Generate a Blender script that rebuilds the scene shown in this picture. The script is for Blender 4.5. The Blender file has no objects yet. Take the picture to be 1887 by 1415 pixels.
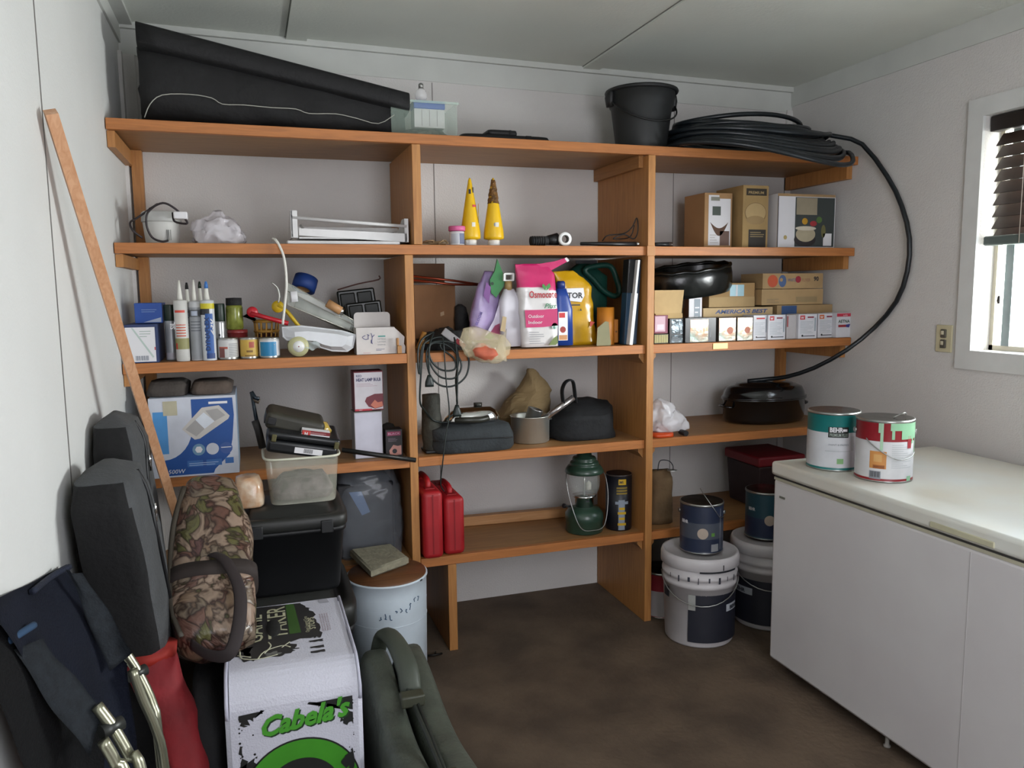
import bpy, bmesh, math, random
from mathutils import Vector, Matrix, Euler, noise
random.seed(7)
SC = bpy.context.scene
COL = SC.collection

# ---------------------------------------------------------------- camera
CX, CY, CZ, YAW, PITCH, ROLL, FPX = -.5574, -2.7538, 1.3461, -.32062, -.11929, -.01104, 1453.4
def cam_axes():
    cy, sy, cp, sp = math.cos(YAW), math.sin(YAW), math.cos(PITCH), math.sin(PITCH)
    f = Vector((-sy*cp, cy*cp, sp)); r = Vector((cy, sy, 0)); u = r.cross(f)
    c, s = math.cos(ROLL), math.sin(ROLL)
    return r*c + u*s, u*c - r*s, f
RR, UU, FF = cam_axes()
cd = bpy.data.cameras.new('camera'); cam = bpy.data.objects.new('camera', cd); COL.objects.link(cam)
cd.sensor_width = 36; cd.lens = FPX/1887*36; cd.clip_start = .02
m = Matrix((RR, UU, -FF)).transposed().to_4x4(); m.translation = (CX, CY, CZ)
cam.matrix_world = m; SC.camera = cam
def _ray(px, py): return FF*FPX + RR*(px-943.5) - UU*(py-707.5)
def at(px, py, Y):                      # measured point of the photo on the vertical plane y=Y -> (x, z)
    d = _ray(px, py); t = (Y-CY)/d.y; return CX+d.x*t, CZ+d.z*t
def onz(px, py, Z=0):
    d = _ray(px, py); t = (Z-CZ)/d.z; return CX+d.x*t, CY+d.y*t
def onx(px, py, X):
    d = _ray(px, py); t = (X-CX)/d.x; return CY+d.y*t, CZ+d.z*t

# ---------------------------------------------------------------- light
w = bpy.data.worlds.new('daylight'); SC.world = w; w.use_nodes = True
bg = w.node_tree.nodes['Background']; bg.inputs[0].default_value = (.80, .90, 1.0, 1); bg.inputs[1].default_value = 5.0
SC.view_settings.view_transform = 'Standard'; SC.view_settings.look = 'None'
SC.view_settings.gamma = 1; SC.view_settings.use_curve_mapping = False
SC.view_settings.exposure = 0.32
def portal(name, loc, rot, sx, sy):
    l = bpy.data.lights.new(name, 'AREA'); l.shape = 'RECTANGLE'; l.size = sx; l.size_y = sy
    l.cycles.is_portal = True
    o = bpy.data.objects.new(name, l); COL.objects.link(o); o.location = loc; o.rotation_euler = rot
    return o
def area(name, loc, rot, sx, sy, power, col):
    l = bpy.data.lights.new(name, 'AREA'); l.shape = 'RECTANGLE'; l.size = sx; l.size_y = sy
    l.energy = power; l.color = col
    o = bpy.data.objects.new(name, l); COL.objects.link(o); o.location = loc; o.rotation_euler = rot
    return o
PI = math.pi
WY0, WY1, WZ0, WZ1 = -1.75, -.599, 1.111, 1.925      # window opening in the right wall
area('window_daylight', (3.4, -1.75, 1.32), (0, PI/2, 0), 1.3, 3.6, 500, (.96, .99, .97))
area('doorway_standin', (.3, -3.40, 1.40), (PI/2, 0, 0), 1.0, 1.7, 30, (.92, .93, 1.0))  # soft lamp added inside the closed front wall, stands in for open doorway

# ---------------------------------------------------------------- materials
def lin(c):
    if isinstance(c, str): c = tuple(int(c[i:i+2], 16) for i in (0, 2, 4))
    return tuple((v/255/12.92 if v/255 <= .04045 else ((v/255+.055)/1.055)**2.4) for v in c[:3]) + (1,)
MC = {}
def mat(col, rough=.6, metal=0, noise_amt=.06, scale=12, bump=0, bscale=60, col2=None, name=None, coat=0, spec=None):
    key = (col, rough, metal, noise_amt, scale, bump, bscale, col2, coat, spec)
    if key in MC: return MC[key]
    m = bpy.data.materials.new(name or 'surface'); m.use_nodes = True; MC[key] = m
    nt = m.node_tree; P = nt.nodes['Principled BSDF']; L = nt.links.new
    P.inputs['Roughness'].default_value = rough; P.inputs['Metallic'].default_value = metal
    if coat: P.inputs['Coat Weight'].default_value = coat; P.inputs['Coat Roughness'].default_value = .15
    if spec is not None: P.inputs['Specular IOR Level'].default_value = spec
    tc = nt.nodes.new('ShaderNodeTexCoord'); a = lin(col)
    b = lin(col2) if col2 else tuple(v*(1-noise_amt*2.2) for v in a[:3]) + (1,)
    n = nt.nodes.new('ShaderNodeTexNoise'); n.inputs['Scale'].default_value = scale; n.inputs['Detail'].default_value = 4
    L(tc.outputs['Object'], n.inputs['Vector'])
    r = nt.nodes.new('ShaderNodeValToRGB'); r.color_ramp.elements[0].position = .38; r.color_ramp.elements[1].position = .66
    r.color_ramp.elements[0].color = a; r.color_ramp.elements[1].color = b
    L(n.outputs['Fac'], r.inputs['Fac']); L(r.outputs['Color'], P.inputs['Base Color'])
    if bump:
        n2 = nt.nodes.new('ShaderNodeTexNoise'); n2.inputs['Scale'].default_value = bscale; n2.inputs['Detail'].default_value = 3
        L(tc.outputs['Object'], n2.inputs['Vector'])
        bp = nt.nodes.new('ShaderNodeBump'); bp.inputs['Strength'].default_value = bump; bp.inputs['Distance'].default_value = .01
        L(n2.outputs['Fac'], bp.inputs['Height']); L(bp.outputs['Normal'], P.inputs['Normal'])
    return m
def wood(c1, c2, axis='X', scale=9, rough=.5):
    key = ('wood', c1, c2, axis, scale)
    if key in MC: return MC[key]
    m = bpy.data.materials.new('wood'); m.use_nodes = True; MC[key] = m
    nt = m.node_tree; P = nt.nodes['Principled BSDF']; L = nt.links.new
    P.inputs['Roughness'].default_value = rough
    tc = nt.nodes.new('ShaderNodeTexCoord'); mp = nt.nodes.new('ShaderNodeMapping')
    s = {'X': (.6, 9, 9), 'Y': (9, .6, 9), 'Z': (9, 9, .6)}[axis]; mp.inputs['Scale'].default_value = s
    L(tc.outputs['Object'], mp.inputs['Vector'])
    n = nt.nodes.new('ShaderNodeTexNoise'); n.inputs['Scale'].default_value = scale; n.inputs['Detail'].default_value = 6; n.inputs['Distortion'].default_value = 1.2
    L(mp.outputs['Vector'], n.inputs['Vector'])
    r = nt.nodes.new('ShaderNodeValToRGB'); r.color_ramp.elements[0].position = .32; r.color_ramp.elements[1].position = .68
    r.color_ramp.elements[0].color = lin(c1); r.color_ramp.elements[1].color = lin(c2)
    L(n.outputs['Fac'], r.inputs['Fac']); L(r.outputs['Color'], P.inputs['Base Color'])
    bp = nt.nodes.new('ShaderNodeBump'); bp.inputs['Strength'].default_value = .15; bp.inputs['Distance'].default_value = .004
    L(n.outputs['Fac'], bp.inputs['Height']); L(bp.outputs['Normal'], P.inputs['Normal'])
    return m
def glass(col='ffffff', alpha=.25, rough=.08, name='clear plastic'):
    key = ('glass', col, alpha, rough)
    if key in MC: return MC[key]
    m = bpy.data.materials.new(name); m.use_nodes = True; MC[key] = m
    nt = m.node_tree; P = nt.nodes['Principled BSDF']
    P.inputs['Base Color'].default_value = lin(col); P.inputs['Roughness'].default_value = rough
    P.inputs['Alpha'].default_value = alpha
    return m

# ---------------------------------------------------------------- mesh builder
def ramp_axis(a, b):                       # matrix that takes +Z onto b-a, origin at a
    a = Vector(a); d = Vector(b)-a
    q = d.to_track_quat('Z', 'Y'); M = q.to_matrix().to_4x4(); M.translation = a; return M
class B:
    def __init__(s, name, mt=None):
        s.name = name; s.bm = bmesh.new(); s.mats = []; s.M = Matrix(); s.cur = 0
        if mt: s.use(mt)
    def use(s, mt):
        if mt not in s.mats: s.mats.append(mt)
        s.cur = s.mats.index(mt); return s
    def add(s, vs, fs, smooth=False):
        v = [s.bm.verts.new(s.M @ Vector(p)) for p in vs]; out = []
        for f in fs:
            try: g = s.bm.faces.new([v[i] for i in f])
            except ValueError: continue
            g.material_index = s.cur; g.smooth = smooth; out.append(g)
        return v, out
    def box(s, x0, x1, y0, y1, z0, z1, bev=0, seg=2, mt=None, M=None, taper=None):
        if mt: s.use(mt)
        P = [(x, y, z) for z in (z0, z1) for y in (y0, y1) for x in (x0, x1)]
        if taper:                           # shrink the bottom rectangle by taper on each side
            cx, cy = (x0+x1)/2, (y0+y1)/2
            P = [((cx+(p[0]-cx)*taper if p[2] == z0 else p[0]), (cy+(p[1]-cy)*taper if p[2] == z0 else p[1]), p[2]) for p in P]
        if M: P = [M @ Vector(p) for p in P]
        v, f = s.add(P, [(0, 2, 3, 1), (4, 5, 7, 6), (0, 1, 5, 4), (1, 3, 7, 5), (3, 2, 6, 7), (2, 0, 4, 6)])
        if bev:
            es = list({e for g in f for e in g.edges}); r = bmesh.ops.bevel(s.bm, geom=es, offset=bev, segments=seg, affect='EDGES', profile=.5)
            for g in r['faces']: g.material_index = s.cur; g.smooth = True
        return s
    def lathe(s, prof, c=(0, 0, 0), n=28, mt=None, M=None, closed=False, smooth=True, sy=1):
        if mt: s.use(mt)
        vs = []; fs = []; k = len(prof)
        for i in range(n):
            a = 2*PI*i/n
            for r, z in prof: vs.append((c[0]+r*math.cos(a), c[1]+r*math.sin(a)*sy, c[2]+z))
        for i in range(n):
            j = (i+1) % n
            for q in range(k-1): fs.append((i*k+q, j*k+q, j*k+q+1, i*k+q+1))
        if not closed:
            if prof[0][0] > 1e-5: fs.append(tuple(i*k for i in range(n))[::-1])
            if prof[-1][0] > 1e-5: fs.append(tuple(i*k+k-1 for i in range(n)))
        if M: vs = [M @ Vector(p) for p in vs]
        s.add(vs, fs, smooth)
        for f in s.bm.faces:
            if len(f.verts) > 8: f.smooth = False
        return s
    def cyl(s, a, b, r, r2=None, n=16, mt=None):
        L = (Vector(b)-Vector(a)).length
        return s.lathe([(r, 0), (r2 if r2 is not None else r, L)], n=n, mt=mt, M=ramp_axis(a, b))
    def tube(s, pts, r, n=8, mt=None, closed=False, flat=1, sub=0):
        if mt: s.use(mt)
        pts = [Vector(p) for p in pts]; n0 = len(pts)
        if sub: pts = spline(pts, sub, closed)
        k = len(pts); vs = []; fs = []; prev = None
        for i, p in enumerate(pts):
            if closed: t = pts[(i+1) % k]-pts[i-1]
            else: t = pts[min(i+1, k-1)]-pts[max(i-1, 0)]
            if t.length < 1e-9: t = Vector((0, 0, 1))
            t.normalize()
            if prev is None:
                u = t.cross(Vector((0, 0, 1)));
                if u.length < .1: u = t.cross(Vector((0, 1, 0)))
            else: u = prev - t*prev.dot(t)
            if u.length < 1e-6: u = t.orthogonal()
            u.normalize(); prev = u; w_ = t.cross(u)
            if isinstance(r, (list, tuple)):
                g = i/(k-1)*(len(r)-1); a0 = int(min(g, len(r)-1.001)); rr = r[a0]+(r[a0+1]-r[a0])*(g-a0)
            else: rr = r
            for j in range(n):
                a = 2*PI*j/n; vs.append(p+u*rr*math.cos(a)+w_*rr*flat*math.sin(a))
        for i in range(k if closed else k-1):
            i2 = (i+1) % k
            for j in range(n): fs.append((i*n+j, i*n+(j+1) % n, i2*n+(j+1) % n, i2*n+j))
        if not closed: fs.append(tuple(range(n))[::-1]); fs.append(tuple((k-1)*n+j for j in range(n)))
        s.add(vs, fs, True); return s
    def prism(s, poly, y0, y1, mt=None, M=None, smooth=False, bev=0):
        """poly in (x,z), extruded along y."""
        if mt: s.use(mt)
        k = len(poly); vs = [(x, y0, z) for x, z in poly]+[(x, y1, z) for x, z in poly]
        fs = [tuple(range(k)), tuple(range(2*k-1, k-1, -1))]+[(i, i+k, (i+1) % k+k, (i+1) % k) for i in range(k)]
        if M: vs = [M @ Vector(p) for p in vs]
        v, f = s.add(vs, fs, smooth)
        if bev:
            es = list({e for g in f[:2] for e in g.edges}); r = bmesh.ops.bevel(s.bm, geom=es, offset=bev, segments=2, affect='EDGES')
            for g in r['faces']: g.material_index = s.cur; g.smooth = True
        return s
    def loft(s, secs, n=28, e=2.0, mt=None, M=None, nz=0, ns=8, seed=0, sub=0, cap=True):
        """secs: (cx,cy,cz,rx,ry[,exp]) horizontal super-ellipse sections bottom to top."""
        if mt: s.use(mt)
        if sub:
            q = []
            for i in range(len(secs)-1):
                for t in range(sub):
                    f = t/sub; f = f
                    a, b = secs[i], secs[i+1]
                    q.append(tuple(a[j]+(b[j]-a[j])*f for j in range(min(len(a), len(b)))))
            q.append(secs[-1]); secs = q
        vs = []; fs = []
        for S in secs:
            ee = S[5] if len(S) > 5 else e
            for i in range(n):
                a = 2*PI*i/n; c, d = math.cos(a), math.sin(a)
                p = Vector((S[0]+S[3]*math.copysign(abs(c)**(2/ee), c), S[1]+S[4]*math.copysign(abs(d)**(2/ee), d), S[2]))
                if nz:
                    p += noise.noise_vector(p*ns+Vector((seed, seed*1.7, 3)))*nz + noise.noise_vector(p*ns*2.7+Vector((seed, 5, seed)))*nz*.4
                if nz and M is None: p.z = max(p.z, secs[0][2])
                vs.append(p)
        k = len(secs)
        for q in range(k-1):
            for i in range(n): fs.append((q*n+i, q*n+(i+1) % n, (q+1)*n+(i+1) % n, (q+1)*n+i))
        if cap: fs.append(tuple(range(n))[::-1]); fs.append(tuple((k-1)*n+i for i in range(n)))
        if M: vs = [M @ Vector(p) for p in vs]
        v, f = s.add(vs, fs, True)
        return s
    def sheet(s, fn, nu=12, nv=12, th=0, mt=None, M=None, smooth=True):
        if mt: s.use(mt)
        vs = [fn(i/nu, j/nv) for j in range(nv+1) for i in range(nu+1)]
        if M: vs = [M @ Vector(p) for p in vs]
        fs = [(j*(nu+1)+i, j*(nu+1)+i+1, (j+1)*(nu+1)+i+1, (j+1)*(nu+1)+i) for j in range(nv) for i in range(nu)]
        v, f = s.add(vs, fs, smooth)
        if th: bmesh.ops.solidify(s.bm, geom=f, thickness=th)
        return s
    def rect(s, x0, x1, z0, z1, y=0, mt=None, M=None):     # flat print facing -y
        if mt: s.use(mt)
        P = [(x0, y, z0), (x1, y, z0), (x1, y, z1), (x0, y, z1)]
        if M: P = [M @ Vector(p) for p in P]
        s.add(P, [(0, 1, 2, 3)]); return s
    def poly(s, pts, y=0, mt=None, M=None):
        if mt: s.use(mt)
        P = [Vector((p[0], y, p[1])) for p in pts]
        if M: P = [M @ p for p in P]
        s.add(P, [tuple(range(len(P)))]); return s
    def disc(s, cx, cz, r, y=0, mt=None, M=None, n=24, rz=None):
        return s.poly([(cx+r*math.cos(2*PI*i/n), cz+(rz or r)*math.sin(2*PI*i/n)) for i in range(n)], y, mt, M)
    def text(s, t, x, z, size, mt=None, y=0, M=None, align='LEFT', shear=0, bold=0, wrap=None, sx=1, rot=0, fit=None):
        """flat lettering facing -y; wrap=(R) bends it round a can of radius R whose front is at y=-R."""
        if mt: s.use(mt)
        cu = bpy.data.curves.new('t', 'FONT'); cu.body = t; cu.size = 1; cu.align_x = align; cu.shear = shear; cu.offset = bold; cu.resolution_u = 2
        o = bpy.data.objects.new('t', cu); COL.objects.link(o)
        dg = bpy.context.evaluated_depsgraph_get(); me = bpy.data.meshes.new_from_object(o.evaluated_get(dg))
        vv = [v.co.copy() for v in me.vertices]; ff = [tuple(p.vertices) for p in me.polygons]
        bpy.data.objects.remove(o); bpy.data.curves.remove(cu); bpy.data.meshes.remove(me)
        if not vv: return s
        if fit: 
            wd = max(v.x for v in vv)-min(v.x for v in vv); sx = fit/(wd*size)
        c, d = math.cos(rot), math.sin(rot); P = []
        for v in vv:
            a, b = v.x*size*sx, v.y*size
            X, Z = x+a*c-b*d, z+a*d+b*c
            if wrap:
                th = X/wrap; P.append(Vector((wrap*math.sin(th), -(wrap+abs(y))*math.cos(th)+wrap*0, Z)))
                P[-1].x = (wrap+abs(y))*math.sin(th)
            else: P.append(Vector((X, y, Z)))
        if M: P = [M @ p for p in P]
        s.add(P, ff); return s
    def wrapband(s, R, a0, a1, z0, z1, mt=None, n=16, c=(0, 0), z0b=None, z1b=None):   # curved label; angle 0 faces -y
        if mt: s.use(mt)
        vs = []
        for i in range(n+1):
            a = a0+(a1-a0)*i/n
            vs += [(c[0]+R*math.sin(a), c[1]-R*math.cos(a), z0), (c[0]+R*math.sin(a), c[1]-R*math.cos(a), z1)]
        s.add(vs, [(2*i, 2*i+2, 2*i+3, 2*i+1) for i in range(n)], True); return s
    def done(s, parent=None, label=None, kind=None, fix=True, weld=False):
        if weld: bmesh.ops.remove_doubles(s.bm, verts=s.bm.verts, dist=1e-5)
        if fix: bmesh.ops.recalc_face_normals(s.bm, faces=s.bm.faces)
        me = bpy.data.meshes.new(s.name); s.bm.to_mesh(me); s.bm.free()
        for mt in s.mats: me.materials.append(mt)
        o = bpy.data.objects.new(s.name, me); COL.objects.link(o)
        if parent: o.parent = parent
        if label: o['label'] = label
        if kind: o['kind'] = kind
        return o
def spline(pts, sub, closed=False):
    k = len(pts); out = []
    for i in range(k if closed else k-1):
        g = lambda j: pts[j % k] if closed else pts[max(0, min(k-1, j))]
        p0, p1, p2, p3 = g(i-1), g(i), g(i+1), g(i+2)
        for t in range(sub):
            t /= sub
            out.append(.5*((2*p1)+(-p0+p2)*t+(2*p0-5*p1+4*p2-p3)*t*t+(-p0+3*p1-3*p2+p3)*t**3))
    if not closed: out.append(pts[-1])
    return out
def thing(name, label, cat, loc=(0, 0, 0), rz=0, group=None, rot=None, sc=None):
    o = bpy.data.objects.new(name, None); COL.objects.link(o); o.location = loc
    o.rotation_euler = rot if rot else (0, 0, rz)
    if sc: o.scale = sc
    o.empty_display_size = .05
    o['label'] = label; o['category'] = cat
    if group: o['group'] = group
    return o
def tag(o, label, cat, group=None, loc=None, rz=None):
    o['label'] = label; o['category'] = cat
    if group: o['group'] = group
    if loc: o.location = loc
    if rz is not None: o.rotation_euler = (0, 0, rz)
    return o

# ---------------------------------------------------------------- room
XL, XR, YB, YF = -.947, 1.898, .45, -3.45
ZL, ZR = 2.298, 2.262                      # the ceiling falls a little to the right
def zc(x): return ZL+(ZR-ZL)*(x-XL)/(XR-XL)
paint = mat('d6d3d0', .75, noise_amt=.02, scale=3, bump=.25, bscale=160, spec=.3)
paintL = mat('dbdcda', .6, noise_amt=.02, scale=3, bump=.15, bscale=120)
ceilm = mat('dfe3da', .8, noise_amt=.03, scale=2, bump=.1, bscale=90)
trimm = mat('cdcfca', .6, noise_amt=.03, scale=6)
seam = mat('6d6a66', .8)
floorm = mat('685848', .8, noise_amt=.0, scale=4.5, bump=.35, bscale=45, col2='4f4236')
T = .12
def st(name, *bx, mt=paint, bev=0):
    b = B(name, mt)
    for q in bx: b.box(*q, bev=bev)
    o = b.done(kind='structure'); return o
st('floor', (XL-T, XR+T, YF-.9, YB+T, -.08, 0), mt=floorm)
b = B('ceiling', ceilm)
b.add([(XL-T, YF-T, zc(XL-T)), (XR+T, YF-T, zc(XR+T)), (XR+T, YB+T, zc(XR+T)), (XL-T, YB+T, zc(XL-T)),
       (XL-T, YF-T, 2.45), (XR+T, YF-T, 2.45), (XR+T, YB+T, 2.45), (XL-T, YB+T, 2.45)],
      [(0, 1, 2, 3), (7, 6, 5, 4), (0, 4, 5, 1), (1, 5, 6, 2), (2, 6, 7, 3), (3, 7, 4, 0)])
b.done(kind='structure')
b = B('wall_back', paint); b.box(XL-T, XR+T, YB, YB+T, -.08, 2.45)
b.use(mat('a09c98', .8))
for x in (at(801, 380, YB)[0], at(1240, 400, YB)[0]): b.box(x-.0013, x+.0013, YB-.0012, YB, 0, 2.17, mt=seam)
b.done(kind='structure')
st('wall_left', (XL-T, XL, YF, YB, -.08, 2.45), mt=paintL)
b = B('trim_1', seam); b.box(XL, XL+.0015, -.826, -.822, 0, 2.26); b.done(kind='structure')
st('wall_right', (XR, XR+T, YF, WY0, -.08, 2.45), (XR, XR+T, WY1, YB, -.08, 2.45), (XR, XR+T, WY0, WY1, -.08, WZ0), (XR, XR+T, WY0, WY1, WZ1, 2.45))
st('wall_front', (XL-T, XR+T, YF-T, YF, -.08, 2.45))
# mouldings: crown against the ceiling and the flat board under it
def slope_strip(name, y0, y1, zt, zb, x0=XL, x1=XR, mt=trimm):
    b = B(name, mt)
    b.add([(x0, y0, zc(x0)-zb), (x1, y0, zc(x1)-zb), (x1, y1, zc(x1)-zb), (x0, y1, zc(x0)-zb),
           (x0, y0, zc(x0)-zt), (x1, y0, zc(x1)-zt), (x1, y1, zc(x1)-zt), (x0, y1, zc(x0)-zt)],
          [(0, 1, 2, 3), (7, 6, 5, 4), (0, 4, 5, 1), (1, 5, 6, 2), (2, 6, 7, 3), (3, 7, 4, 0)])
    return b.done(kind='structure')
slope_strip('trim_2', YB-.022, YB, 0, .022)
slope_strip('trim_3', YB-.004, YB, .022, .11)
slope_strip('trim_4', YF, YB, 0, .07, XL, XL+.008)
slope_strip('trim_5', YF, YB, 0, .085, XR-.006, XR)
b = B('trim_6', trimm); b.box(XL, XL+.05, YF, YB, zc(XL)-.012, zc(XL)); b.done(kind='structure')
for i, x in enumerate((-.375, .83)):
    b = B('trim_%d' % (7+i), ceilm)
    b.box(x, x+.075, YF, YB-.022, zc(x)-.009, zc(x)+.004)
    b.use(mat('8b8d88', .8)).box(x-.004, x, YF, YB-.022, zc(x)-.002, zc(x)+.004)
    b.done(kind='structure')
b = B('trim_9', paint); b.box(XL, XL+.012, YB-.05, YB, 0, 2.19); b.box(XL, XL+.05, YB-.012, YB, 0, 2.19); b.done(kind='structure')
b = B('trim_10', paint); b.box(XR-.03, XR, YB-.012, YB, 0, 2.16); b.done(kind='structure')

# ---------------------------------------------------------------- window on the right wall
wht = mat('d9dad8', .5, noise_amt=.03)
cw = .062
b = B('window_1', wht)
b.box(XR-.012, XR, WY0-cw, WY1+cw, WZ0-cw-.006, WZ0); b.box(XR-.012, XR, WY0-cw, WY1+cw, WZ1, WZ1+cw)
b.box(XR-.012, XR, WY0-cw, WY0, WZ0, WZ1); b.box(XR-.012, XR, WY1, WY1+cw, WZ0, WZ1)
b.use(mat('c9c2b0', .6))
xf = XR+.075
b.box(xf, xf+.03, WY0, WY1, WZ0, WZ0+.018); b.box(xf, xf+.03, WY0, WY1, WZ1-.02, WZ1)
b.box(xf, xf+.03, WY1-.015, WY1, WZ0, WZ1); b.box(xf, xf+.03, WY0, WY0+.02, WZ0, WZ1)
alum = mat('8d9a9c', .4, .6)
ym, zz = onx(1850, 560, xf)
b.box(xf-.005, xf+.025, ym-.032, ym, WZ0+.018, WZ1-.02, mt=alum)
win = b.done(kind='structure')
frost = bpy.data.materials.new('obscured glass'); frost.use_nodes = True
nt = frost.node_tree; nt.nodes.clear(); L = nt.links.new
out = nt.nodes.new('ShaderNodeOutputMaterial'); tr = nt.nodes.new('ShaderNodeBsdfTransparent'); tl = nt.nodes.new('ShaderNodeBsdfTranslucent'); mx = nt.nodes.new('ShaderNodeMixShader')
vn = nt.nodes.new('ShaderNodeTexNoise'); vn.inputs['Scale'].default_value = 18; vn.inputs['Distortion'].default_value = 4
rp = nt.nodes.new('ShaderNodeValToRGB'); rp.color_ramp.elements[0].position = .46; rp.color_ramp.elements[1].position = .56
rp.color_ramp.elements[0].color = (.55, .55, .55, 1); rp.color_ramp.elements[1].color = (.8, .8, .8, 1)
tcn = nt.nodes.new('ShaderNodeTexCoord'); L(tcn.outputs['Object'], vn.inputs['Vector']); L(vn.outputs['Fac'], rp.inputs['Fac'])
tl.inputs['Color'].default_value = (.93, .90, .82, 1); L(rp.outputs['Color'], mx.inputs[0]); L(tr.outputs[0], mx.inputs[1]); L(tl.outputs[0], mx.inputs[2]); L(mx.outputs[0], out.inputs[0])
b = B('window_pane', frost); b.box(xf+.010, xf+.014, ym, WY1-.015, WZ0+.018, WZ1-.02); b.done(win)
b = B('window_pane', glass('eef6ff', .06, .03)); b.box(xf+.010, xf+.014, WY0+.02, ym-.032, WZ0+.018, WZ1-.02); b.done(win)

# blind: headrail, slats, bottom rail, cords
bl = thing('window_blind', 'brown horizontal slat blind half drawn over the window', 'blind', (XR+.035, 0, 0))
brn = mat('3a2a22', .45, noise_amt=.1); brn2 = mat('241c18', .5)
y1b = WY1-.03
b = B('headrail', brn2); b.box(-.02, .02, WY0+.01, y1b+.024, WZ1-.055, WZ1-.004, bev=.003); b.done(bl)
zb = onx(1815, 452, XR+.035)[1]
ns = 9; ztop = WZ1-.085
for i in range(ns):
    z = ztop-(ztop-zb-.035)*i/(ns-1)
    b = B('slat', brn); c = .6
    b.box(-.026, .026, WY0+.02, y1b, -.0015, .0015, M=Matrix.Translation((0, 0, z)) @ Matrix.Rotation(-.95, 4, 'Y')); b.done(bl)
b = B('bottom_rail', mat('5d6a66', .5)); b.box(-.028, .022, WY0+.02, y1b+.02, zb-.003, zb+.03, bev=.006); b.done(bl)
for y in (y1b-.12, y1b-.55):
    b = B('ladder_cord', mat('c9beb0', .8)); b.cyl((-.030, y, zb), (-.030, y, WZ1-.03), .0012); b.done(bl)
b = B('lift_cord', mat('c9beb0', .8)); b.cyl((-.02, y1b-.05, WZ0+.19), (-.02, y1b-.05, zb), .0008); b.lathe([(.004, 0), (.006, .012), (.004, .028)], c=(-.02, y1b-.05, WZ0+.167), n=10, mt=brn2); b.done(bl)

# switch plate
y0, z0 = onx(1755, 650, XR); y1, z1 = onx(1728, 598, XR)
sw = thing('light_switch', 'ivory double toggle switch plate on the right wall left of the window', 'light switch', (XR, (y0+y1)/2, (z0+z1)/2))
b = B('switch_plate', mat('cfc6a4', .45)); hw = (y1-y0)/2; hz = (z1-z0)/2
b.box(-.007, 0, -hw, hw, -hz, hz, bev=.003); b.done(sw)
for s_ in (-1, 1):
    b = B('toggle', mat('5b564c', .5)); b.box(-.013, -.006, -.013, .011, s_*hz*.38-.016, s_*hz*.38+.016, bev=.003)
    b.box(-.017, -.012, -.005, .004, s_*hz*.38-.004, s_*hz*.38+.010, mt=mat('d8d0b4', .4)); b.done(sw)

# ---------------------------------------------------------------- built-in shelving
WF = wood('b8743c', 'a26534', 'X'); WP = wood('b98248', 'a36d3a', 'Z'); WB = wood('a87640', '946436', 'Y')
su = thing('shelving_unit', 'brown plywood shelving unit built across the whole back wall', 'shelves')
S1, S2, S3, S4, S5 = 1.882, 1.505, 1.125, .748, .37
th = .028; E = .003; yb = YB-.004
def shelf(x0, x1, z, dz=0):
    b = B('shelf', WF); b.box(x0, x1, .0, .022, z-th-.006, z, bev=.0015); b.use(wood('a07548', '8a633c', 'X')).box(x0, x1, .022, yb, z-th, z); return b.done(su)
P1U = (.003, .033); P1L = (-.032, -.002); P2 = (.908, .938)
XLs, XRs = XL+E+.012, XR-E
for z in (S1, S2): shelf(XLs-.012, XRs-(.0), z)
for z in (S3, S4, S5):
    shelf(XLs-.012, P1L[0]-.001, z); shelf(P1L[1]+.001, P2[0]-.001, z)
    shelf(P2[1]+.001, XRs, z)
b = B('divider', WP); b.box(*P1U, .001, yb, S2+.001, S1-th-.007, bev=.0015); b.done(su)
b = B('divider', WP); b.box(*P1L, .001, yb, S5-.04, S2-th-.007, bev=.0015); b.done(su)
b = B('divider', WP); b.box(*P2, -.012, yb, .001, S2-th-.008, bev=.0015); b.done(su)
b = B('divider', WP); b.box(*P2, -.012, yb, S2+.001, S1-th-.008, bev=.0015); b.done(su)
b = B('divider', WP); b.box(.906, .940, -.012, .0, S2-th-.008, S2+.001); b.done(su)
b = B('divider', WP); b.box(.100, .132, .001, yb, .001, S5-th-.007, bev=.0015); b.done(su)
for z in (S1, S2, S3):
    b = B('bracket', WP); k = .05 if z == S1 else .04
    b.prism([(0, 0), (0.022, 0), (.022, -k), (0, -k)], .02, yb, M=Matrix.Translation((XL+.002, 0, z-th-.007))); b.done(su)
    b = B('bracket', WP); b.box(XR-.03, XR-.002, .035, yb, z-th-.06, z-th-.001); b.done(su)
for z in (S3, S4, S5):
    for x0, x1 in ((P2[0]-.022, P2[0]-.001), (P2[1]+.001, P2[1]+.022)):
        b = B('cleat', WB); b.prism([(x0, 0), (x1, 0), (x1, -.045) if x0 < P2[0] else (x1, -.02), (x0, -.02) if x0 < P2[0] else (x0, -.045)], .012, yb, M=Matrix.Translation((0, 0, z-th-.001))); b.done(su)
b = B('cleat', WB); b.box(P2[0]-.02, P2[0]-.001, .03, yb, S1-th-.05, S1-th-.001); b.done(su)
b = B('back_post', WP); b.box(XL+.02, XL+.055, yb-.04, yb-.001, S2+.001, S1-th-.001); b.done(su)
b = B('back_post', WP); b.box(XL+.02, XL+.055, yb-.04, yb-.001, S3+.001, S2-th-.001); b.done(su)
b = B('back_post', WP); b.box(XL+.02, XL+.055, yb-.04, yb-.001, S4+.001, S3-th-.001); b.done(su)
b = B('back_post', WP); b.box(XR-.055, XR-.02, yb-.04, yb-.001, S4+.001, S3-th-.001); b.done(su)
x_, z_ = at(1327, 634, 0)
b = B('mending_plate', mat('c9b27a', .4, .5)); b.box(x_-.034, x_+.034, -.003, .0, S3-.026, S3-.004); b.done(su)

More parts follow.
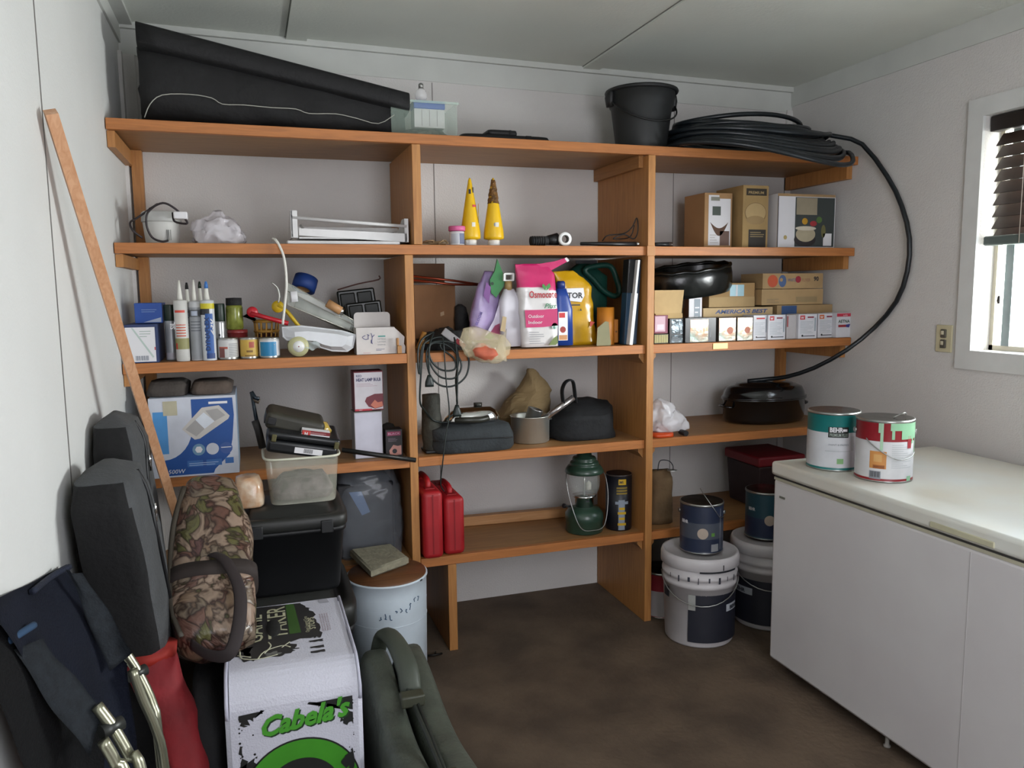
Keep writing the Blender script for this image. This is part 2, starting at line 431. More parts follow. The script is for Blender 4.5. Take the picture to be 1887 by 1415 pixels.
# ---------------------------------------------------------------- chest freezer
FX, FB_, FY, FZ = 1.132, 1.84, -.515, .752
fr = thing('chest_freezer', 'long white chest freezer along the right wall with paint cans on its lid', 'freezer', (0, 0, 0))
fw = mat('d2d0d0', .35, noise_amt=.02, scale=2, col2='c9c5c6'); fl = mat('d8dad4', .3, noise_amt=.03, scale=2.2, col2='d6cdbb')
FYN = -2.3
b = B('body', fw); b.box(FX, FB_, FYN, FY, .045, .69, bev=.01); b.box(FX+.001, FB_, FYN, FY-.001, .688, .697, mt=mat('b9b49f', .5))
b.box(FX-.0006, FX, -1.302, -1.299, .05, .68, mt=mat('bcb8b8', .6)); b.done(fr)
b = B('lid', fl); b.box(FX-.008, FB_+.004, FYN-.008, FY+.008, .703, FZ, bev=.012, seg=3); b.done(fr)
b = B('lid_handle', mat('c4c0a4', .5)); y_, z_ = onx(1745, 950, FX-.008); b.box(FX-.011, FX-.004, y_-.14, y_+.05, .712, .728, bev=.002); b.done(fr)
b = B('gasket', mat('3c3b38', .8)); b.box(FX+.003, FB_-.003, FYN+.003, FY-.003, .697, .704); b.done(fr)
b = B('badge', mat('77786f', .4)); y_, z_ = onx(1441, 917, FX); b.box(FX-.002, FX, y_-.016, y_+.012, z_-.003, z_+.004); b.done(fr)
for y in (FY-.08, FY-.52, FYN+.1):
    b = B('foot', mat('8f8a84', .6)); b.lathe([(.010, 0), (.011, .004), (.006, .008), (.006, .046)], c=(FX+(.03 if y < -.7 else .12), y, .001), n=14); b.done(fr)
    b = B('foot', mat('8f8a84', .6)); b.lathe([(.014, 0), (.016, .004), (.007, .008), (.007, .046)], c=(FB_-.04, y, .001), n=14); b.done(fr)

# ================================================================ helpers for goods
e_ = .001
T_ = Matrix.Translation
def Rm(a, ax): return Matrix.Rotation(a, 4, ax)
XLOFT = Matrix(((0, 0, 1, 0), (1, 0, 0, 0), (0, 1, 0, 0), (0, 0, 0, 1)))      # loft sections stacked along +x: (y, z, x, ry, rz)
YLOFT = Matrix(((1, 0, 0, 0), (0, 0, 1, 0), (0, 1, 0, 0), (0, 0, 0, 1)))      # along +y: (x, z, y, rx, rz)
def fr(px0, px1, pyt, Y, zb):
    x0 = at(px0, pyt, Y)[0]; x1 = at(px1, pyt, Y)[0]; z = at((px0+px1)/2, pyt, Y)[1]
    return x0, x1, z-zb
card = mat('b08a60', .85, noise_amt=.05, scale=5, bump=.1, bscale=30); card2 = mat('a48660', .85, noise_amt=.05)
whitep = mat('dedde0', .55, noise_amt=.01); black = mat('17171a', .45, noise_amt=.1); blackm = mat('1b1b1d', .8, noise_amt=.15, scale=20, bump=.3, bscale=90)
steel = mat('d0d2cc', .38, .85, noise_amt=.03); chrome = mat('dcdcdc', .08, 1, noise_amt=0); tin = mat('a8a9a6', .3, .9)
ink = mat('2b2c31', .6); red = mat('c32a2c', .5); blue = mat('2a5fae', .5); grey = mat('8b8d90', .6); navy = mat('1f3f7d', .5)
lead = mat('e8e8e6', .35)
def lines(b, x0, x1, z0, z1, n, mt, y=-.0007, fill=.45):
    b.use(mt); dz = (z1-z0)/n
    for i in range(n):
        f = .55+.45*abs(math.sin(i*2.3+x0*40))
        b.rect(x0, x0+(x1-x0)*f, z0+dz*i, z0+dz*(i+fill), y)
def barcode(b, x0, x1, z0, z1, mt=None, y=-.0008):
    b.use(whitep).rect(x0, x1, z0, z1, y); b.use(mt or ink); n = 14
    for i in range(n):
        wd = (x1-x0)/n; k = .25+.5*abs(math.sin(i*1.9)); b.rect(x0+wd*(i+.1), x0+wd*(i+.1+k), z0+.15*(z1-z0), z1-.08*(z1-z0), y-.0002)
def carton(name, label, px0, px1, pyt, Y, d, zb, mt, art=None, rz=0, group=None, cat='box', h=None, side=None, bev=.001, top=None, w=None, xm=None):
    x0, x1, hh = fr(px0, px1, pyt, Y, zb)
    if h: hh = h
    if w is None: w = x1-x0
    if xm is None: xm = (x0+x1)/2
    t = thing(name, label, cat, (xm, Y, zb+e_), rz, group)
    b = B('carton', mt); b.box(-w/2, w/2, 0, d, 0, hh, bev=bev)
    b.use(side or mt)
    if side:
        b.box(-w/2-.0004, w/2+.0004, .0015, d-.001, .001, hh-.001)
    if top: b.box(-w/2+.0005, w/2-.0005, .0005, d-.0005, hh-.001, hh+.0004, mt=top)
    b.done(t)
    if art:
        b = B('label'); art(b, w, hh); b.done(t, fix=False)
    return t
def paintcan(name, label, px0, px1, pyt, Y, zb, body, bands, group=None, h=None, handle=None, text=None, lidm=None, gallon=True, rz=0):
    x0, x1, hh = fr(px0, px1, pyt, Y, zb)
    if h: hh = h
    R = (x1-x0)/2; t = thing(name, label, 'paint can', ((x0+x1)/2, Y, zb+e_), rz, group)
    b = B('can_body', body); k = .008 if gallon else .004
    b.lathe([(R*.97, 0), (R, .002), (R, .006), (R*.985, .008), (R*.985, hh-k-.002), (R, hh-k), (R, hh-k*.4), (R*.97, hh-k*.3)], n=40)
    b.use(tin); b.lathe([(R*1.0, 0), (R*1.008, .002), (R*1.008, .005), (R*.985, .008)], n=40, closed=True)
    b.lathe([(R*.985, hh-k-.001), (R*1.008, hh-k), (R*1.008, hh-.001), (R*.97, hh)], n=40, closed=True); b.done(t)
    b = B('lid', lidm or tin); b.lathe([(R*.97, hh), (R*.93, hh-.004), (R*.84, hh-.004), (R*.80, hh-.001), (R*.74, hh-.0025), (0, hh-.0025)], n=40); b.done(t)
    b = B('label')
    for (a0, a1, z0, z1, mt) in bands: b.wrapband(R*.993, a0, a1, z0*hh, z1*hh, mt, n=28)
    if text: text(b, R*.995, hh)
    b.done(t, fix=False)
    if handle:
        b = B('bail_handle', tin)
        for s_ in (-1, 1): b.cyl((s_*R*.985, 0, hh*.8), (s_*R*1.06, 0, hh*.8), .007, n=12)
        handle(b, R, hh); b.done(t, label='thin wire handle')
    return t

# ================================================================ TOP SHELF
x0, zt = at(262, 60, .25); x1, z1 = at(735, 175, .25); zt = min(zt, 2.255)
bt = thing('soft_rifle_case', 'long black soft case slumped along the top shelf, tall at its left end', 'bag', (x0, .0, S1+e_))
Lg = x1-x0; bkf = mat('0d0d0f', .75, noise_amt=.2, scale=14, bump=.5, bscale=22)
def hgt(u): return (zt-S1-.035)*(1-u)+(z1-S1-.03)*u
sec = []
for i in range(25):
    u = i/24; h = hgt(u)*.96
    k = 1 if .03 < u < .97 else .93
    sec.append((.22, h/2*k, u*Lg, (.17*(1-u)+.11*u)*k, h/2*k, 3.2))
b = B('bag_body', bkf); b.loft(sec, n=36, M=XLOFT, nz=.012, ns=9); 
for v in b.bm.verts: v.co.z = max(v.co.z, .0); v.co.x = max(v.co.x, -.03); v.co.y = min(v.co.y, .43)
b.done(bt)
b = B('top_flap', mat('08080b', .7, bump=.3)); sec = []
for i in range(13):
    u = i/12; h = hgt(u); k = .010 if (.42 < u < .50) else 0
    sec.append((.205, h-.028-k, .002+u*(Lg+.006), .172*(1-u)+.118*u, .046*(1-.2*u), 4.5))
b.loft(sec, n=28, M=XLOFT); b.done(bt)
b = B('piping', mat('a9a9a0', .6))
def bagpt(px, py):
    x, z = at(px, py, .06); u = max(0, min(1, (x-x0)/Lg)); return (x-x0, .22-(.17*(1-u)+.11*u)-.012, max(.012, z-S1))
P = [(268, 222), (278, 195), (300, 178), (350, 176), (390, 182), (410, 193), (450, 194), (500, 198), (545, 200), (570, 208), (620, 208), (660, 216), (700, 225), (730, 208)]
b.tube([bagpt(*p) for p in P], .0016, sub=3, n=6); b.done(bt)
b = B('side_tab', bkf); x_, z_ = at(258, 160, .06); b.loft([(x_-x0+.03, .1, z_-S1-.06, .03, .012), (x_-x0+.012, .09, z_-S1, .022, .01), (x_-x0+.03, .1, z_-S1+.05, .02, .008)], n=12, sub=3); b.done(bt)

x0, x1, hh = fr(720, 842, 186, .10, S1); w_ = x1-x0
t = thing('clear_storage_bin', 'clear plastic bin on the top shelf beside the black soft case', 'bin', ((x0+x1)/2, .10, S1+e_))
gl = glass('cfe4d6', .15, .10)
b = B('bin_wall', gl)
for q in ((-w_/2, w_/2, 0, .003), (-w_/2, w_/2, .167, .17)): b.box(q[0], q[1], q[2], q[3], 0, hh)
b.box(-w_/2, -w_/2+.003, .003, .167, 0, hh); b.box(w_/2-.003, w_/2, .003, .167, 0, hh); b.box(-w_/2+.003, w_/2-.003, .003, .167, 0, .003)
b.box(-w_/2-.006, w_/2+.006, -.006, 0, hh-.008, hh, mt=glass('d8efe2', .35, .1)); b.done(t)
t2 = thing('screw_organizer', 'white divided case with a bright blue lid inside the clear bin', 'case', ((x0+x1)/2+.022, .118, S1+.045))
b = B('case_body', mat('d8d4d4', .5)); b.box(-.056, .056, 0, .06, 0, .066, bev=.002); b.use(mat('9a8f90', .6))
for k in (-.028, 0, .028): b.box(k-.0008, k+.0008, -.0008, .001, .006, .062)
b.done(t2)
b = B('lid', mat('1d49b8', .4)); b.box(-.058, .058, -.002, .062, .066, .094, bev=.004); b.done(t2)
t3 = B('hardware_pile', mat('6f6a5c', .7, noise_amt=.3, scale=60, bump=1, bscale=80))
t3.loft([(0, .08, 0, .10, .07), (0, .08, .018, .10, .07), (0.01, .08, .034, .07, .05)], n=30, sub=3, e=3, nz=.006, ns=40)
tag(t3.done(kind='stuff'), 'loose small hardware filling the bottom of the clear bin', 'hardware', loc=((x0+x1)/2, .10, S1+.006))
t4 = thing('light_bulb', 'clear round bulb lying on the blue lidded case', 'bulb', ((x0+x1)/2+.0, .15, S1+.1405))
b = B('bulb_glass', glass('ffffff', .3, .03)); b.lathe([(0, 0), (.012, .002), (.021, .012), (.023, .024), (.018, .038), (.009, .048)], n=20); b.done(t4)
b = B('screw_base', tin); b.lathe([(.009, .048), (.009, .062), (.004, .066), (0, .067)], n=14); b.done(t4)

for nm, lb, p0, p1, py_, y_, dd, zz_ in (('flat_tool_case', 'flat black case lying on the top shelf right of the clear bin', 850, 1018, 249, .06, .16, 0), ('flat_strap', 'smaller flat black pad lying across the long flat black case', 900, 955, 240, .07, .10, .02)):
    x0, x1, hh = fr(p0, p1, py_, y_, S1); 
    if zz_: zz_ = prevh+.001; hh = max(.008, hh-zz_)
    prevh = hh
    t = thing(nm, lb, 'case', ((x0+x1)/2, y_, S1+e_+zz_)); w_ = x1-x0
    b = B('case_shell', mat('141416', .6)); b.loft([(0, dd/2, 0, w_/2*.97, dd/2, 7), (0, dd/2, hh*.5, w_/2, dd/2, 7), (0, dd/2, hh, w_/2*.96, dd/2*.95, 7)], n=40); b.done(t)
    b = B('edge_strap', mat('0c0c0e', .8)); b.box(w_*.2, w_*.26, -.002, -.0, 0, hh); b.done(t)

# bucket
x0, x1, hh = fr(1123, 1244, 160, .16, S1); R = (x1-x0)/2*.97
t = thing('plastic_bucket', 'dark grey plastic bucket on the top shelf at the middle of the unit', 'bucket', ((x0+x1)/2, .17, S1+e_)); hh = min(hh, .24)
bkt = mat('2f3131', .5, noise_amt=.12, scale=7)
b = B('bucket_body', bkt); b.lathe([(0, 0), (R*.68, 0), (R*.70, .006), (R*.86, hh*.72), (R*.90, hh*.74), (R*.95, hh*.97), (R*1.0, hh*.97), (R*1.0, hh), (R*.93, hh), (R*.84, hh*.7), (R*.67, .008), (0, .008)], n=48, closed=True); b.done(t)
b = B('rim', mat('202122', .5)); b.tube([(R*.98*math.cos(a*PI/24), R*.98*math.sin(a*PI/24), hh-.006) for a in range(48)], .008, n=8, closed=True); b.done(t)
for s_ in (-1, 1):
    b = B('handle_ear', mat('202122', .5)); b.loft([(s_*R*.99, 0, hh*.72, .012, .02), (s_*R*1.0, 0, hh*.86, .016, .026), (s_*R*.98, 0, hh*.95, .014, .026)], n=14, sub=2); b.done(t)
b = B('handle', mat('191a1a', .5)); b.tube([(R*1.0*math.cos(a), -R*1.0*math.sin(a)*.9-.005*math.sin(a), hh*.84-.10*math.sin(a)) for a in [PI*i/20 for i in range(21)]], .0035, n=6); b.done(t)

# hose coil and its loose tail, one long tube
hs = mat('171d22', .35, noise_amt=.15, scale=5)
pts = []; turns = 18; seg = 26
for i in range(turns*seg):
    a = 2*PI*i/seg; q = i/(turns*seg); lay = i//seg
    wv = abs(math.sin(lay*1.7+.4)); rx = .435-.15*q-.07*wv*(1-q); ry = .30-.09*q-.05*wv
    X = 1.445-.02*q+rx*math.cos(a); Y = .045+.13*q+ry*math.sin(a)
    X = min(X, 1.876); Y = min(Y, .43)
    z = S1+.012+.0058*lay*(1+.25*math.sin(lay*2.3))+.012*q*math.sin(a*2+lay)
    if Y < -.012: z -= (-.012-Y)*(.28+.25*math.cos(a))*(1.2-q)
    pts.append(Vector((X, Y, max(z, S1+.0105 if Y > -.014 else 0))))
tail = [(1600, 290, 1.0), (1635, 325, .97), (1662, 380, .95), (1676, 440, .93), (1672, 500, .93), (1652, 555, .95), (1612, 603, .98), (1560, 645, 1.02), (1500, 678, 1.1), (1450, 694, 1.3), (1418, 698, 1.6), (1378, 702, 2)]
TY = [-.12, -.15, -.17, -.18, -.18, -.17, -.14, -.09, .02, .12, .19, .22]
tp = []
for (px, py, _), y in zip(tail, TY):
    x, z = at(px, py, y)
    if x > XR-.018:
        y2, z2 = onx(px, py, XR-.017); x, y, z = XR-.017, y2, z2
    tp.append(Vector((x, y, z)))
b = B('pipe_coil', hs); last = pts[-1]
allp = pts[:]+[Vector((1.70, .08, S1+.105)), Vector((1.79, .0, S1+.075)), Vector((1.85, -.07, S1+.035))]+tp[1:]
b.tube(spline(allp, 2), .0095, n=8); o = b.done(); tag(o, 'coil of black pipe on the top shelf with one loop hanging down the right wall', 'hose')

# ================================================================ SECOND SHELF
x0, x1, hh = fr(258, 332, 388, .14, S2); R = (x1-x0)/2
t = thing('sump_pump', 'white round tub shaped pump with a dark cord wrapped over it', 'pump', ((x0+x1)/2, .16, S2+e_))
ivory = mat('cfcfcb', .45, noise_amt=.05)
b = B('tub', ivory); b.lathe([(R*.82, 0), (R*.85, .005), (R*.95, hh*.62), (R*.97, hh*.66)], n=36); b.use(grey).box(R*.35, R*.36, -R*.93, -R*.92, hh*.1, hh*.4)
for k in range(3): b.box(R*(.3+.09*k), R*(.33+.09*k), -R*.90, -R*.86, hh*.12, hh*.42, mt=mat('7c7e7c', .6))
b.done(t)
b = B('lid', mat('bfc0bd', .4)); b.lathe([(R*1.0, hh*.66), (R*1.02, hh*.68), (R*1.0, hh*.92), (R*.9, hh*.97), (0, hh)], n=36); b.done(t)
cx_, cz_ = (x0+x1)/2, S2
def rel(px, py, Y, ox, oy, oz): x, z = at(px, py, Y); return (x-ox, Y-oy, z-oz)
b = B('power_cord', mat('2a2226', .5)); b.tube([rel(px, py, Y, cx_, .16, S2+e_) for px, py, Y in ((262, 438, .06), (245, 425, .05), (240, 410, .07), (255, 400, .12), (290, 376, .10), (272, 392, .05), (270, 415, .05), (280, 437, .06), (298, 445, .055), (310, 443, .06))], .0035, sub=5, n=7)
b.tube([rel(px, py, Y, cx_, .16, S2+e_) for px, py, Y in ((275, 385, .06), (300, 374, .05), (322, 384, .05), (340, 402, .06), (344, 412, .06), (322, 408, .08), (318, 392, .06))], .0035, sub=5, n=7); b.done(t)
b = B('plug', whitep); x_, z_ = at(333, 396, .05); b.box(x_-cx_-.022, x_-cx_+.020, -.115, -.08, z_-S2-.014, z_-S2+.010, bev=.004); b.done(t)

def crumple(name, label, cat, px0, px1, pyt, Y, d, zb, mt, amp=.03, ns=14, seed=1, peak=None, n=40, group=None):
    x0, x1, hh = fr(px0, px1, pyt, Y, zb); w = x1-x0
    t = B(name, mt); q = []
    prof = [(.86, 0), (1, .12), (1.0, .35), (.85, .6), (.5, .82), (.12, 1.0)]
    for k, z in prof: q.append(((peak or 0)*w*z, d/2, z*hh, w/2*k, d/2*k))
    t.loft(q, n=n, e=2.2, sub=4, nz=amp, ns=ns, seed=seed)
    for v in t.bm.verts: v.co.z = max(v.co.z, 0)
    o = t.done(); tag(o, label, cat, group, loc=((x0+x1)/2, Y, zb+e_)); return o
film = mat('d9d6da', .25, noise_amt=.1, scale=20, spec=.8)
crumple('plastic_bag', 'small crumpled white plastic bag on the shelf right of the round pump', 'bag', 350, 455, 388, .08, .12, S2, glass('e6e2e8', .62, .2), .022, 26, 3, peak=-.08, n=56)

# white rack
x0, x1, hh = fr(545, 755, 389, .05, S2); w_ = x1-x0
t = thing('fridge_door_rack', 'white plastic door rack with side brackets lying on a flat white panel', 'rack', ((x0+x1)/2-.012, .05, S2+.013))
wp = mat('d7d6d6', .35)
b = B('tray', wp)
b.prism([(-w_/2+.02, .018), (w_/2, -.002), (w_/2, .028), (-w_/2+.02, .042)], 0, .006); b.box(-w_/2+.02, w_/2, .006, .18, .008, .013); b.box(-w_/2+.02, w_/2, .175, .18, .008, .06); b.done(t)
for s_, q0, q1, z0, z1 in ((-1, -w_/2-.006, -w_/2+.016, .01, hh-.014), (1, w_/2-.008, w_/2+.006, -.002, hh-.035)):
    b = B('side_bracket', wp); b.prism([(0, z0), (.18, z0), (.18, z0+.03), (.05, z1), (0, z1)], q0, q0+.006, M=Rm(PI/2, 'Z') @ Matrix.Scale(-1, 4, (0, 1, 0))); 
    b.box(q0, q1, 0, .004, z0, z1, bev=.001); b.done(t)
b = B('front_rail', wp); b.tube([(-w_/2, .004, hh-.038), (w_/2, .004, hh-.062)], .006, n=8); b.done(t)
b = B('wire_guard', mat('b7bab8', .3, .5)); b.tube([(-w_/2+.03, .09, hh-.055), (-w_/2+.05, .09, .035), (w_/2-.07, .09, .032), (w_/2-.03, .09, hh-.08)], .004, n=6); b.done(t)
x0, x1, _ = fr(529, 737, 440, .03, S2)
b = B('plastic_board', wp); b.box(0, x1-x0, 0, .22, 0, .0125, bev=.003); tag(b.done(), 'flat white plastic panel under the white door rack', 'board', loc=(x0, .03, S2+e_*.5))

b = B('white_cable', mat('e4e2da', .5)); P = [(503, 440, .02), (508, 442, -.006), (516, 455, -.016), (524, 478, -.018), (528, 520, -.012), (525, 560, -.002), (521, 598, .0)]
b.tube([Vector((at(p[0], p[1], p[2])[0], p[2], at(p[0], p[1], p[2])[1])) for p in P], .0042, sub=5); tag(b.done(), 'white cable hooked over the second shelf edge hanging to the white paint tray', 'cable')

# jar and yellow cones
x0, x1, hh = fr(828, 858, 417, .05, S2); R = (x1-x0)/2
t = thing('pill_jar', 'small white jar with a pink lid on the second shelf', 'jar', ((x0+x1)/2, .06, S2+e_))
b = B('jar_body', whitep); b.lathe([(R*.85, 0), (R*.88, .002), (R*.88, hh*.72)], n=28); b.done(t)
b = B('lid', mat('cf5f92', .45)); b.lathe([(R*.92, hh*.74), (R, hh*.76), (R, hh*.97), (R*.95, hh)], n=28); b.done(t)
b = B('label'); b.wrapband(R*.89, .1, 1.2, hh*.08, hh*.62, mat('6c7490', .6)); b.wrapband(R*.89, -1.2, 0, hh*.1, hh*.6, mat('b9bcc4', .6)); b.done(t, fix=False)
yel = mat('e2b512', .4, noise_amt=.03)
for i, (p0, p1, lab, dirt) in enumerate(((846, 886, 'left yellow cone shaped glue tube standing on its white cap, clean tip', 0), (889, 929, 'right yellow cone shaped glue tube with brown smears down its tip', 1))):
    x0, x1, hh = fr(p0, p1, 328, .07, S2); R = (x1-x0)/2*.95
    t = thing('glue_tube', lab, 'glue tube', ((x0+x1)/2, .075, S2+e_), 0, 'yellow glue tubes')
    b = B('cap', lead); b.lathe([(R*.52, 0), (R*.56, .003), (R*.56, .020), (R*.5, .022)], n=24); b.done(t)
    b = B('tube_body', yel); pr = [(R*.5, .022), (R*.93, .026), (R*.95, .034), (R*.93, .05), (R*.60, hh*.55), (R*.33, hh*.8), (R*.14, hh*.97), (R*.05, hh)]
    b.lathe(pr, n=32); b.done(t)
    b = B('label'); 
    b.wrapband(R*.86, -.1, .3, hh*.22, hh*.34, mat('d8d4c8', .6)); 
    if not dirt:
        b.wrapband(R*.37, -.6, 0, hh*.76, hh*.83, ink); b.wrapband(R*.37, .5, .9, hh*.78, hh*.86, ink); b.text('ADHESIVE', -.004, .05, .017, mat('7a5c10', .6), y=-R*.93, M=T_((0, 0, 0)) @ Rm(-PI/2, 'Y') @ T_((0, 0, 0)), bold=.01) if 0 else None
        b.wrapband(R*.80, .9, 1.3, hh*.28, hh*.62, mat('a2801a', .5)); b.wrapband(R*.62, .1, .8, hh*.57, hh*.60, red)
    else:
        b.wrapband(R*.85, -.25, .1, hh*.225, hh*.33, grey)
    b.done(t, fix=False)
    if dirt:
        b = B('dried_glue', mat('7a5320', .6, noise_amt=.3, scale=60, bump=1, bscale=120)); b.loft([(0, 0, hh*.62, R*.56, R*.56), (0, 0, hh*.68, R*.50, R*.50), (0, 0, hh*.8, R*.38, R*.38), (0, 0, hh*.97, R*.17, R*.17)], n=18, sub=6, nz=.0035, ns=90); b.done(t)
b = B('twine_scrap', mat('9a8160', .9)); random.seed(3)
for k in range(5):
    P = [(random.uniform(-.05, .05), random.uniform(-.02, .02), random.uniform(.003, .018)) for _ in range(5)]; b.tube(P, .0022, sub=4, n=5)
x_, z_ = at(803, 445, .05); tag(b.done(), 'small tangle of tan twine on the second shelf left of the pink lidded jar', 'twine', loc=(x_, .05, S2+e_))

x0, x1, hh = fr(981, 1032, 431, .04, S2)
t = thing('flashlight', 'short black ribbed torch lying beside the white roll', 'flashlight', ((x0+x1)/2, .06, S2+e_+.001)); w_ = x1-x0
b = B('grip', blackm); b.cyl((-w_/2, 0, .018), (w_*.12, 0, .020), .017, n=20)
for k in range(6): b.cyl((-w_/2+.006+k*.009, 0, .018), (-w_/2+.010+k*.009, 0, .018), .0185, n=20)
b.done(t)
b = B('head', black); b.cyl((w_*.12, 0, .021), (w_/2-.003, -.0, .026), .018, .0235, n=22); b.done(t)
b = B('lens', glass('ddddee', .5)); b.cyl((w_/2-.003, 0, .026), (w_/2-.002, 0, .026), .020, n=20); b.done(t)
x_, z_ = at(1042, 440, .03)
t = thing('pipe_ring', 'white plastic ring fitting facing forward beside the black torch', 'pipe fitting', (x_, .03, S2+e_+.026), rot=(PI/2, 0, 0))
b = B('ring', lead); b.lathe([(.015, 0), (.025, 0), (.026, -.004), (.026, -.03), (.016, -.03), (.015, 0)], n=32, closed=True); b.done(t)
b = B('seal', mat('6c6a66', .7)); b.lathe([(.012, -.004), (.015, -.004), (.015, -.02), (.012, -.02), (.012, -.004)], n=28, closed=True); b.done(t)
for i, (pa, pb, ya, yb_, lab) in enumerate((((1070, 449), (1196, 444), .03, .0, 'long black probe handle lying across the second shelf, ending at the right divider'), ((1205, 451), (1244, 447), .03, .012, 'shorter black rod end lying right of the right divider'))):
    if i == 1: xa = .95; 
    else: xa = at(*pa, ya)[0]
    xb = at(*pb, yb_)[0]; 
    if i == 0: xb = .899
    t = thing('handled_rod', lab, 'tool', (xa, ya, S2+e_+.009)); b = B('shaft', black); b.tube([(0, 0, 0), ((xb-xa)*.5, -.0, 0), (xb-xa-.02, 0, 0)], [.006, .008, .009], n=12); b.done(t)
    b = B('end_cap', chrome if i == 0 else brn); b.tube([(xb-xa-.02, 0, 0), (xb-xa-.004, 0, 0), (xb-xa, 0, 0)], [.009, .0085, .004], n=12); b.done(t)
b = B('looped_cord', mat('22201f', .5)); P = [(1110, 444, .10), (1120, 434, .08), (1150, 430, .08), (1165, 418, .07), (1180, 402, .06), (1176, 425, .05), (1168, 440, .05), (1150, 432, .06), (1130, 440, .07), (1160, 437, .09), (1175, 415, .08)]
b.tube([Vector((min(.897, at(p[0], p[1], p[2])[0]), p[2], max(S2+.004, at(p[0], p[1], p[2])[1]))) for p in P], .0024, sub=6, n=6); tag(b.done(), 'thin black cord looped beside the long black handle on the second shelf', 'cord')

# boxes second shelf, right bay
def art1(b, w, h):
    b.use(whitep).rect(-w*.36, w*.44, .06*h, .90*h, -.0006); b.rect(-w*.36, w*.02, .88*h, .96*h, -.0007)
    b.use(mat('4d564f', .6)).rect(-w*.22, w*.08, .60*h, .76*h, -.0009); b.use(mat('8e8d80', .6)).rect(-w*.28, w*.04, .86*h, .93*h, -.0010)
    b.use(mat('5a3a24', .6)).poly([(-w*.30+w*.66*i/12, .48*h-.11*h*math.sin(PI*i/12)) for i in range(13)]+[(w*.36-w*.66*i/12, .48*h-.25*h*math.sin(PI*i/12)) for i in range(1, 12)], -.0009)
    b.use(mat('6b5146', .6)).rect(w*.06, w*.40, .06*h, .32*h, -.0009); lines(b, -w*.3, w*.0, .1*h, .28*h, 4, mat('c9c6c4', .6))
carton('basket_box', 'kraft carton with a white label showing a dark bowl, under the pipe coil', 1299, 1350, 356, .15, .16, S2, card, art1)
def art2(b, w, h):
    b.use(mat('3a3226', .6)).rect(-w*.38, w*.42, .84*h, .95*h, -.0006); b.text('PREMIUM', -w*.3, .865*h, .06*h, mat('b59b6b', .6), y=-.0009, fit=w*.6, bold=.02)
    b.use(mat('8a6f45', .6)).disc(0, .56*h, w*.43, -.0006, rz=.17*h); b.use(mat('b79c6c', .6)).disc(0, .57*h, w*.40, -.0008, rz=.15*h); b.use(mat('9c8156', .6)).disc(0, .45*h, w*.36, -.0009, rz=.07*h)
    b.use(mat('2b241b', .6)).rect(-w*.26, w*.42, 0, .30*h, -.0006); lines(b, -w*.2, w*.36, .18*h, .28*h, 3, mat('8d7a55', .6), -.0009)
carton('basket_carton', 'tall kraft carton printed with a round lidded basket, under the pipe coil', 1370, 1417, 342, .10, .20, S2, mat('a98c5c', .8), art2, xm=None)
def art3(b, w, h):
    b.use(whitep).rect(-w*.5, w*.5, .02*h, .95*h, -.0004)
    b.use(mat('39403f', .5)).rect(-w*.20, w*.49, .03*h, .94*h, -.0007); b.use(mat('9a8f78', .6)).rect(-w*.18, w*.18, .62*h, .93*h, -.0009)
    b.use(mat('2a2426', .5)).disc(-w*.02, .16*h, w*.19, -.0009, rz=.13*h); b.use(mat('b0a58a', .5)).disc(-w*.01, .26*h, w*.17, -.0011, rz=.14*h); b.use(mat('cfc7b4', .5)).disc(-w*.01, .37*h, w*.18, -.0013, rz=.04*h)
    b.use(mat('b98c24', .5)).disc(-w*.03, .50*h, w*.05, -.0013, rz=.06*h); b.use(mat('a02c34', .5)).disc(w*.12, .46*h, w*.06, -.0013, rz=.05*h); b.use(mat('4d6b34', .5)).disc(w*.22, .53*h, w*.05, -.0011, rz=.06*h)
    b.use(mat('6d6a40', .5)).disc(w*.30, .32*h, w*.04, -.0011, rz=.12*h); b.use(whitep).rect(w*.30, w*.45, .05*h, .28*h, -.0011); b.use(mat('b4a068', .5)).disc(-w*.36, .20*h, w*.03, -.0008, rz=.04*h)
    b.use(mat('4c4c50', .6)).rect(-w*.5, -w*.485, .02*h, .95*h, -.0008)
carton('slow_cooker_box', 'white and dark printed carton picturing a crock pot, rightmost box on the second shelf', 1434, 1540, 358, .08, .16, S2, card2, art3, side=whitep)

# ================================================================ THIRD SHELF, left bay
def art(b, w, h):
    b.use(whitep).rect(-w*.48, w*.42, .03*h, .93*h, -.0005); lines(b, -w*.05, w*.3, .68*h, .88*h, 3, mat('a9b7b0', .6), -.0008, .3)
    b.use(mat('b9c9c2', .6)).poly([(-w*.3, .92*h), (-w*.24, .92*h), (w*.36, .16*h), (w*.32, .12*h)], -.0007); b.use(red).rect(w*.385, w*.415, .33*h, .41*h, -.0009)
    barcode(b, -w*.22, w*.2, .04*h, .2*h, mat('6f7684', .6))
carton('ammo_carton', 'white labelled navy carton at the left end of the third shelf', 229, 290, 612, .0, .22, S3, mat('2b3a63', .6), art, h=.122)
x0, x1, hh = fr(247, 300, 577, .10, S3+.124)
def art(b, w, h): lines(b, -w*.25, w*.3, .55*h, .75*h, 2, mat('7f9bd0', .6), -.0007, .3); b.use(mat('b0bcd2', .6)).poly([(-w*.2, .04*h), (w*.45, .28*h), (w*.45, .04*h)], -.0006)
carton('blue_carton', 'small bright blue carton on top of the white labelled navy one', 248, 299, 579, .07, .12, S3+.124, mat('2452a8', .5), art, h=.065)

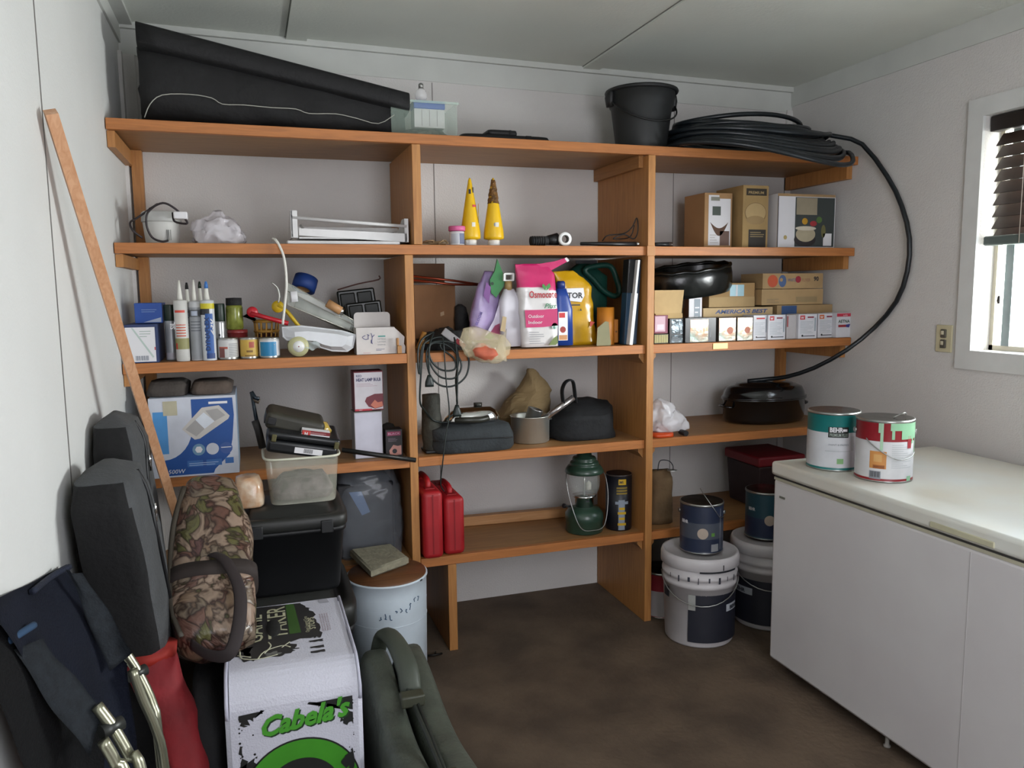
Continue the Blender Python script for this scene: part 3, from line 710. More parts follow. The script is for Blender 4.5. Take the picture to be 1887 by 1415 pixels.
def spraycan(name, label, px0, px1, pyt, Y, zb, bodym, capm, capf=.25, bands=(), group=None):
    x0, x1, hh = fr(px0, px1, pyt, Y, zb); R = (x1-x0)/2
    t = thing(name, label, 'spray can', ((x0+x1)/2, Y+R, zb+e_), 0, group)
    b = B('can_body', bodym); z = hh*(1-capf)
    b.lathe([(R*.93, 0), (R*.98, .003), (R*.96, .006), (R*.96, z-.012), (R*.90, z-.004), (R*.8, z)], n=30); b.done(t)
    b = B('cap', capm); b.lathe([(R*.93, z-.005), (R*.96, z-.003), (R*.93, hh-.003), (R*.89, hh), (0, hh)], n=30); b.done(t)
    if bands:
        b = B('label')
        for a0, a1, q0, q1, mt in bands: b.wrapband(R*.965, a0, a1, hh*q0, hh*q1, mt)
        b.done(t, fix=False)
    return t
dgreen = mat('15291f', .4); silv = mat('a3a6ab', .35, .3)
spraycan('spray_can', 'grey spray can with dark green cap left of the caulk tubes', 299, 323, 562, .06, S3, silv, dgreen, .26, ((-1.3, 1.3, .02, .14, mat('b7b4bd', .5)),), 'spray cans with dark green caps')
spraycan('spray_can', 'silver spray can with dark green cap right of the blue lettered caulk tube', 390, 414, 560, .10, S3, mat('b4b6b8', .25, .5), dgreen, .30, ((-.2, .1, .40, .44, ink),), 'spray cans with dark green caps')
def caulk(name, label, px0, px1, pys, pyn, Y, bodym, nozm, art, tipm=None, noz=None):
    x0, x1, hs_ = fr(px0, px1, pys, Y, S3); R = (x1-x0)/2; hn = at((px0+px1)/2, pyn, Y)[1]-S3
    t = thing(name, label, 'caulk tube', ((x0+x1)/2, Y+R, S3+e_), 0, 'caulking tubes')
    b = B('cartridge', bodym); b.lathe([(R*.93, 0), (R*.97, .002), (R*.97, hs_*.985), (R*.9, hs_), (R*.4, hs_+.002)], n=30); b.done(t)
    k = (noz or 0)
    b = B('nozzle', nozm); b.lathe([(R*.42, hs_+.001), (R*.36, hs_+.012), (R*.22, hn*.93), (R*.12, hn)], c=(k, 0, 0), n=18)
    if tipm: b.lathe([(R*.28, hn*.92), (R*.26, hn*.96), (R*.14, hn+.002), (0, hn+.002)], c=(k, 0, 0), n=16, mt=tipm)
    b.done(t)
    b = B('label'); art(b, R*.975, hs_); b.done(t, fix=False); return t
nozw = mat('d9d8cf', .4)
def a1(b, R, h):
    b.wrapband(R, -.9, .7, h*.80, h*.84, mat('cf4a3a', .5)); b.wrapband(R, -.9, .8, h*.60, h*.79, mat('cfc9c2', .5))
    for k in range(5): b.wrapband(R, -.8, .7, h*(.41+.045*k), h*(.43+.045*k), mat('c05a42', .5))
    b.wrapband(R, -1.4, 1.4, h*.20, h*.38, mat('8f8c5c', .5)); b.wrapband(R, -1.0, -.7, h*.20, h*.30, red)
caulk('caulk_tube', 'white and orange lettered caulk tube, front left of the caulk tubes', 317, 344, 554, 517, .0, mat('c9c8c4', .4), nozw, a1)
def a2(b, R, h):
    b.wrapband(R, -1.4, 1.4, h*.02, h*.90, mat('8f9296', .45)); b.wrapband(R, -1.4, 1.4, h*.74, h*.86, mat('22242a', .5)); b.wrapband(R, -.6, .4, h*.76, h*.84, mat('aab3c4', .5))
    b.text('SIL', -.012, h*.30, .020, whitep, M=T_((0, -R-.0006, 0)) @ Matrix(((0, 0, -1, -.004), (0, 1, 0, 0), (1, 0, 0, h*.60), (0, 0, 0, 1))), bold=.02)
    for k in range(4): b.wrapband(R*1.002, -.8, .8, h*(.50+.05*k), h*(.515+.05*k), mat('5c6068', .5))
caulk('caulk_tube', 'grey caulk tube with a black band, middle of the three front ones', 345, 370, 556, 516, .012, mat('b9babc', .4), nozw, a2)
def a3(b, R, h):
    b.wrapband(R, -1.45, 1.45, h*.0, h*.95, mat('ccd0d4', .4)); b.wrapband(R*1.002, -1.45, 1.45, h*.86, h*.95, mat('cfc22a', .5)); b.wrapband(R*1.002, -1.45, .3, h*.76, h*.86, mat('2a2c30', .5))
    b.wrapband(R*1.003, -.35, .8, h*.05, h*.78, mat('24559c', .5)); b.wrapband(R*1.004, -.4, .9, h*.03, h*.12, navy)
    MM = Matrix(((0, 0, -1, .004), (0, 1, 0, -R*1.01-.0010), (1, 0, 0, h*.16), (0, 0, 0, 1)))
    b.text('DYNAFLEX', 0, 0, .020, mat('17305e', .5), M=MM, shear=0, bold=.03, fit=h*.56)
    MM = Matrix(((0, 0, -1, .0155), (0, 1, 0, -R*.93), (1, 0, 0, h*.42), (0, 0, 0, 1))); b.text('230', 0, 0, .018, whitep, M=MM, bold=.03, shear=.3, fit=h*.28)
caulk('caulk_tube', 'caulk tube with blue vertical lettering and blue nozzle tip, front right of the group', 367, 394, 554, 520, .0, mat('c9cccf', .4), nozw, a3, mat('3f78c0', .5))
caulk('caulk_tube', 'caulk tube behind the front row with a black capped white nozzle on the left', 333, 357, 560, 522, .075, mat('b9bab8', .4), nozw, a2, blackm)
caulk('caulk_tube', 'caulk tube behind the front row, its nozzle under a dark green stopper', 357, 381, 560, 520, .075, mat('b9bab8', .4), nozw, a1, dgreen)
# jar, red tin, cans
x0, x1, hh = fr(418, 456, 608, .10, S3); zr = S3+hh
t = thing('red_tin', 'dark red tin under the jar of green lining on the third shelf', 'tin', ((x0+x1)/2, .13, S3+e_)); R = (x1-x0)/2
b = B('tin_body', mat('6e1f20', .4)); b.lathe([(R*.96, 0), (R, .003), (R, hh-.012)], n=30); b.done(t)
b = B('lid', mat('8a3030', .35)); b.lathe([(R*1.02, hh-.012), (R*1.03, hh-.010), (R*1.0, hh-.001), (0, hh-.001)], n=30); b.done(t)
x0, x1, _ = fr(413, 447, 548, .10, zr); hh = at(430, 549, .10)[1]-zr; R = (x1-x0)/2
t = thing('glass_jar', 'jar of yellow green contents with a black lid standing on the dark red tin', 'jar', ((x0+x1)/2, .125, zr+e_))
b = B('jar_body', mat('8a9040', .2, noise_amt=.25, scale=30)); b.lathe([(R*.85, 0), (R*.95, .004), (R*.95, hh*.68), (R*.85, hh*.76)], n=30); b.done(t)
b = B('lid', blackm); b.lathe([(R*.86, hh*.76), (R*.9, hh*.78), (R*.88, hh*.99), (0, hh)], n=30); b.done(t)
def tx1(b, R, h): b.wrapband(R, -.9, -.3, h*.05, h*.55, mat('7d4c48', .5)); b.wrapband(R, -.9, .0, h*.5, h*.6, mat('b55a4a', .5)); [b.wrapband(R, .1, 1.1, h*(.15+.08*k), h*(.18+.08*k), grey) for k in range(8)]
paintcan('small_paint_can', 'small white labelled paint can, left of the three at the third shelf edge', 399, 439, 623, .045, S3, mat('c6c6c6', .35, .3), [(-1.4, 1.4, .04, .88, mat('c9c9c8', .45))], 'small paint cans on the third shelf', gallon=False, text=tx1)
def tx2(b, R, h): b.wrapband(R, -.3, .5, h*.62, h*.90, mat('d0b24a', .5)); b.wrapband(R*1.001, .0, .6, h*.48, h*.72, mat('a84e3a', .5)); b.text('M IN W', -.016, h*.3, .011, ink, M=T_((0, -R-.0008, 0)), fit=.034, bold=.01); b.text('WOOD', -.012, h*.1, .010, red, M=T_((0, -R-.0008, 0)), fit=.028)
tx2b = lambda b, R, h: (b.wrapband(R*1.001, .0, .6, h*.52, h*.80, mat('a84e3a', .5)), b.wrapband(R*1.001, -.5, .8, h*.12, h*.17, mat('7c5a28', .5)), b.wrapband(R*1.001, -.3, .4, h*.3, h*.4, mat('7c5a28', .5)))
paintcan('small_paint_can', 'small yellow labelled stain can, middle of the three at the third shelf edge', 441, 475, 622, .045, S3, mat('b8b2a0', .35, .4), [(-1.4, 1.4, .04, .90, mat('c8a44a', .5))], 'small paint cans on the third shelf', gallon=False, text=tx2b)
def tx3(b, R, h): b.wrapband(R*1.001, -1.05, .7, h*.1, h*.80, mat('1f7fb0', .4)); b.use(chrome); b.lathe([(.0, -.001), (.003, 0), (.0, .001)], c=(R*.45, -R*.93, h*.66), n=8)
paintcan('small_paint_can', 'small bright blue labelled can, right of the three at the third shelf edge', 476, 515, 622, .045, S3, mat('cfcfcf', .35, .3), [(-1.45, 1.45, .02, .84, whitep)], 'small paint cans on the third shelf', gallon=False, text=tx3, lidm=mat('4a5450', .4, .6))
x0, x1, hh = fr(468, 515, 594, .13, S3); w_ = x1-x0
b = B('woven_basket', mat('b8883a', .6, noise_amt=.2)); 
for k in range(14):
    a = 2*PI*k/14; b.tube([(w_*.4*math.cos(a), .05*math.sin(a), 0), (w_*.5*math.cos(a+.2), .06*math.sin(a+.2), hh)], .003, n=5)
for z in (0.003, hh*.35, hh*.7, hh): b.tube([((w_*.4+w_*.1*z/hh)*math.cos(2*PI*k/20), (.05+.01*z/hh)*math.sin(2*PI*k/20), z) for k in range(20)], .005, n=6, closed=True)
b.lathe([(0, .002), (w_*.42, .002), (w_*.44, hh*.6), (0, hh*.65)], n=20, sy=.9, mt=mat('4c2a20', .8))
tag(b.done(), 'small yellow wire basket behind the blue labelled can', 'basket', loc=((x0+x1)/2, .19, S3+e_*3))
def P3(px, py, Y): x, z = at(px, py, Y); return Vector((x, Y, z))
# red handled knife / yellow handled tool
t = thing('red_handled_tool', 'red plastic handled tool lying over the cans behind the blue labelled one', 'tool', P3(450, 580, .10))
o_ = Vector(t.location)
b = B('handle', mat('b81f2c', .4)); b.tube([P3(462, 575, .10)-o_, P3(490, 586, .10)-o_, P3(531, 594, .10)-o_], [.014, .010, .012], n=10, flat=.7, sub=2)if 0 else b.tube([P3(462, 577, .10)-o_, P3(490, 585, .10)-o_, P3(531, 596, .10)-o_], [.014, .011, .012], n=10, flat=.7)
b.lathe([(.0, -.008), (.017, -.008), (.019, 0), (.017, .008), (0, .008)], c=(0, 0, 0), n=20, M=T_(P3(465, 575, .10)-o_) @ Rm(PI/2, 'X')); b.done(t)
b = B('blade', steel); b.poly([(p.x, p.z) for p in (P3(447, 583, .1)-o_, P3(470, 592, .1)-o_, P3(472, 587, .1)-o_, P3(455, 578, .1)-o_)], -.004); 
bmesh.ops.solidify(b.bm, geom=b.bm.faces[:], thickness=.002); b.done(t)
t = thing('caulking_hook_tool', 'yellow handled tool with a curved metal hook standing behind the white paint tray', 'tool', P3(520, 590, .12)); o_ = Vector(t.location)
yl = mat('c9a81c', .45)
b = B('handle', yl); b.tube([P3(512, 562, .12)-o_, P3(530, 575, .12)-o_, P3(553, 604, .10)-o_], [.013, .010, .010], n=10, flat=.7)
b.lathe([(0, -.008), (.020, -.008), (.021, 0), (.020, .008), (0, .008)], n=22, M=T_(P3(512, 565, .118)-o_) @ Rm(PI/2, 'X')); b.done(t)
b = B('metal_hook', steel); b.tube([P3(513, 558, .11)-o_, P3(515, 545, .11)-o_, P3(511, 530, .11)-o_, P3(500, 520, .11)-o_], [.003, .004, .004, .003], sub=4, n=8); b.done(t)

# white paint tray held on edge
t = thing('paint_tray', 'white plastic paint tray standing on its edge at the front of the third shelf', 'paint tray', P3(588, 640, .03)); o_ = Vector(t.location); o_.z = S3+e_; t.location = o_
wt = mat('d0d2d6', .3)
A = [P3(p[0], p[1], .03)-o_ for p in ((520, 603), (522, 620), (528, 626), (575, 630), (592, 640), (612, 646), (640, 647), (650, 640), (655, 617), (630, 610), (590, 605), (555, 601))]
A = [(p.x, max(p.z, .004)) for p in A]; C_ = (sum(p[0] for p in A)/12, sum(p[1] for p in A)/12)
b = B('tray_basin', wt)
rings = []
for (k, y) in ((1.0, .0), (.95, .002), (.86, .05), (.70, .055)): rings.append([((p[0]-C_[0])*k+C_[0], y, (p[1]-C_[1])*k+C_[1]) for p in A])
vs = sum(rings, []); n = 12; fs = [(q*n+i, q*n+(i+1) % n, (q+1)*n+(i+1) % n, (q+1)*n+i) for q in range(3) for i in range(n)]+[tuple(3*n+i for i in range(n))]
b.add(vs, fs, False); bmesh.ops.recalc_face_normals(b.bm, faces=b.bm.faces[:]); bmesh.ops.solidify(b.bm, geom=b.bm.faces[:], thickness=-.002); 
# the face towards the room is the closed underside
b.add([(p[0], .0, p[1]) for p in A]+[((p[0]-C_[0])*.72+C_[0]+.004, -.022, (p[1]-C_[1])*.62+C_[1]) for p in A], [(i, (i+1) % n, n+(i+1) % n, n+i) for i in range(n)]+[tuple(n+i for i in range(n))], False)
b.done(t)
b = B('rim', wt); b.tube([(p[0], .0, p[1]) for p in A], .0035, n=6, closed=True); b.done(t)
# wrapped paper roll
x_, z_ = at(551, 644, .0)
t = thing('tape_roll_in_wrap', 'cream tape roll in clear wrap with its white end facing forward', 'tape roll', (x_, .005, S3+e_+.036), rot=(PI/2, 0, 0))
b = B('roll', mat('b9b78c', .4)); b.lathe([(.0, .0), (.020, 0), (.034, -.003), (.036, -.045), (0, -.045)], n=30); b.done(t)
b = B('core_face', lead); b.lathe([(.002, .0015), (.019, .0015), (.019, 0)], n=26); b.lathe([(0, .0017), (.0022, .0017)], n=10, mt=red); b.done(t)
b = B('plastic_wrap', glass('f0ffff', .35, .08)); b.sheet(lambda u, v: Vector((.02+.05*u, -.012+.02*v*(1+u)+.005*math.sin(9*u), -.01+.012*math.sin(7*u+5*v))), 8, 5); b.done(t)
# clear clamshell with roller
t = thing('roller_frame_pack', 'clear plastic pack holding a paint roller, sloping down behind the white tray', 'paint roller', P3(590, 560, .10)); o_ = Vector(t.location)
cp = glass('dfe6dd', .22, .05)
TL, TR, BR, BL = (P3(527, 519, .09), P3(655, 592, .09), P3(652, 612, .09), P3(530, 562, .09))
b = B('clear_shell', cp); q = [p-o_ for p in (TL, TR, BR, BL)]
b.add([v+Vector((0, y, 0)) for y in (0, .05) for v in q], [(0, 1, 2, 3), (7, 6, 5, 4), (0, 4, 5, 1), (1, 5, 6, 2), (2, 6, 7, 3), (3, 7, 4, 0)]); b.done(t, label='clear ribbed plastic')
b = B('shell_edge', mat('a9a79c', .2, .4)); b.tube([v for v in q], .002, n=6, closed=True); m0 = (q[0]*.62+q[3]*.38); m1 = (q[1]*.62+q[2]*.38); b.tube([m0+Vector((0, -.002, 0)), m1+Vector((0, -.002, 0))], .0015, n=5); b.done(t)
b = B('roller_sleeve', mat('8d8f86', .8, noise_amt=.2, scale=40)); b.tube([P3(545, 557, .115)-o_, P3(644, 603, .115)-o_], .019, n=16); b.done(t)
b = B('roller_core', mat('b98a5c', .5)); b.tube([P3(603, 558, .075)-o_, P3(628, 573, .075)-o_], .015, n=16); b.tube([P3(628, 573, .075)-o_, P3(633, 575, .07)-o_], [.013, .013], n=16, mt=chrome); b.done(t)
b = B('label', whitep); b.tube([P3(541, 537, .086)-o_, P3(543, 556, .086)-o_], .012, n=8, flat=.1); b.done(t)
x_, z_ = at(561, 523, .24)
t = thing('masking_tape', 'roll of blue masking tape on the clear roller pack at the back', 'tape roll', (x_, .22, z_), rot=(-.35, .35, 0)); 
b = B('tape_wound', mat('1c3f86', .6)); b.lathe([(.025, -.024), (.042, -.024), (.043, 0), (.042, .024), (.025, .024), (.025, -.024)], n=32, closed=True); b.done(t)
b = B('card_core', card); b.lathe([(.022, -.023), (.025, -.023), (.025, .023), (.022, .023), (.022, -.023)], n=24, closed=True); b.done(t)
# dark blister trays stacked at the right back
for i, (p, lab, Y, yw) in enumerate((((634, 527, 702, 582), 'black divided plastic tray leaning against the back of the third shelf', .27, .0), ((648, 552, 712, 592), 'black plastic tray in front of the leaning divided one', .19, 0))):
    xa, za = at(p[0], p[3], Y); xb, zt_ = at(p[2], p[1], Y)
    t = thing('divided_tray', lab, 'tray', ((xa+xb)/2, Y, S3+e_ if i == 0 else S3+e_), 0, 'black plastic trays'); w_ = xb-xa; hh = zt_-S3
    b = B('tray_body', mat('141a16', .3, noise_amt=.2)); MM = Rm(-.10, 'Y') @ Rm(-.12, 'X'); MM = T_((0, 0, .008)) @ MM
    b.box(-w_/2, w_/2, .0, .03, 0.01, hh*.93, bev=.006, M=MM); b.done(t)
    b = B('compartment', mat('151a17', .5, noise_amt=.2))
    for k in range(2):
        for j in range(2): b.box(-w_*.44+w_*.45*k, -w_*.04+w_*.45*k, -.008, .001, hh*(.08+.43*j), hh*(.45+.43*j), bev=.005, M=MM)
    b.done(t)
b = B('twig_stick', mat('5c3b34', .7)); b.tube([P3(622, 534, .30), P3(660, 523, .30), P3(698, 515, .30), P3(698, 508, .30)], .003, sub=3, n=6); tag(b.done(), 'thin reddish stick lying over the black trays at the back of the third shelf', 'stick')
# white open carton
x0, x1, hh = fr(656, 727, 604, .02, S3); w_ = x1-x0
t = thing('open_white_box', 'open white carton with scribbled writing at the right end of the left bay', 'box', ((x0+x1)/2, .02, S3+e_))
pl = mat('cfc9c6', .6); 
b = B('box_walls', pl); b.box(-w_/2, w_/2, 0, .0015, 0, hh); b.box(-w_/2, w_/2, .068, .07, 0, hh); b.box(-w_/2, -w_/2+.0015, .0015, .068, 0, hh); b.box(w_/2-.0015, w_/2, .0015, .068, 0, hh); b.box(-w_/2, w_/2, .0015, .068, 0, .0015); b.done(t)
def rr(x0, x1, z0, z1, r, n=6):
    P = [(x0, z0), (x1, z0)]
    for i in range(n+1): a = PI/2*i/n; P.append((x1-r+r*math.cos(a), z1-r+r*math.sin(a)))
    for i in range(n+1): a = PI/2+PI/2*i/n; P.append((x0+r+r*math.cos(a), z1-r+r*math.sin(a)))
    return P
b = B('back_flap', pl); b.prism(rr(-w_/2+.002, w_/2-.004, hh, hh+.052, .013), .066, .0675); b.done(t)
b = B('side_flap', pl); b.prism([(w_/2, .0), (w_/2+.035, -.0), (w_/2+.037, hh*.25), (w_/2+.032, hh*.35), (w_/2+.035, hh*.62), (w_/2, hh*.98)], .0, .0012); b.done(t)
b = B('label'); ib = mat('3b3f86', .5)
def scr(b, P, r=.0009): b.tube([(x, -.0012, z) for x, z in P], r, sub=4, n=4)
b.use(ib); scr(b, [(-.036, .066), (-.046, .06), (-.036, .052), (-.028, .054)]); scr(b, [(-.03, .07), (-.022, .066)]); scr(b, [(-.026, .068), (-.026, .052)]); scr(b, [(-.016, .074), (-.012, .058), (-.014, .045), (-.012, .036)]); scr(b, [(-.004, .068), (-.012, .06)]); scr(b, [(-.016, .05), (-.016, .038)])
b.use(mat('2f8f86', .5)).rect(.008, .034, .060, .064, -.0006)
for k, t_ in enumerate(('NITRILE', 'LATEX', 'EXAM GL')): b.text(t_, .006, .050-k*.010, .007, mat('8a8f92', .6), y=-.0008, fit=.028)
lines(b, .0, .034, .012, .02, 2, mat('77788c', .6)); lines(b, -.045, -.02, .004, .007, 1, mat('b98a88', .6)); b.done(t, fix=False)
b = B('cork_clip', wood('b5834a', '9a6a38', 'Z')); b.box(-.008, .008, 0, .012, 0, .028, bev=.002); b.box(-.010, -.001, .001, .011, .028, .055, bev=.002); x_, z_ = at(749, 645, .0); tag(b.done(), 'small wooden peg leaning on the lower left divider beside the open white box', 'peg', loc=(-.058, .0, S3+e_))

# ================================================================ THIRD SHELF, middle bay
x0, x1, hh = fr(763, 838, 525, .20, S3); 
t = carton('brown_cardboard_box', 'open brown cardboard box at the back left of the middle bay', 763, 838, 525, .22, .16, S3, mat('7d5a3c', .85, noise_amt=.08), rz=-.06)
w_ = x1-x0
b = B('top_flap', mat('5f4430', .85)); b.box(-w_/2, w_/2-.03, .10, .104, hh, hh+.075, M=Rm(.1, 'X') @ T_((0, -.02, 0))); b.done(t)
b = B('print_mark', mat('a58c70', .8)); b.poly([(0.02, hh*.5), (.035, hh*.52), (.034, hh*.58), (.02, hh*.56)], -.0012); b.done(t)
for k, (z1, z2, lb) in enumerate(((509, 523, 'upper of two copper tubes lying over the brown cardboard box'), (516, 524, 'lower copper tube lying over the brown cardboard box'))):
    b = B('copper_tube', mat('8e4330', .3, .8)); p = [P3(762, z1, .17), P3(835, z1+8, .19), P3(905, z2+(4 if k == 0 else 1), .21)]
    b.tube(p, .0045, n=8); tag(b.done(), lb, 'tube', 'copper tubes')
b = B('dark_rag', mat('1a1b1c', .9, bump=.6, bscale=60)); b.loft([(0, .10, 0, .10, .085), (0, .10, .04, .095, .08), (.01, .1, .065, .07, .06), (0, .1, .075, .02, .02)], n=30, sub=4, nz=.02, ns=18)
for v in b.bm.verts: v.co.z = max(v.co.z, 0)
x_, _ = at(815, 630, .1); tag(b.done(), 'black cloth heap under the looped cords on the third shelf', 'cloth', loc=(x_+.02, .05, S3+e_*.5))
b = B('dark_glove', mat('131416', .8, bump=.5)); b.loft([(0, 0, 0, .03, .03), (0, 0, .05, .036, .025), (-.01, 0, .10, .03, .02), (-.014, 0, .155, .02, .014), (-.016, 0, .165, .008, .008)], n=20, sub=3, nz=.006, ns=20)
x_, _ = at(862, 600, .15); tag(b.done(), 'black glove shape standing behind the cords left of the lilac flower bag', 'glove', loc=(x_, .20, S3+.004))
x_, z_ = at(778, 615, .02)
b = B('wooden_grip', wood('a8793c', '80561f', 'Z')); b.tube([(-.012, 0, .012), (0, 0, .035), (.014, 0, .072)], [.011, .010, .009], n=12); b.box(.0, .03, -.006, .006, .03, .04, bev=.002); x_, z_ = at(775, 637, .02); tag(b.done(), 'short wooden handle at the left end of the middle bay beside the cords', 'handle', loc=(max(x_, .025), .03, S3+e_))

# orange in bag hanging over edge
x0, x1, _ = fr(846, 941, 600, -.03, S3); w_ = x1-x0
t = thing('produce_bag', 'clear crinkled bag with an orange lump hanging over the third shelf edge', 'bag', ((x0+x1)/2, .0, S3+e_))
zlow = at(910, 671, -.05)[1]-S3
b = B('bag_film', glass('d9cba8', .38, .15)); q = []
b.loft([(0.03, -.034, zlow, .012, .010), (.018, -.036, zlow*.75, .055, .022), (0, -.040, zlow*.2, w_*.46, .024), (-.005, -.038, .02, w_*.48, .024), (-.015, -.032, .055, w_*.40, .018), (-.05, -.030, .085, w_*.16, .010)], n=36, sub=4, nz=.010, ns=30); b.done(t)
b = B('bag_content', mat('c9664a', .7, noise_amt=.2)); b.loft([(0.0, -.046, zlow*.75, .022, .014), (-.005, -.052, zlow*.25, .047, .024), (-.015, -.050, .01, .042, .022), (-.02, -.04, .03, .01, .01)], n=24, sub=3, nz=.006, ns=20); b.done(t, label='orange lump showing through the film')
b = B('bag_tail', glass('e8dcc0', .6, .15)); b.sheet(lambda u, v: Vector((.02+.06*u, -.03+.01*math.sin(6*u+4*v), -.03+.12*v*u-.01*u)), 8, 8, th=.0012); b.done(t)
x_, z_ = at(840, 628, -.01)
t = thing('lighter_pack', 'red and clear blister pack tilted beside the orange lump bag', 'pack', (x_, .012, S3+.045), rot=(0, -.9+PI*.0, 0))
b = B('clear_blister', glass('e8e4e6', .4, .08)); b.loft([(0, 0, -.05, .014, .008, 4), (0, 0, .05, .014, .008, 4)], n=20, M=Rm(PI, 'Y')); b.done(t)
b = B('red_insert', mat('a32230', .4)); b.box(-.009, .009, -.012, .004, -.045, -.005, bev=.002); b.done(t)

# lilac flower seed bag
def ctr(px, Y): return at(px, 600, Y)[0]
def zz(px, py, Y): return at(px, py, Y)[1]-S3
t = thing('flower_food_bag', 'lilac flower food bag with a torn green top leaning in the middle bay', 'bag', (ctr(898, .08), .08, S3+e_)); ox = t.location.x
lil = mat('a58fc0', .35, noise_amt=.15, scale=14, coat=.4)
def rx(px, Y): return at(px, 560, Y)[0]-ox
b = B('bag_body', lil); Y = .08
rows = [(628, 866, 922), (590, 868, 925), (555, 876, 924), (525, 886, 922), (500, 898, 918)]
b.loft([((rx(a, Y)+rx(c, Y))/2, .03, max(0, zz(890, py, Y)), (rx(c, Y)-rx(a, Y))/2, th_) for (py, a, c), th_ in zip(rows, (.028, .032, .026, .018, .010))], n=32, sub=4, e=3, nz=.005, ns=22); b.done(t)
b = B('green_top', mat('2c7a40', .35, coat=.4)); 
P = [(917, 478), (912, 500), (903, 516), (905, 540), (914, 549), (928, 528), (931, 514), (921, 488)]
b.prism([(rx(p[0], Y), zz(p[0], p[1], Y)) for p in P], -.004, .006); b.use(mat('163a20', .5)).disc(rx(907, Y), zz(907, 523, Y), .006, -.0055); b.done(t)
b = B('label'); b.use(mat('7a4a8c', .5)).poly([(rx(p[0], Y), zz(p[0], p[1], Y)) for p in ((890, 545), (900, 560), (904, 530), (896, 520))], -.008); 
b.use(mat('d8cfe4', .5)); b.poly([(rx(p[0], Y), zz(p[0], p[1], Y)) for p in ((892, 618), (908, 590), (918, 560), (922, 550), (921, 615))], -.010)
b.use(mat('a03a62', .5)).poly([(rx(p[0], Y), zz(p[0], p[1], Y)) for p in ((900, 615), (910, 600), (919, 596), (920, 618))], -.011); b.use(mat('3c6b3a', .5)).poly([(rx(p[0], Y), zz(p[0], p[1], Y)) for p in ((890, 622), (900, 612), (910, 622), (900, 626))], -.0115)
MM = T_((rx(878, Y), -.009, zz(878, 600, Y))) @ Rm(-1.15, 'Y'); b.text('BLOOM', 0, 0, .015, mat('6a5a9c', .5), M=MM, bold=.02); b.done(t, fix=False)

# white spray bottle
t = thing('spray_bottle', 'white plastic bottle with a tan neck and square cap left of the pink bag', 'bottle', (ctr(942, .05), .05, S3+e_)); ox = t.location.x; Y = .05
b = B('bottle_body', mat('d6d3dc', .3)); 
rows = [(639, 923, 963), (560, 923, 963), (552, 925, 961), (533, 933, 951)]
b.loft([((rx(a, Y)+rx(c, Y))/2, .025, max(0, zz(940, py, Y)), (rx(c, Y)-rx(a, Y))/2, th_) for (py, a, c), th_ in zip(rows, (.026, .026, .024, .012))], n=32, e=3.2); b.done(t)
b = B('neck', mat('a68a5a', .4)); b.lathe([(.015, zz(940, 535, Y)), (.014, zz(940, 518, Y))], c=((rx(941, Y)), .025, 0), n=20); b.done(t)
b = B('cap', lead); z0 = zz(940, 518, Y); z1 = zz(940, 503, Y); xm = rx(941, Y); b.prism([(xm-.022, z0), (xm-.021, z1-.003), (xm-.016, z1), (xm+.016, z1), (xm+.021, z1-.003), (xm+.019, z0), (xm+.012, z0), (xm+.013, z1-.007), (xm-.013, z1-.007), (xm-.014, z0)], .014, .036); b.box(xm-.013, xm+.013, .016, .034, z0-.001, z0+.004); b.done(t)
b = B('label'); b.use(mat('b8a27c', .5)).poly([(rx(p[0], Y), zz(p[0], p[1], Y)) for p in ((921, 610), (930, 612), (933, 585), (926, 583))], -.0015); b.done(t, fix=False)

# pink and white fertiliser bag
t = thing('plant_food_bag', 'large pink and white plant food pouch with torn pink top in the middle bay', 'bag', (ctr(996, .02), .02, S3+e_)); ox = t.location.x; Y = .02
foil = mat('d8d5d4', .28, noise_amt=.04, coat=.6, bump=.35, bscale=16); pink = mat('c92a6a', .3, coat=.6, bump=.3, bscale=16)
rows = [(640, 964, 1032), (600, 962, 1032), (560, 960, 1030), (530, 958, 1029), (505, 956, 1027), (486, 955, 1012)]
sec = [((rx(a, Y)+rx(c, Y))/2, .035, max(0, zz(990, py, Y)), (rx(c, Y)-rx(a, Y))/2, th_) for (py, a, c), th_ in zip(rows, (.030, .034, .033, .028, .016, .004))]
b = B('bag_body', foil); b.loft(sec, n=40, sub=5, e=3.6, nz=.004, ns=20)
b.mats.append(pink); zc1 = zz(990, 540, Y)
for f in b.bm.faces:
    c = f.calc_center_median()
    if c.z > zz(990, 532, Y)-.18*(c.x*.5) and c.z > zc1-.03*math.cos(c.x*20): f.material_index = 1
b.done(t)
b = B('torn_strip', pink); P = [(955, 488), (1000, 486), (1030, 481), (1050, 474), (1055, 480), (1040, 488), (1015, 502), (990, 506), (958, 505)]
b.prism([(rx(p[0], Y), zz(p[0], p[1], Y)) for p in P], .030, .034); b.use(whitep).poly([(rx(p[0], Y), zz(p[0], p[1], Y)) for p in ((1050, 474), (1055, 480), (1051, 483), (1046, 476))], .0295); b.done(t)
b = B('label'); fy = -.006
def pp(*P): return [(rx(p[0], Y), zz(p[0], p[1], Y)) for p in P]
b.use(mat('c2356c', .4)).poly(pp((968, 604), (966, 572), (1000, 571), (1026, 569), (1027, 600), (1000, 603)), fy)
xa = rx(974, Y); b.text('Osmocote', xa, zz(1000, 549, Y), .036, mat('b3222e', .4), y=fy-.001, bold=.02, fit=rx(1025, Y)-xa)
b.text('Plus', rx(1001, Y), zz(1030, 568, Y), .026, mat('1f7a4c', .4), y=fy-.001, shear=.4, bold=.01, fit=.048)
b.text('Outdoor', rx(972, Y), zz(1030, 585, Y), .018, whitep, y=fy-.001, fit=.062); b.text('Indoor', rx(972, Y), zz(1030, 596, Y), .018, whitep, y=fy-.001, fit=.055)
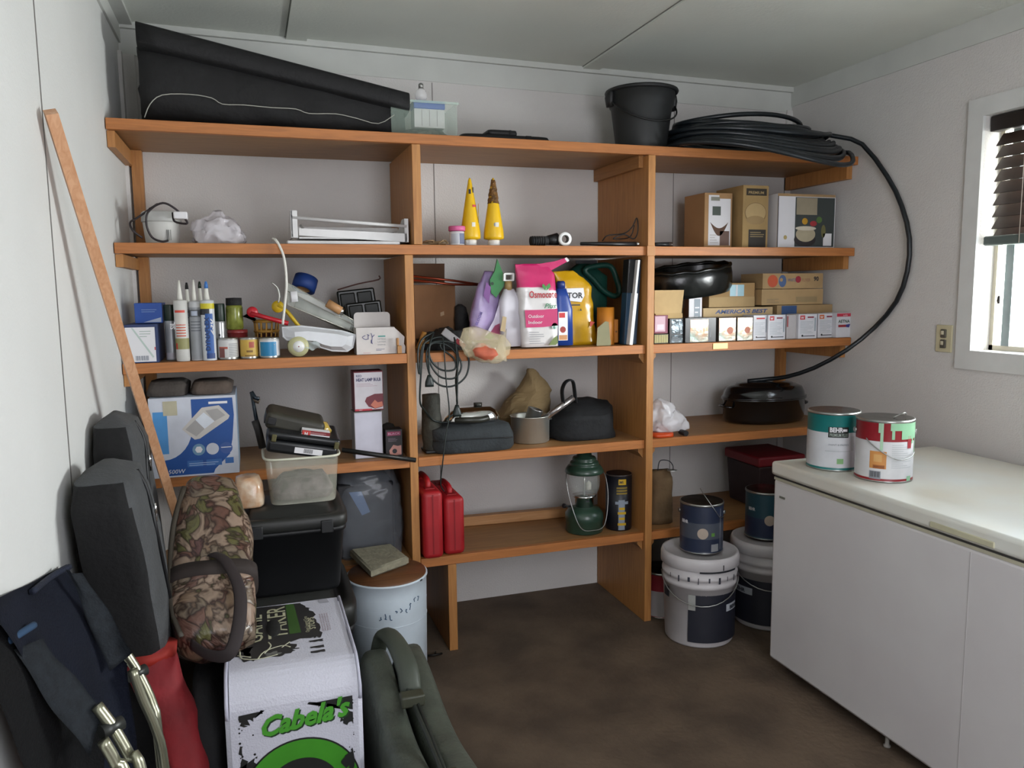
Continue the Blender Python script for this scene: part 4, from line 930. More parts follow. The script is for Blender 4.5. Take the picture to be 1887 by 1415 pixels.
b.use(mat('3f8a3f', .4)).poly(pp((1004, 536), (998, 528), (1000, 523), (1006, 529)), fy); b.poly(pp((1006, 536), (1006, 527), (1012, 522), (1014, 529)), fy)
lines(b, rx(974, Y), rx(1002, Y), zz(1030, 632, Y), zz(1030, 608, Y), 6, mat('9a9a9e', .5), fy, .3)
b.use(mat('6f7f45', .5)).poly(pp((1010, 636), (1018, 624), (1026, 618), (1027, 632), (1022, 636)), fy); b.text('6', rx(1018, Y), zz(1030, 606, Y), .018, mat('2c8a70', .4), y=fy-.001, bold=.02); b.use(mat('cfe0da', .4)).disc(rx(1021, Y), zz(1030, 601, Y), .012, fy); b.done(t, fix=False)

# blue bottle
t = thing('blue_bottle', 'dark blue plastic bottle with a red and white label right of the pink bag', 'bottle', (ctr(1043, .05), .05, S3+e_)); ox = t.location.x; Y = .05
b = B('bottle_body', mat('20408e', .35)); rows = [(637, 1026, 1059), (570, 1026, 1058), (548, 1028, 1052), (532, 1029, 1047)]
b.loft([((rx(a, Y)+rx(c, Y))/2, .024, max(0, zz(1040, py, Y)), (rx(c, Y)-rx(a, Y))/2, th_) for (py, a, c), th_ in zip(rows, (.023, .023, .017, .014))], n=30, e=3); b.done(t)
b = B('cap', mat('1b3377', .4)); b.lathe([(.0165, zz(1030, 532, Y)), (.0165, zz(1030, 521, Y)), (.012, zz(1030, 518, Y)), (0, zz(1030, 518, Y))], c=(rx(1038, Y), .024, 0), n=22); b.done(t)
b = B('label'); b.use(whitep).rect(rx(1029, Y), rx(1046, Y), zz(1030, 628, Y), zz(1030, 575, Y), -.0005); b.use(red).rect(rx(1030, Y), rx(1041, Y), zz(1030, 586, Y), zz(1030, 577, Y), -.001); b.use(mat('9a2e24', .5)).disc(rx(1037, Y), zz(1030, 608, Y), .012, -.001); b.use(mat('c28a5a', .5)).rect(rx(1030, Y), rx(1045, Y), zz(1030, 627, Y), zz(1030, 618, Y), -.001); b.done(t, fix=False)
# yellow bag
t = thing('yellow_pouch', 'yellow pouch with bold black letters behind the dark blue bottle', 'bag', (ctr(1075, .10), .10, S3+e_)); ox = t.location.x; Y = .10
rows = [(636, 1040, 1108), (600, 1040, 1100), (560, 1038, 1096), (530, 1030, 1094), (512, 1026, 1082), (500, 1022, 1062)]
b = B('bag_body', mat('c99a14', .28, noise_amt=.05, coat=.6, bump=.4, bscale=14)); b.loft([((rx(a, Y)+rx(c, Y))/2, .03, max(0, zz(1075, py, Y)), (rx(c, Y)-rx(a, Y))/2, th_) for (py, a, c), th_ in zip(rows, (.032, .033, .030, .024, .014, .004))], n=36, sub=5, e=3, nz=.005, ns=18); b.done(t)
b = B('label'); fy = -.007; b.use(whitep).poly(pp((1040, 554), (1042, 532), (1074, 531), (1076, 545), (1070, 557)), fy); b.text('TOR', rx(1044, Y), zz(1030, 550, Y), .030, ink, y=fy-.001, bold=.03, fit=rx(1073, Y)-rx(1044, Y)); lines(b, rx(1050, Y), rx(1070, Y), zz(1030, 564, Y), zz(1030, 559, Y), 1, ink, fy); b.use(mat('c23a1e', .5)).poly(pp((1086, 604), (1086, 592), (1095, 594)), fy); b.use(ink).poly(pp((1067, 573), (1071, 573), (1069, 568)), fy); b.done(t, fix=False)
# green scoop / handle
t = thing('plastic_scoop', 'dark green plastic jug handle shape behind the yellow pouch', 'jug', (ctr(1090, .2), .20, S3+e_)); ox = t.location.x; Y = .20
gr = mat('17463c', .4)
b = B('jug_body', gr); b.loft([(rx(1075, Y), .05, 0, .10, .05, 3), (rx(1080, Y), .05, zz(1030, 560, Y), .11, .05, 3), (rx(1085, Y), .05, zz(1030, 510, Y), .10, .045, 3), (rx(1085, Y), .05, zz(1030, 486, Y), .03, .02, 3)], n=30, sub=3); b.done(t)
b = B('handle', gr); b.tube([Vector((rx(p[0], Y), -.015, zz(p[0], p[1], Y))) for p in ((1075, 498), (1100, 490), (1122, 492), (1133, 515), (1138, 538), (1128, 546), (1108, 535), (1090, 515))], .014, n=12, sub=4, closed=True, flat=.8); b.done(t)
# orange cylinder
x0, x1, hh = fr(1107, 1137, 567, .06, S3); R = (x1-x0)/2
t = thing('orange_tube', 'orange plastic cylinder at the right of the middle bay on the third shelf', 'tube', ((x0+x1)/2, .09, S3+e_))
b = B('tube_body', mat('bd7520', .45)); b.lathe([(R*1.0, 0), (R*1.02, .002), (R*1.0, hh*.45), (R*.98, hh), (R*.85, hh), (R*.85, hh*.1)], n=28, closed=False); b.done(t)
b = B('side_clip', mat('b36c1b', .45)); b.box(R*.7, R*1.2, -R*.8, -R*.3, hh*.05, hh*.68, bev=.002); b.cyl((R*.95, -R*.82, hh*.35), (R*.95, -R*.79, hh*.35), .004, n=12, mt=mat('6a4012', .5)); b.done(t)
x_, z_ = at(1110, 636, .03); b = B('folded_card', mat('8a8668', .8)); b.prism([(-.012, 0), (.048, 0), (.034, .092), (.02, .095), (-.012, .07)], 0, .0015, M=Rm(.12, 'X') ); b.box(.046, .0485, 0, .02, 0, .02); tag(b.done(), 'folded olive card leaning in front of the orange cylinder', 'card', loc=(x_-.01, .035, S3+e_))
# grey board, blue levels, white strip
xg = ctr(1150, .12)
b = B('grey_board', mat('5d6064', .7)); b.box(-.05, .045, 0, .004, 0, .338, M=Rm(-.05, 'X')); b.rect(.018, .026, .17, .25, -.002, mt=mat('3d5a86', .5)) if 0 else None
tag(b.done(), 'grey board standing upright at the back of the right end of the middle bay', 'board', loc=(.80, .30, S3+e_))
for nm, lab, xa, xb, lean, mt in (('blue_level', 'blue and black long level leaning upright, left of the white one', 1150, 1163, .060, mat('1f4058', .35)), ('blue_level', 'narrow dark blue level upright between the left blue level and the white strip', 1165, 1173, .058, mat('23384e', .4))):
    x0 = at(xa, 636, .03)[0]; x1 = at(xb, 636, .03)[0]
    t = thing(nm, lab, 'level', (x0, .03, S3+.003), rot=(0, .055, 0), group='levels standing at the right divider')
    b = B('level_body', mt); b.box(0, x1-x0, 0, .045, 0, .330, bev=.002); b.done(t)
    b = B('end_block', black); b.box(-.0005, x1-x0+.0005, -.0006, .046, .20, .329, bev=.002) if nm and xa == 1150 else b.box(-.0005, x1-x0+.0005, -.0006, .046, .30, .331, bev=.002); b.done(t)
x0 = at(1160, 636, .0)[0]; t = thing('white_strip', 'white plastic strip tilted upright against the right divider', 'strip', (x0, .0, S3+.003), rot=(0, .105, 0))
b = B('lower_sleeve', lead); b.box(0, .014, 0, .03, 0, .2, bev=.001); b.done(t); b = B('upper_strip', lead); b.box(.002, .011, .004, .026, .2, .328, bev=.001); b.done(t)

# looped extension cords hanging below the third shelf
ck = mat('16211f', .45)
def cord(name, label, P, r=.0035, sub=6, plug=None, cat='cord'):
    b = B(name, ck); b.tube([P3(*p) for p in P], r, sub=sub, n=7)
    if plug:
        x, z = at(*plug, P[-1][2]); b.loft([(x, P[-1][2], z-.030, .016, .010, 3), (x, P[-1][2], z-.012, .015, .010, 3), (x, P[-1][2], z+.012, .006, .006)], n=16, sub=2)
    tag(b.done(), label, cat)
F_ = -.014
cord('extension_cord', 'green black extension cord in round loops hanging under the third shelf', [(800, 612, .03), (778, 625, .0), (770, 650, F_), (773, 690, F_), (778, 640, F_), (795, 625, .0), (815, 622, -.0), (812, 640, F_), (836, 660, F_), (838, 680, F_), (815, 682, F_), (797, 668, F_), (790, 645, F_), (800, 630, -.01), (835, 632, -.012), (862, 655, F_), (860, 690, F_), (838, 710, F_), (812, 710, F_), (792, 690, F_), (786, 650, F_), (800, 632, -.01), (830, 640, F_), (850, 670, F_), (840, 695, F_), (815, 696, F_), (798, 680, F_), (788, 655, F_)])
cord('extension_cord', 'long black cord dropping in a narrow loop to the fourth shelf behind the boots', [(790, 620, .02), (780, 640, F_), (775, 700, -.01), (774, 740, 0), (782, 755, .02), (800, 775, .05), (830, 776, .05), (842, 750, .04), (840, 700, .0), (845, 660, F_), (838, 630, -.01)])
cord('power_cord', 'black cord ending in a plug hanging left under the third shelf', [(798, 615, .02), (792, 635, -.015), (790, 660, -.016), (791, 688, -.016)], plug=(791, 697))
cord('power_cord', 'black cord ending in a plug hanging low beside the chrome iron', [(835, 618, .02), (840, 635, -.018), (843, 680, -.018), (842, 740, -.018)], plug=(842, 752))
cord('thin_black_cord', 'thin black cord running from the third shelf down to the red cases', [(815, 620, .0), (818, 640, -.02), (822, 700, -.02), (828, 760, -.02), (822, 800, -.025), (816, 850, -.03), (812, 890, -.02), (818, 905, -.01)], r=.0025)

# ================================================================ THIRD SHELF, right bay
x0, x1, _ = fr(1206, 1350, 475, .20, S3)
t = thing('black_plastic_pan', 'shiny black oval plastic pan tilted on top of the boxes in the right bay', 'pan', ((x0+x1)/2-.005, .22, S3+.195), rot=(.12, -.12, 0)); w_ = (x1-x0)*1.04
bp = mat('101312', .22, noise_amt=.1, bump=.25, bscale=12)
b = B('pan_wall', bp); R = w_/2; b.lathe([(R*.93, -.0), (R*.99, .02), (R*1.0, .075), (R*.97, .105), (R*.92, .11), (R*.90, .10), (R*.91, .02), (R*.86, .008), (0, .006), (0, 0)], n=48, sy=.62, closed=True); b.done(t)
b = B('rim_roll', bp); b.tube([(R*.95*math.cos(2*PI*k/40), R*.95*.62*math.sin(2*PI*k/40), .108+.003*math.sin(k*1.7)) for k in range(40)], .008, n=8, closed=True); b.done(t)
t = carton('open_kraft_box', 'open kraft box with its flap raised beside the right divider', 1208, 1258, 578, .05, .14, S3, mat('b79a6a', .8)); hh = t.children[0].dimensions.z
x0, x1, hh2 = fr(1208, 1262, 535, .05, S3)
b = B('raised_flap', mat('bfa273', .8)); w_ = x1-x0; b.prism([(-w_/2, hh), (w_/2-.01, hh), (w_/2, hh2), (-w_/2, hh2)], 0, .003); b.done(t)
def wb(name, label, px0, px1, pyt, Y, d, mt, art, zb=S3, h=None, side=None, rz=0, group=None): return carton(name, label, px0, px1, pyt, Y, d, zb, mt, art, h=h, side=side, rz=rz, group=group)
def aA(b, w, h): 
    b.use(mat('2f4f86', .5)); b.text("AMERICA'S BEST", -w*.33, h-.024, .022, y=-.0009, bold=.03, shear=.25, fit=w*.76)
low = wb('lettered_flat_box', 'low cream box with slanted blue lettering behind the row of small cartons', 1296, 1424, 567, .13, .16, mat('c6ab80', .75), aA, h=None)
zlo = S3+low.children[0].dimensions.z+.002
def aB(b, w, h): b.use(mat('9fc9d6', .3)).rect(-w*.05, w*.26, h*.45, h*.93, -.0008); b.use(whitep).rect(w*.08, w*.12, h*.45, h*.93, -.001); b.use(mat('b99d70', .8)).rect(-w*.5, w*.5, 0, h*.42, -.0016)
wb('windowed_brown_box', 'brown box with a clear window standing on the box with slanted blue lettering', 1306, 1392, 522, .16, .10, mat('ab8a5c', .8), aB, zb=zlo, rz=.03)
wb('white_slim_box', 'slim white and brown upright box behind the black cartons in the right bay', 1270, 1294, 543, .12, .03, whitep, lambda b, w, h: (b.use(mat('8d98a2', .5)).rect(-w*.1, w*.35, h*.1, h*.9, -.0006), lines(b, -w*.05, w*.3, h*.2, h*.8, 6, whitep, -.0009, .3)), side=mat('5c3e2c', .6))
z1_ = S3
def aC(b, w, h): b.use(mat('31507f', .5)).rect(-w*.42, -w*.15, .50*h, .98*h, -.0007); b.use(mat('bd5634', .5)).disc(-w*.33, .18*h, w*.12, -.0009, rz=h*.3); lines(b, w*.1, w*.4, .3*h, .6*h, 2, mat('5f5146', .6))
q1 = wb('clay_target_box', 'low kraft box with a blue and orange print, bottom of the three at the right', 1432, 1534, 562, .122, .16, mat('a3875f', .8), aC)
z1_ += q1.children[0].dimensions.z+.002
def aD(b, w, h): lines(b, -w*.42, -w*.2, .15*h, .45*h, 3, mat('8b7a60', .6), fill=.3); b.use(mat('9c8661', .7)).rect(w*.05, w*.4, .15*h, .5*h, -.0007)
q2 = wb('clay_target_box', 'plain kraft box, middle of the three stacked at the right', 1404, 1517, 533, .126, .16, mat('b3956a', .8), aD, zb=z1_)
z1_ += q2.children[0].dimensions.z+.002
def aE(b, w, h):
    b.use(mat('c85632', .5)).disc(-w*.34, .5*h, h*.40, -.0007); b.use(mat('4e648c', .5)).disc(-w*.18, .5*h, h*.30, -.0008, rz=h*.40); b.use(mat('b3956a', .8)).disc(-w*.20, .58*h, h*.12, -.0010); b.use(mat('a32f3e', .5)).disc(w*.08, .6*h, h*.22, -.0009)
    b.text('WHITE', -w*.10, .46*h, h*.3, mat('5b6a8c', .5), y=-.0010, fit=w*.14); b.text('FLYER', w*.14, .46*h, h*.3, mat('9a6a58', .5), y=-.0010, fit=w*.14); b.text('90', w*.34, .5*h, h*.40, ink, y=-.0010, bold=.03)
wb('clay_target_box', 'kraft box printed with orange and blue discs, top of the three stacked', 1406, 1517, 504, .13, .16, mat('b3956a', .8), aE, zb=z1_)
# row of small cartons at the front
def aPink(b, w, h): b.use(mat('c9a6b4', .5)).rect(-w*.45, w*.3, .1*h, .95*h, -.0006); b.use(mat('e0c8d2', .4)).rect(-w*.3, w*.2, .2*h, .5*h, -.0008)
pk = wb('pink_small_box', 'small pink box standing on a striped cassette beside the right divider', 1206, 1231, 586, .035, .05, mat('7c2e48', .5), aPink, zb=S3+.040, h=.072)
def aStr(b, w, h): b.use(mat('cfc47e', .5)).rect(-w*.48, w*.45, .08*h, .92*h, -.0006); [b.use(ink).rect(-w*.44+w*.1*k, -w*.40+w*.1*k, .08*h, .92*h, -.0008) for k in range(9)]
wb('striped_cassette', 'small yellow and black striped case under the pink box', 1206, 1232, 613, .03, .06, mat('2c2b28', .5), aStr, h=.038)
sil = mat('8f9aa0', .12, .7, noise_amt=.3, scale=25, bump=.3, bscale=20)
def aS1(b, w, h): b.use(sil).rect(-w*.36, w*.40, .38*h, .95*h, -.0006); b.rect(-w*.36, w*.40, .03*h, .32*h, -.0007); lines(b, -w*.3, w*.3, .05*h, .28*h, 4, grey, -.0010, .3)
wb('black_ammo_box', 'black carton with a silver label, leftmost of the two black ones', 1234, 1261, 585, .03, .07, mat('141215', .35), aS1, h=.098)
foil2 = mat('93a39a', .2, .4, noise_amt=.5, scale=22, col2='a86a3c', bump=.2, bscale=18)
def aS2(b, w, h): b.use(foil2).rect(-w*.34, w*.24, .03*h, .93*h, -.0006); b.use(mat('cfd8da', .25)).rect(-w*.33, w*.2, .6*h, .92*h, -.0008); b.use(grey).rect(w*.3, w*.33, .2*h, .6*h, -.0008)
wb('black_ammo_box', 'black carton with a silver and orange label, wider of the two black ones', 1263, 1320, 583, .02, .10, mat('131013', .3), aS2, h=.099)
def aS3(b, w, h): b.use(foil2).rect(-w*.48, w*.46, .03*h, .97*h, -.0006); b.use(mat('d2dcdc', .25)).poly([(-w*.46, .95*h), (w*.1, .95*h), (-w*.05, .5*h), (-w*.46, .35*h)], -.0008); b.use(mat('b0562c', .4)).disc(w*.15, .45*h, w*.18, -.0009); b.use(lead).disc(w*.4, .88*h, w*.05, -.0009)
for a_, c_, lb in ((1325, 1357, 'left of two silver and orange foil printed cartons in the right bay row'), (1359, 1388, 'right of two silver and orange foil printed cartons in the right bay row')):
    wb('foil_printed_box', lb, a_, c_, 583, .03, .09, mat('5b5148', .4), aS3, h=.097, group='foil printed cartons')
def aW(logo):
    def f(b, w, h):
        if logo: b.use(logo).rect(-w*.42, -w*.16, .78*h, .95*h, -.0006); b.text('W', -w*.38, .81*h, h*.13, whitep, y=-.0009, bold=.03, fit=w*.17); b.use(mat('8a2a3c', .5)).rect(-w*.02, w*.32, .84*h, .90*h, -.0006)
        else: b.use(red).rect(-w*.3, w*.3, .84*h, .90*h, -.0006)
        lines(b, -w*.4, w*.3, .22*h, .74*h, 9, mat('aeb4ba', .6), -.0006, .3); b.use(mat('9aa4ac', .6)).rect(w*.36, w*.44, .3*h, .85*h, -.0006); b.use(ink).rect(-w*.3, w*.4, .09*h, .12*h, -.0006); b.disc(-w*.28, .12*h, w*.05, -.0007)
    return f
rows = ((1389, 1415, None, 'narrow white carton right of the foil printed ones', .030), (1416, 1448, mat('c22a30', .5), 'white carton with a red W square, third shelf, left of the gap', .02), (1472, 1506, mat('c22a30', .5), 'white carton with a red W square, right of the clear sided one', .02), (1508, 1540, mat('c8602a', .5), 'white carton with an orange W square on the third shelf', .04))
for a_, c_, lg, lb, yy in rows: wb('ammo_box', lb, a_, c_, 580, yy, .078, mat('d3d3d8', .45), aW(lg), h=.103, group='white cartons in the right bay')
wb('clear_sided_box', 'translucent greyish box between the two red W cartons', 1450, 1470, 580, .035, .09, mat('b9b4b4', .4), lambda b, w, h: b.use(mat('9a4a4a', .5)).rect(-w*.48, -w*.35, .5*h, .95*h, -.0006), h=.101)
def aZ(b, w, h): b.use(mat('c23048', .5)).rect(-w*.48, w*.48, .85*h, .98*h, -.0006); b.text('SUPER', -w*.1, .87*h, h*.08, whitep, y=-.0009); b.text('AETNA', -w*.38, .60*h, h*.17, mat('2c4a38', .5), y=-.0008, bold=.03, fit=w*.72); b.use(mat('a03038', .5)).rect(-w*.38, w*.2, .42*h, .52*h, -.0007); b.use(mat('3c3c86', .5)).poly([(w*.1, .52*h), (w*.38, .55*h), (w*.3, .4*h), (w*.1, .42*h)], -.0008)
wb('ammo_box', 'white carton with a red top band and green lettering, rightmost in the row', 1542, 1571, 578, .012, .09, mat('d3d3d8', .45), aZ, h=.105, group='white cartons in the right bay')

# ================================================================ FOURTH SHELF, left bay
x0, x1, hh = fr(272, 434, 732, -.01, S4); w_ = x1-x0
def art(b, w, h):
    bl_ = mat('1d4f96', .45); b.use(mat('c9cdd8', .5)).rect(-w*.5, w*.5, 0, h, -.0005)
    P = [(-w*.02, h*.97), (w*.46, h*.97), (w*.47, h*.75), (w*.44, h*.45), (w*.40, h*.25), (w*.22, h*.07), (w*.2, h*.02), (-w*.36, h*.02), (-w*.36, h*.22)]
    P += [(-w*.36+w*.34*math.sin(a), h*.22+h*.42*(1-math.cos(a))) for a in [PI/2*i/8 for i in range(1, 9)]]
    b.use(bl_).poly(P, -.0009)
    b.use(mat('4d93d0', .45)).rect(-w*.46, -w*.30, h*.30, h*.83, -.0008)
    b.use(mat('b9b39a', .5)).rect(-w*.34, -w*.18, h*.78, h*.96, -.0014)
    b.use(mat('c8c4bf', .5)).poly([(-w*.14, h*.60), (w*.10, h*.86), (w*.30, h*.88), (w*.42, h*.74), (w*.40, h*.70), (w*.06, h*.47), (w*.0, h*.46)], -.0013)
    b.use(mat('a9a6a4', .5)).poly([(-w*.10, h*.595), (w*.02, h*.71), (w*.12, h*.59), (w*.02, h*.50)], -.0015); b.poly([(w*.14, h*.82), (w*.28, h*.84), (w*.37, h*.75), (w*.24, h*.68)], -.0015)
    b.use(mat('dfe5ee', .4)).poly([(w*.02, h*.71), (w*.12, h*.80), (w*.24, h*.68), (w*.12, h*.59)], -.0016)
    for k, (q, cc) in enumerate(((.04, '6d93b0'), (.20, 'c9ccd6'), (.36, '3c5a9a'))): b.use(mat(cc, .5)).disc(w*q, h*.33, h*.075, -.0013, n=18)
    b.use(whitep).disc(w*.04, h*.33, h*.045, -.0015, n=6); b.rect(w*.30, w*.42, h*.335, h*.345, -.0016); b.rect(w*.18, w*.40, h*.90, h*.93, -.0013)
    b.use(mat('3a6cae', .5)); 
    for q in (-.1, .12): b.rect(w*q, w*(q+.18), h*.115, h*.195, -.0012)
    b.rect(w*.34, w*.44, h*.13, h*.205, -.0012); lines(b, w*-.08, w*.26, h*.13, h*.18, 2, mat('a8bfe0', .5), -.0014, .3)
    b.use(whitep).text('1,500W', -w*.38, h*.045, h*.075, y=-.0013, shear=.2, fit=w*.24)
bx = carton('heater_carton', 'large blue and white carton picturing a flat appliance on the fourth shelf', 272, 434, 732, -.01, .27, S4, mat('b9c3d3', .5), art, side=mat('8fa6be', .5))
zt4 = S4+hh+.003
cl = mat('4a4440', .95, noise_amt=.2, scale=10, bump=.4, bscale=60)
xa = at(268, 730, .02)[0]; xb = at(345, 730, .02)[0]; xc = at(428, 730, .02)[0]
for nm, lab, p, q, hz, mt in (('folded_cloth', 'dark grey folded cloth on the left of the blue and white carton', xa, xb, .045, cl), ('folded_cloth', 'brown grey cloth with a pale edge on the right of the blue and white carton', xb+.008, xc, .040, mat('5c5048', .95, noise_amt=.25, scale=12, bump=.4, bscale=60))):
    b = B(nm, mt); w = q-p; b.loft([(0, .1, 0, w/2*.96, .10), (0, .1, hz*.35, w/2, .105), (0.004, .1, hz*.75, w/2*.96, .10), (0, .1, hz, w/2*.8, .085)], n=36, sub=3, e=4.5, nz=.006, ns=14)
    for v in b.bm.verts: v.co.z = max(v.co.z, 0)
    tag(b.done(), lab, 'cloth', loc=((p+q)/2, .015, zt4))
def artw(b, w, h): b.use(mat('c4c2d0', .5)).rect(-w*.48, w*.48, .02*h, .98*h, -.0005)
wbx = carton('plain_white_box', 'plain white carton under the heat lamp box', 652, 704, 759, .05, .085, S4, mat('8a8684', .6), artw); hw = wbx.children[0].dimensions.z
def artl(b, w, h):
    b.use(mat('c9c4ca', .5)).rect(-w*.48, w*.48, .03*h, .97*h, -.0005); b.text('RED', -w*.42, .86*h, h*.08, mat('4a4a6c', .5), y=-.0009, bold=.02); b.text('HEAT LAMP BULB', -w*.42, .75*h, h*.11, mat('35355c', .5), y=-.0009, bold=.04, fit=w*.84)
    lines(b, -w*.42, w*.3, .62*h, .72*h, 3, mat('b08a96', .5), -.0009, .25); b.use(mat('6c2430', .5)).poly([(w*.48, .12*h), (w*.48, .42*h), (w*.2, .42*h), (-w*.08, .34*h), (-w*.14, .24*h), (-w*.02, .1*h), (w*.2, .04*h), (w*.45, .08*h)], -.0009)
    b.use(mat('c4705a', .5)).poly([(w*.05, .14*h), (w*.2, .27*h), (w*.3, .2*h), (w*.45, .22*h), (w*.48, .1*h), (w*.2, .05*h)], -.0012); b.use(mat('b02a3a', .5)).rect(-w*.48, w*.1, .0, .05*h, -.0009); b.text('HEAT', -w*.35, .008*h, .035*h, whitep, y=-.0013)
x0, x1, hh = fr(650, 706, 684, .055, S4+hw+.004)
carton('heat_lamp_box', 'white and dark red carton lettered RED HEAT LAMP BULB on the plain white one', 651, 705, 684, .055, .08, S4+hw+.003, mat('6f2a34', .6), artl, h=hh)
def artb(b, w, h): b.text('BLACK', -w*.36, .82*h, h*.1, mat('c4a0b4', .5), y=-.0009, fit=w*.7); b.use(mat('8a2a50', .5)).rect(-w*.4, w*.4, .78*h, .93*h, -.0006); lines(b, -w*.35, w*.2, .58*h, .72*h, 3, mat('7a6a78', .5), fill=.3); b.use(mat('c08a80', .5)).poly([(-w*.25, .05*h), (-w*.3, .25*h), (-w*.05, .45*h), (w*.2, .40*h), (w*.42, .42*h), (w*.42, .08*h)], -.0009); b.use(ink).disc(w*.02, .22*h, w*.14, -.0012)
carton('small_black_box', 'small black carton with a pink print right of the plain white one', 710, 741, 792, .04, .06, S4, mat('181418', .5), artb)
b = B('felt_cap', mat('302c28', .95, bump=.4)); b.loft([(0, 0, 0, .034, .03), (0, 0, .03, .038, .034), (.004, 0, .075, .034, .030), (.006, 0, .10, .020, .018), (0.004, 0, .107, .004, .004)], n=24, sub=3, nz=.003, ns=20); x_ = at(727, 775, .17)[0]; tag(b.done(), 'dark grey felt cap behind the small black carton', 'cap', loc=(x_-.030, .17, S4+e_))
b = B('black_tube', mat('131412', .45)); b.tube([P3(630, 829, -.02), P3(766, 848, -.02)], .0085, n=14); tag(b.done(), 'black tube lying across the front of the fourth shelf below the white boxes', 'tube')

# ================================================================ FOURTH SHELF, middle bay
b = B('work_boot', mat('3a3a33', .8, noise_amt=.2, bump=.4)); b.loft([(.035, .0, 0, .075, .045, 3), (.035, .0, .025, .08, .045, 3), (.01, .0, .05, .058, .042), (-.01, 0, .085, .040, .038), (-.012, 0, .15, .034, .036), (-.012, 0, .215, .033, .036)], n=28, sub=3, nz=.003, ns=20); b.box(-.045, .112, -.044, .044, -.0, .012, bev=.004, mt=black)
x_ = at(787, 800, .06)[0]; tag(b.done(), 'dark olive boot standing at the left end of the middle bay, fourth shelf', 'boot', loc=(x_+.036, .09, S4+e_))
x0, x1, hh = fr(822, 955, 782, .0, S4); w_ = x1-x0
t = thing('zip_pouch', 'charcoal padded pouch at the front of the fourth shelf under the chrome iron', 'pouch', ((x0+x1)/2-.02, .005, S4+e_)); 
b = B('pouch_body', mat('2e3336', .85, noise_amt=.15, scale=20, bump=.3, bscale=90)); b.loft([(0, .09, 0, w_*.54, .085), (0, .09, .014, w_*.58, .09), (0, .09, hh*.55, w_*.58, .09), (-.01, .09, hh*.85, w_*.56, .075), (-.015, .09, hh, w_*.3, .04)], n=40, sub=3, e=3.6, nz=.004, ns=12)
for v in b.bm.verts: v.co.z = max(v.co.z, 0)
b.done(t); b = B('zipper', mat('15171a', .5)); b.tube([(-w_*.565, .03, hh*.45), (-w_*.5, .004, hh*.5), (0, -.002, hh*.5), (w_*.5, .004, hh*.45)], .0022, sub=3, n=6); b.done(t)
zp = S4+hh+.002
t = thing('clothes_iron', 'chrome iron lying on its side on the charcoal pouch', 'iron', (at(872, 800, .06)[0], .085, zp+.002), sc=(1.35, 1.3, 1.25)); 
b = B('soleplate', chrome); Pp = [(-.075, 0), (-.07, .012), (-.04, .03), (.0, .042), (.045, .040), (.065, .03), (.066, 0)]; b.loft([(0, 0, 0, .080, .045, 2.4), (0.002, 0, .012, .078, .044, 2.4), (.006, 0, .030, .065, .038, 2.4), (.01, 0, .040, .048, .026, 2.4), (.012, 0, .043, .01, .008)], n=34, sub=2); b.done(t)
b = B('handle', mat('2c2c26', .4)); b.tube([(-.055, -.045, .010), (-.03, -.062, .012), (.01, -.06, .010), (.035, -.046, .012)], .009, sub=4, n=12); b.done(t)
b = B('heat_dial', mat('24241f', .4)); b.cyl((.02, 0, .043), (.02, 0, .052), .012, n=20); b.done(t)
b = B('leather_holster', mat('261515', .8, noise_amt=.2)); b.prism([(-.03, 0), (.05, 0), (.042, .085), (.034, .098), (.026, .086), (-.005, .104), (-.012, .096), (-.006, .08), (-.026, .088), (-.028, .05)], 0, .05, bev=.003); x_ = at(900, 765, .17)[0]; tag(b.done(), 'dark brown jagged topped holster behind the chrome iron', 'holster', loc=(x_-.012, .20, S4+e_*2), rz=0)
# pot with contents
x0, x1, hh = fr(954, 1024, 771, .07, S4); R = (x1-x0)/2
t = thing('steel_pot', 'brushed steel pot with a can and a tube sticking out, fourth shelf', 'pot', ((x0+x1)/2, .07+R, S4+e_))
b = B('pot_wall', steel); b.lathe([(R*.9, 0), (R*.97, .004), (R*.98, hh*.98), (R*1.03, hh), (R*1.0, hh+.002), (R*.95, hh*.97), (R*.94, .006), (0, .005), (0, .0)], n=40, closed=True); b.done(t)
b = B('handle', steel); b.tube([(R*.9, 0, hh*.8), (R*1.2, .01, hh*.8), (R*1.25, .02, hh*.75)], .004, n=8); b.done(t)
t = thing('tin_can', 'open steel can tilted inside the steel pot', 'can', ((x0+x1)/2-.006, .07+R-.01, S4+hh*.55), rot=(.12, .30, 0))
b = B('can_wall', tin); r = .030; b.lathe([(r*.95, 0), (r, .003), (r, .074), (r*1.04, .076), (r*1.04, .079), (r*.9, .078), (r*.9, .01), (0, .006), (0, 0)], n=32, closed=True)
b.done(t)
t = thing('steel_tube', 'bright steel tube slanting up out of the steel pot to the right', 'tube', P3(1014, 762, .11)); o_ = Vector(t.location)
b = B('tube_wall', mat('c9c4c4', .2, .9)); b.cyl((-.030, .0, -.022), P3(1057, 732, .09)-o_, .0125, n=20); b.done(t)
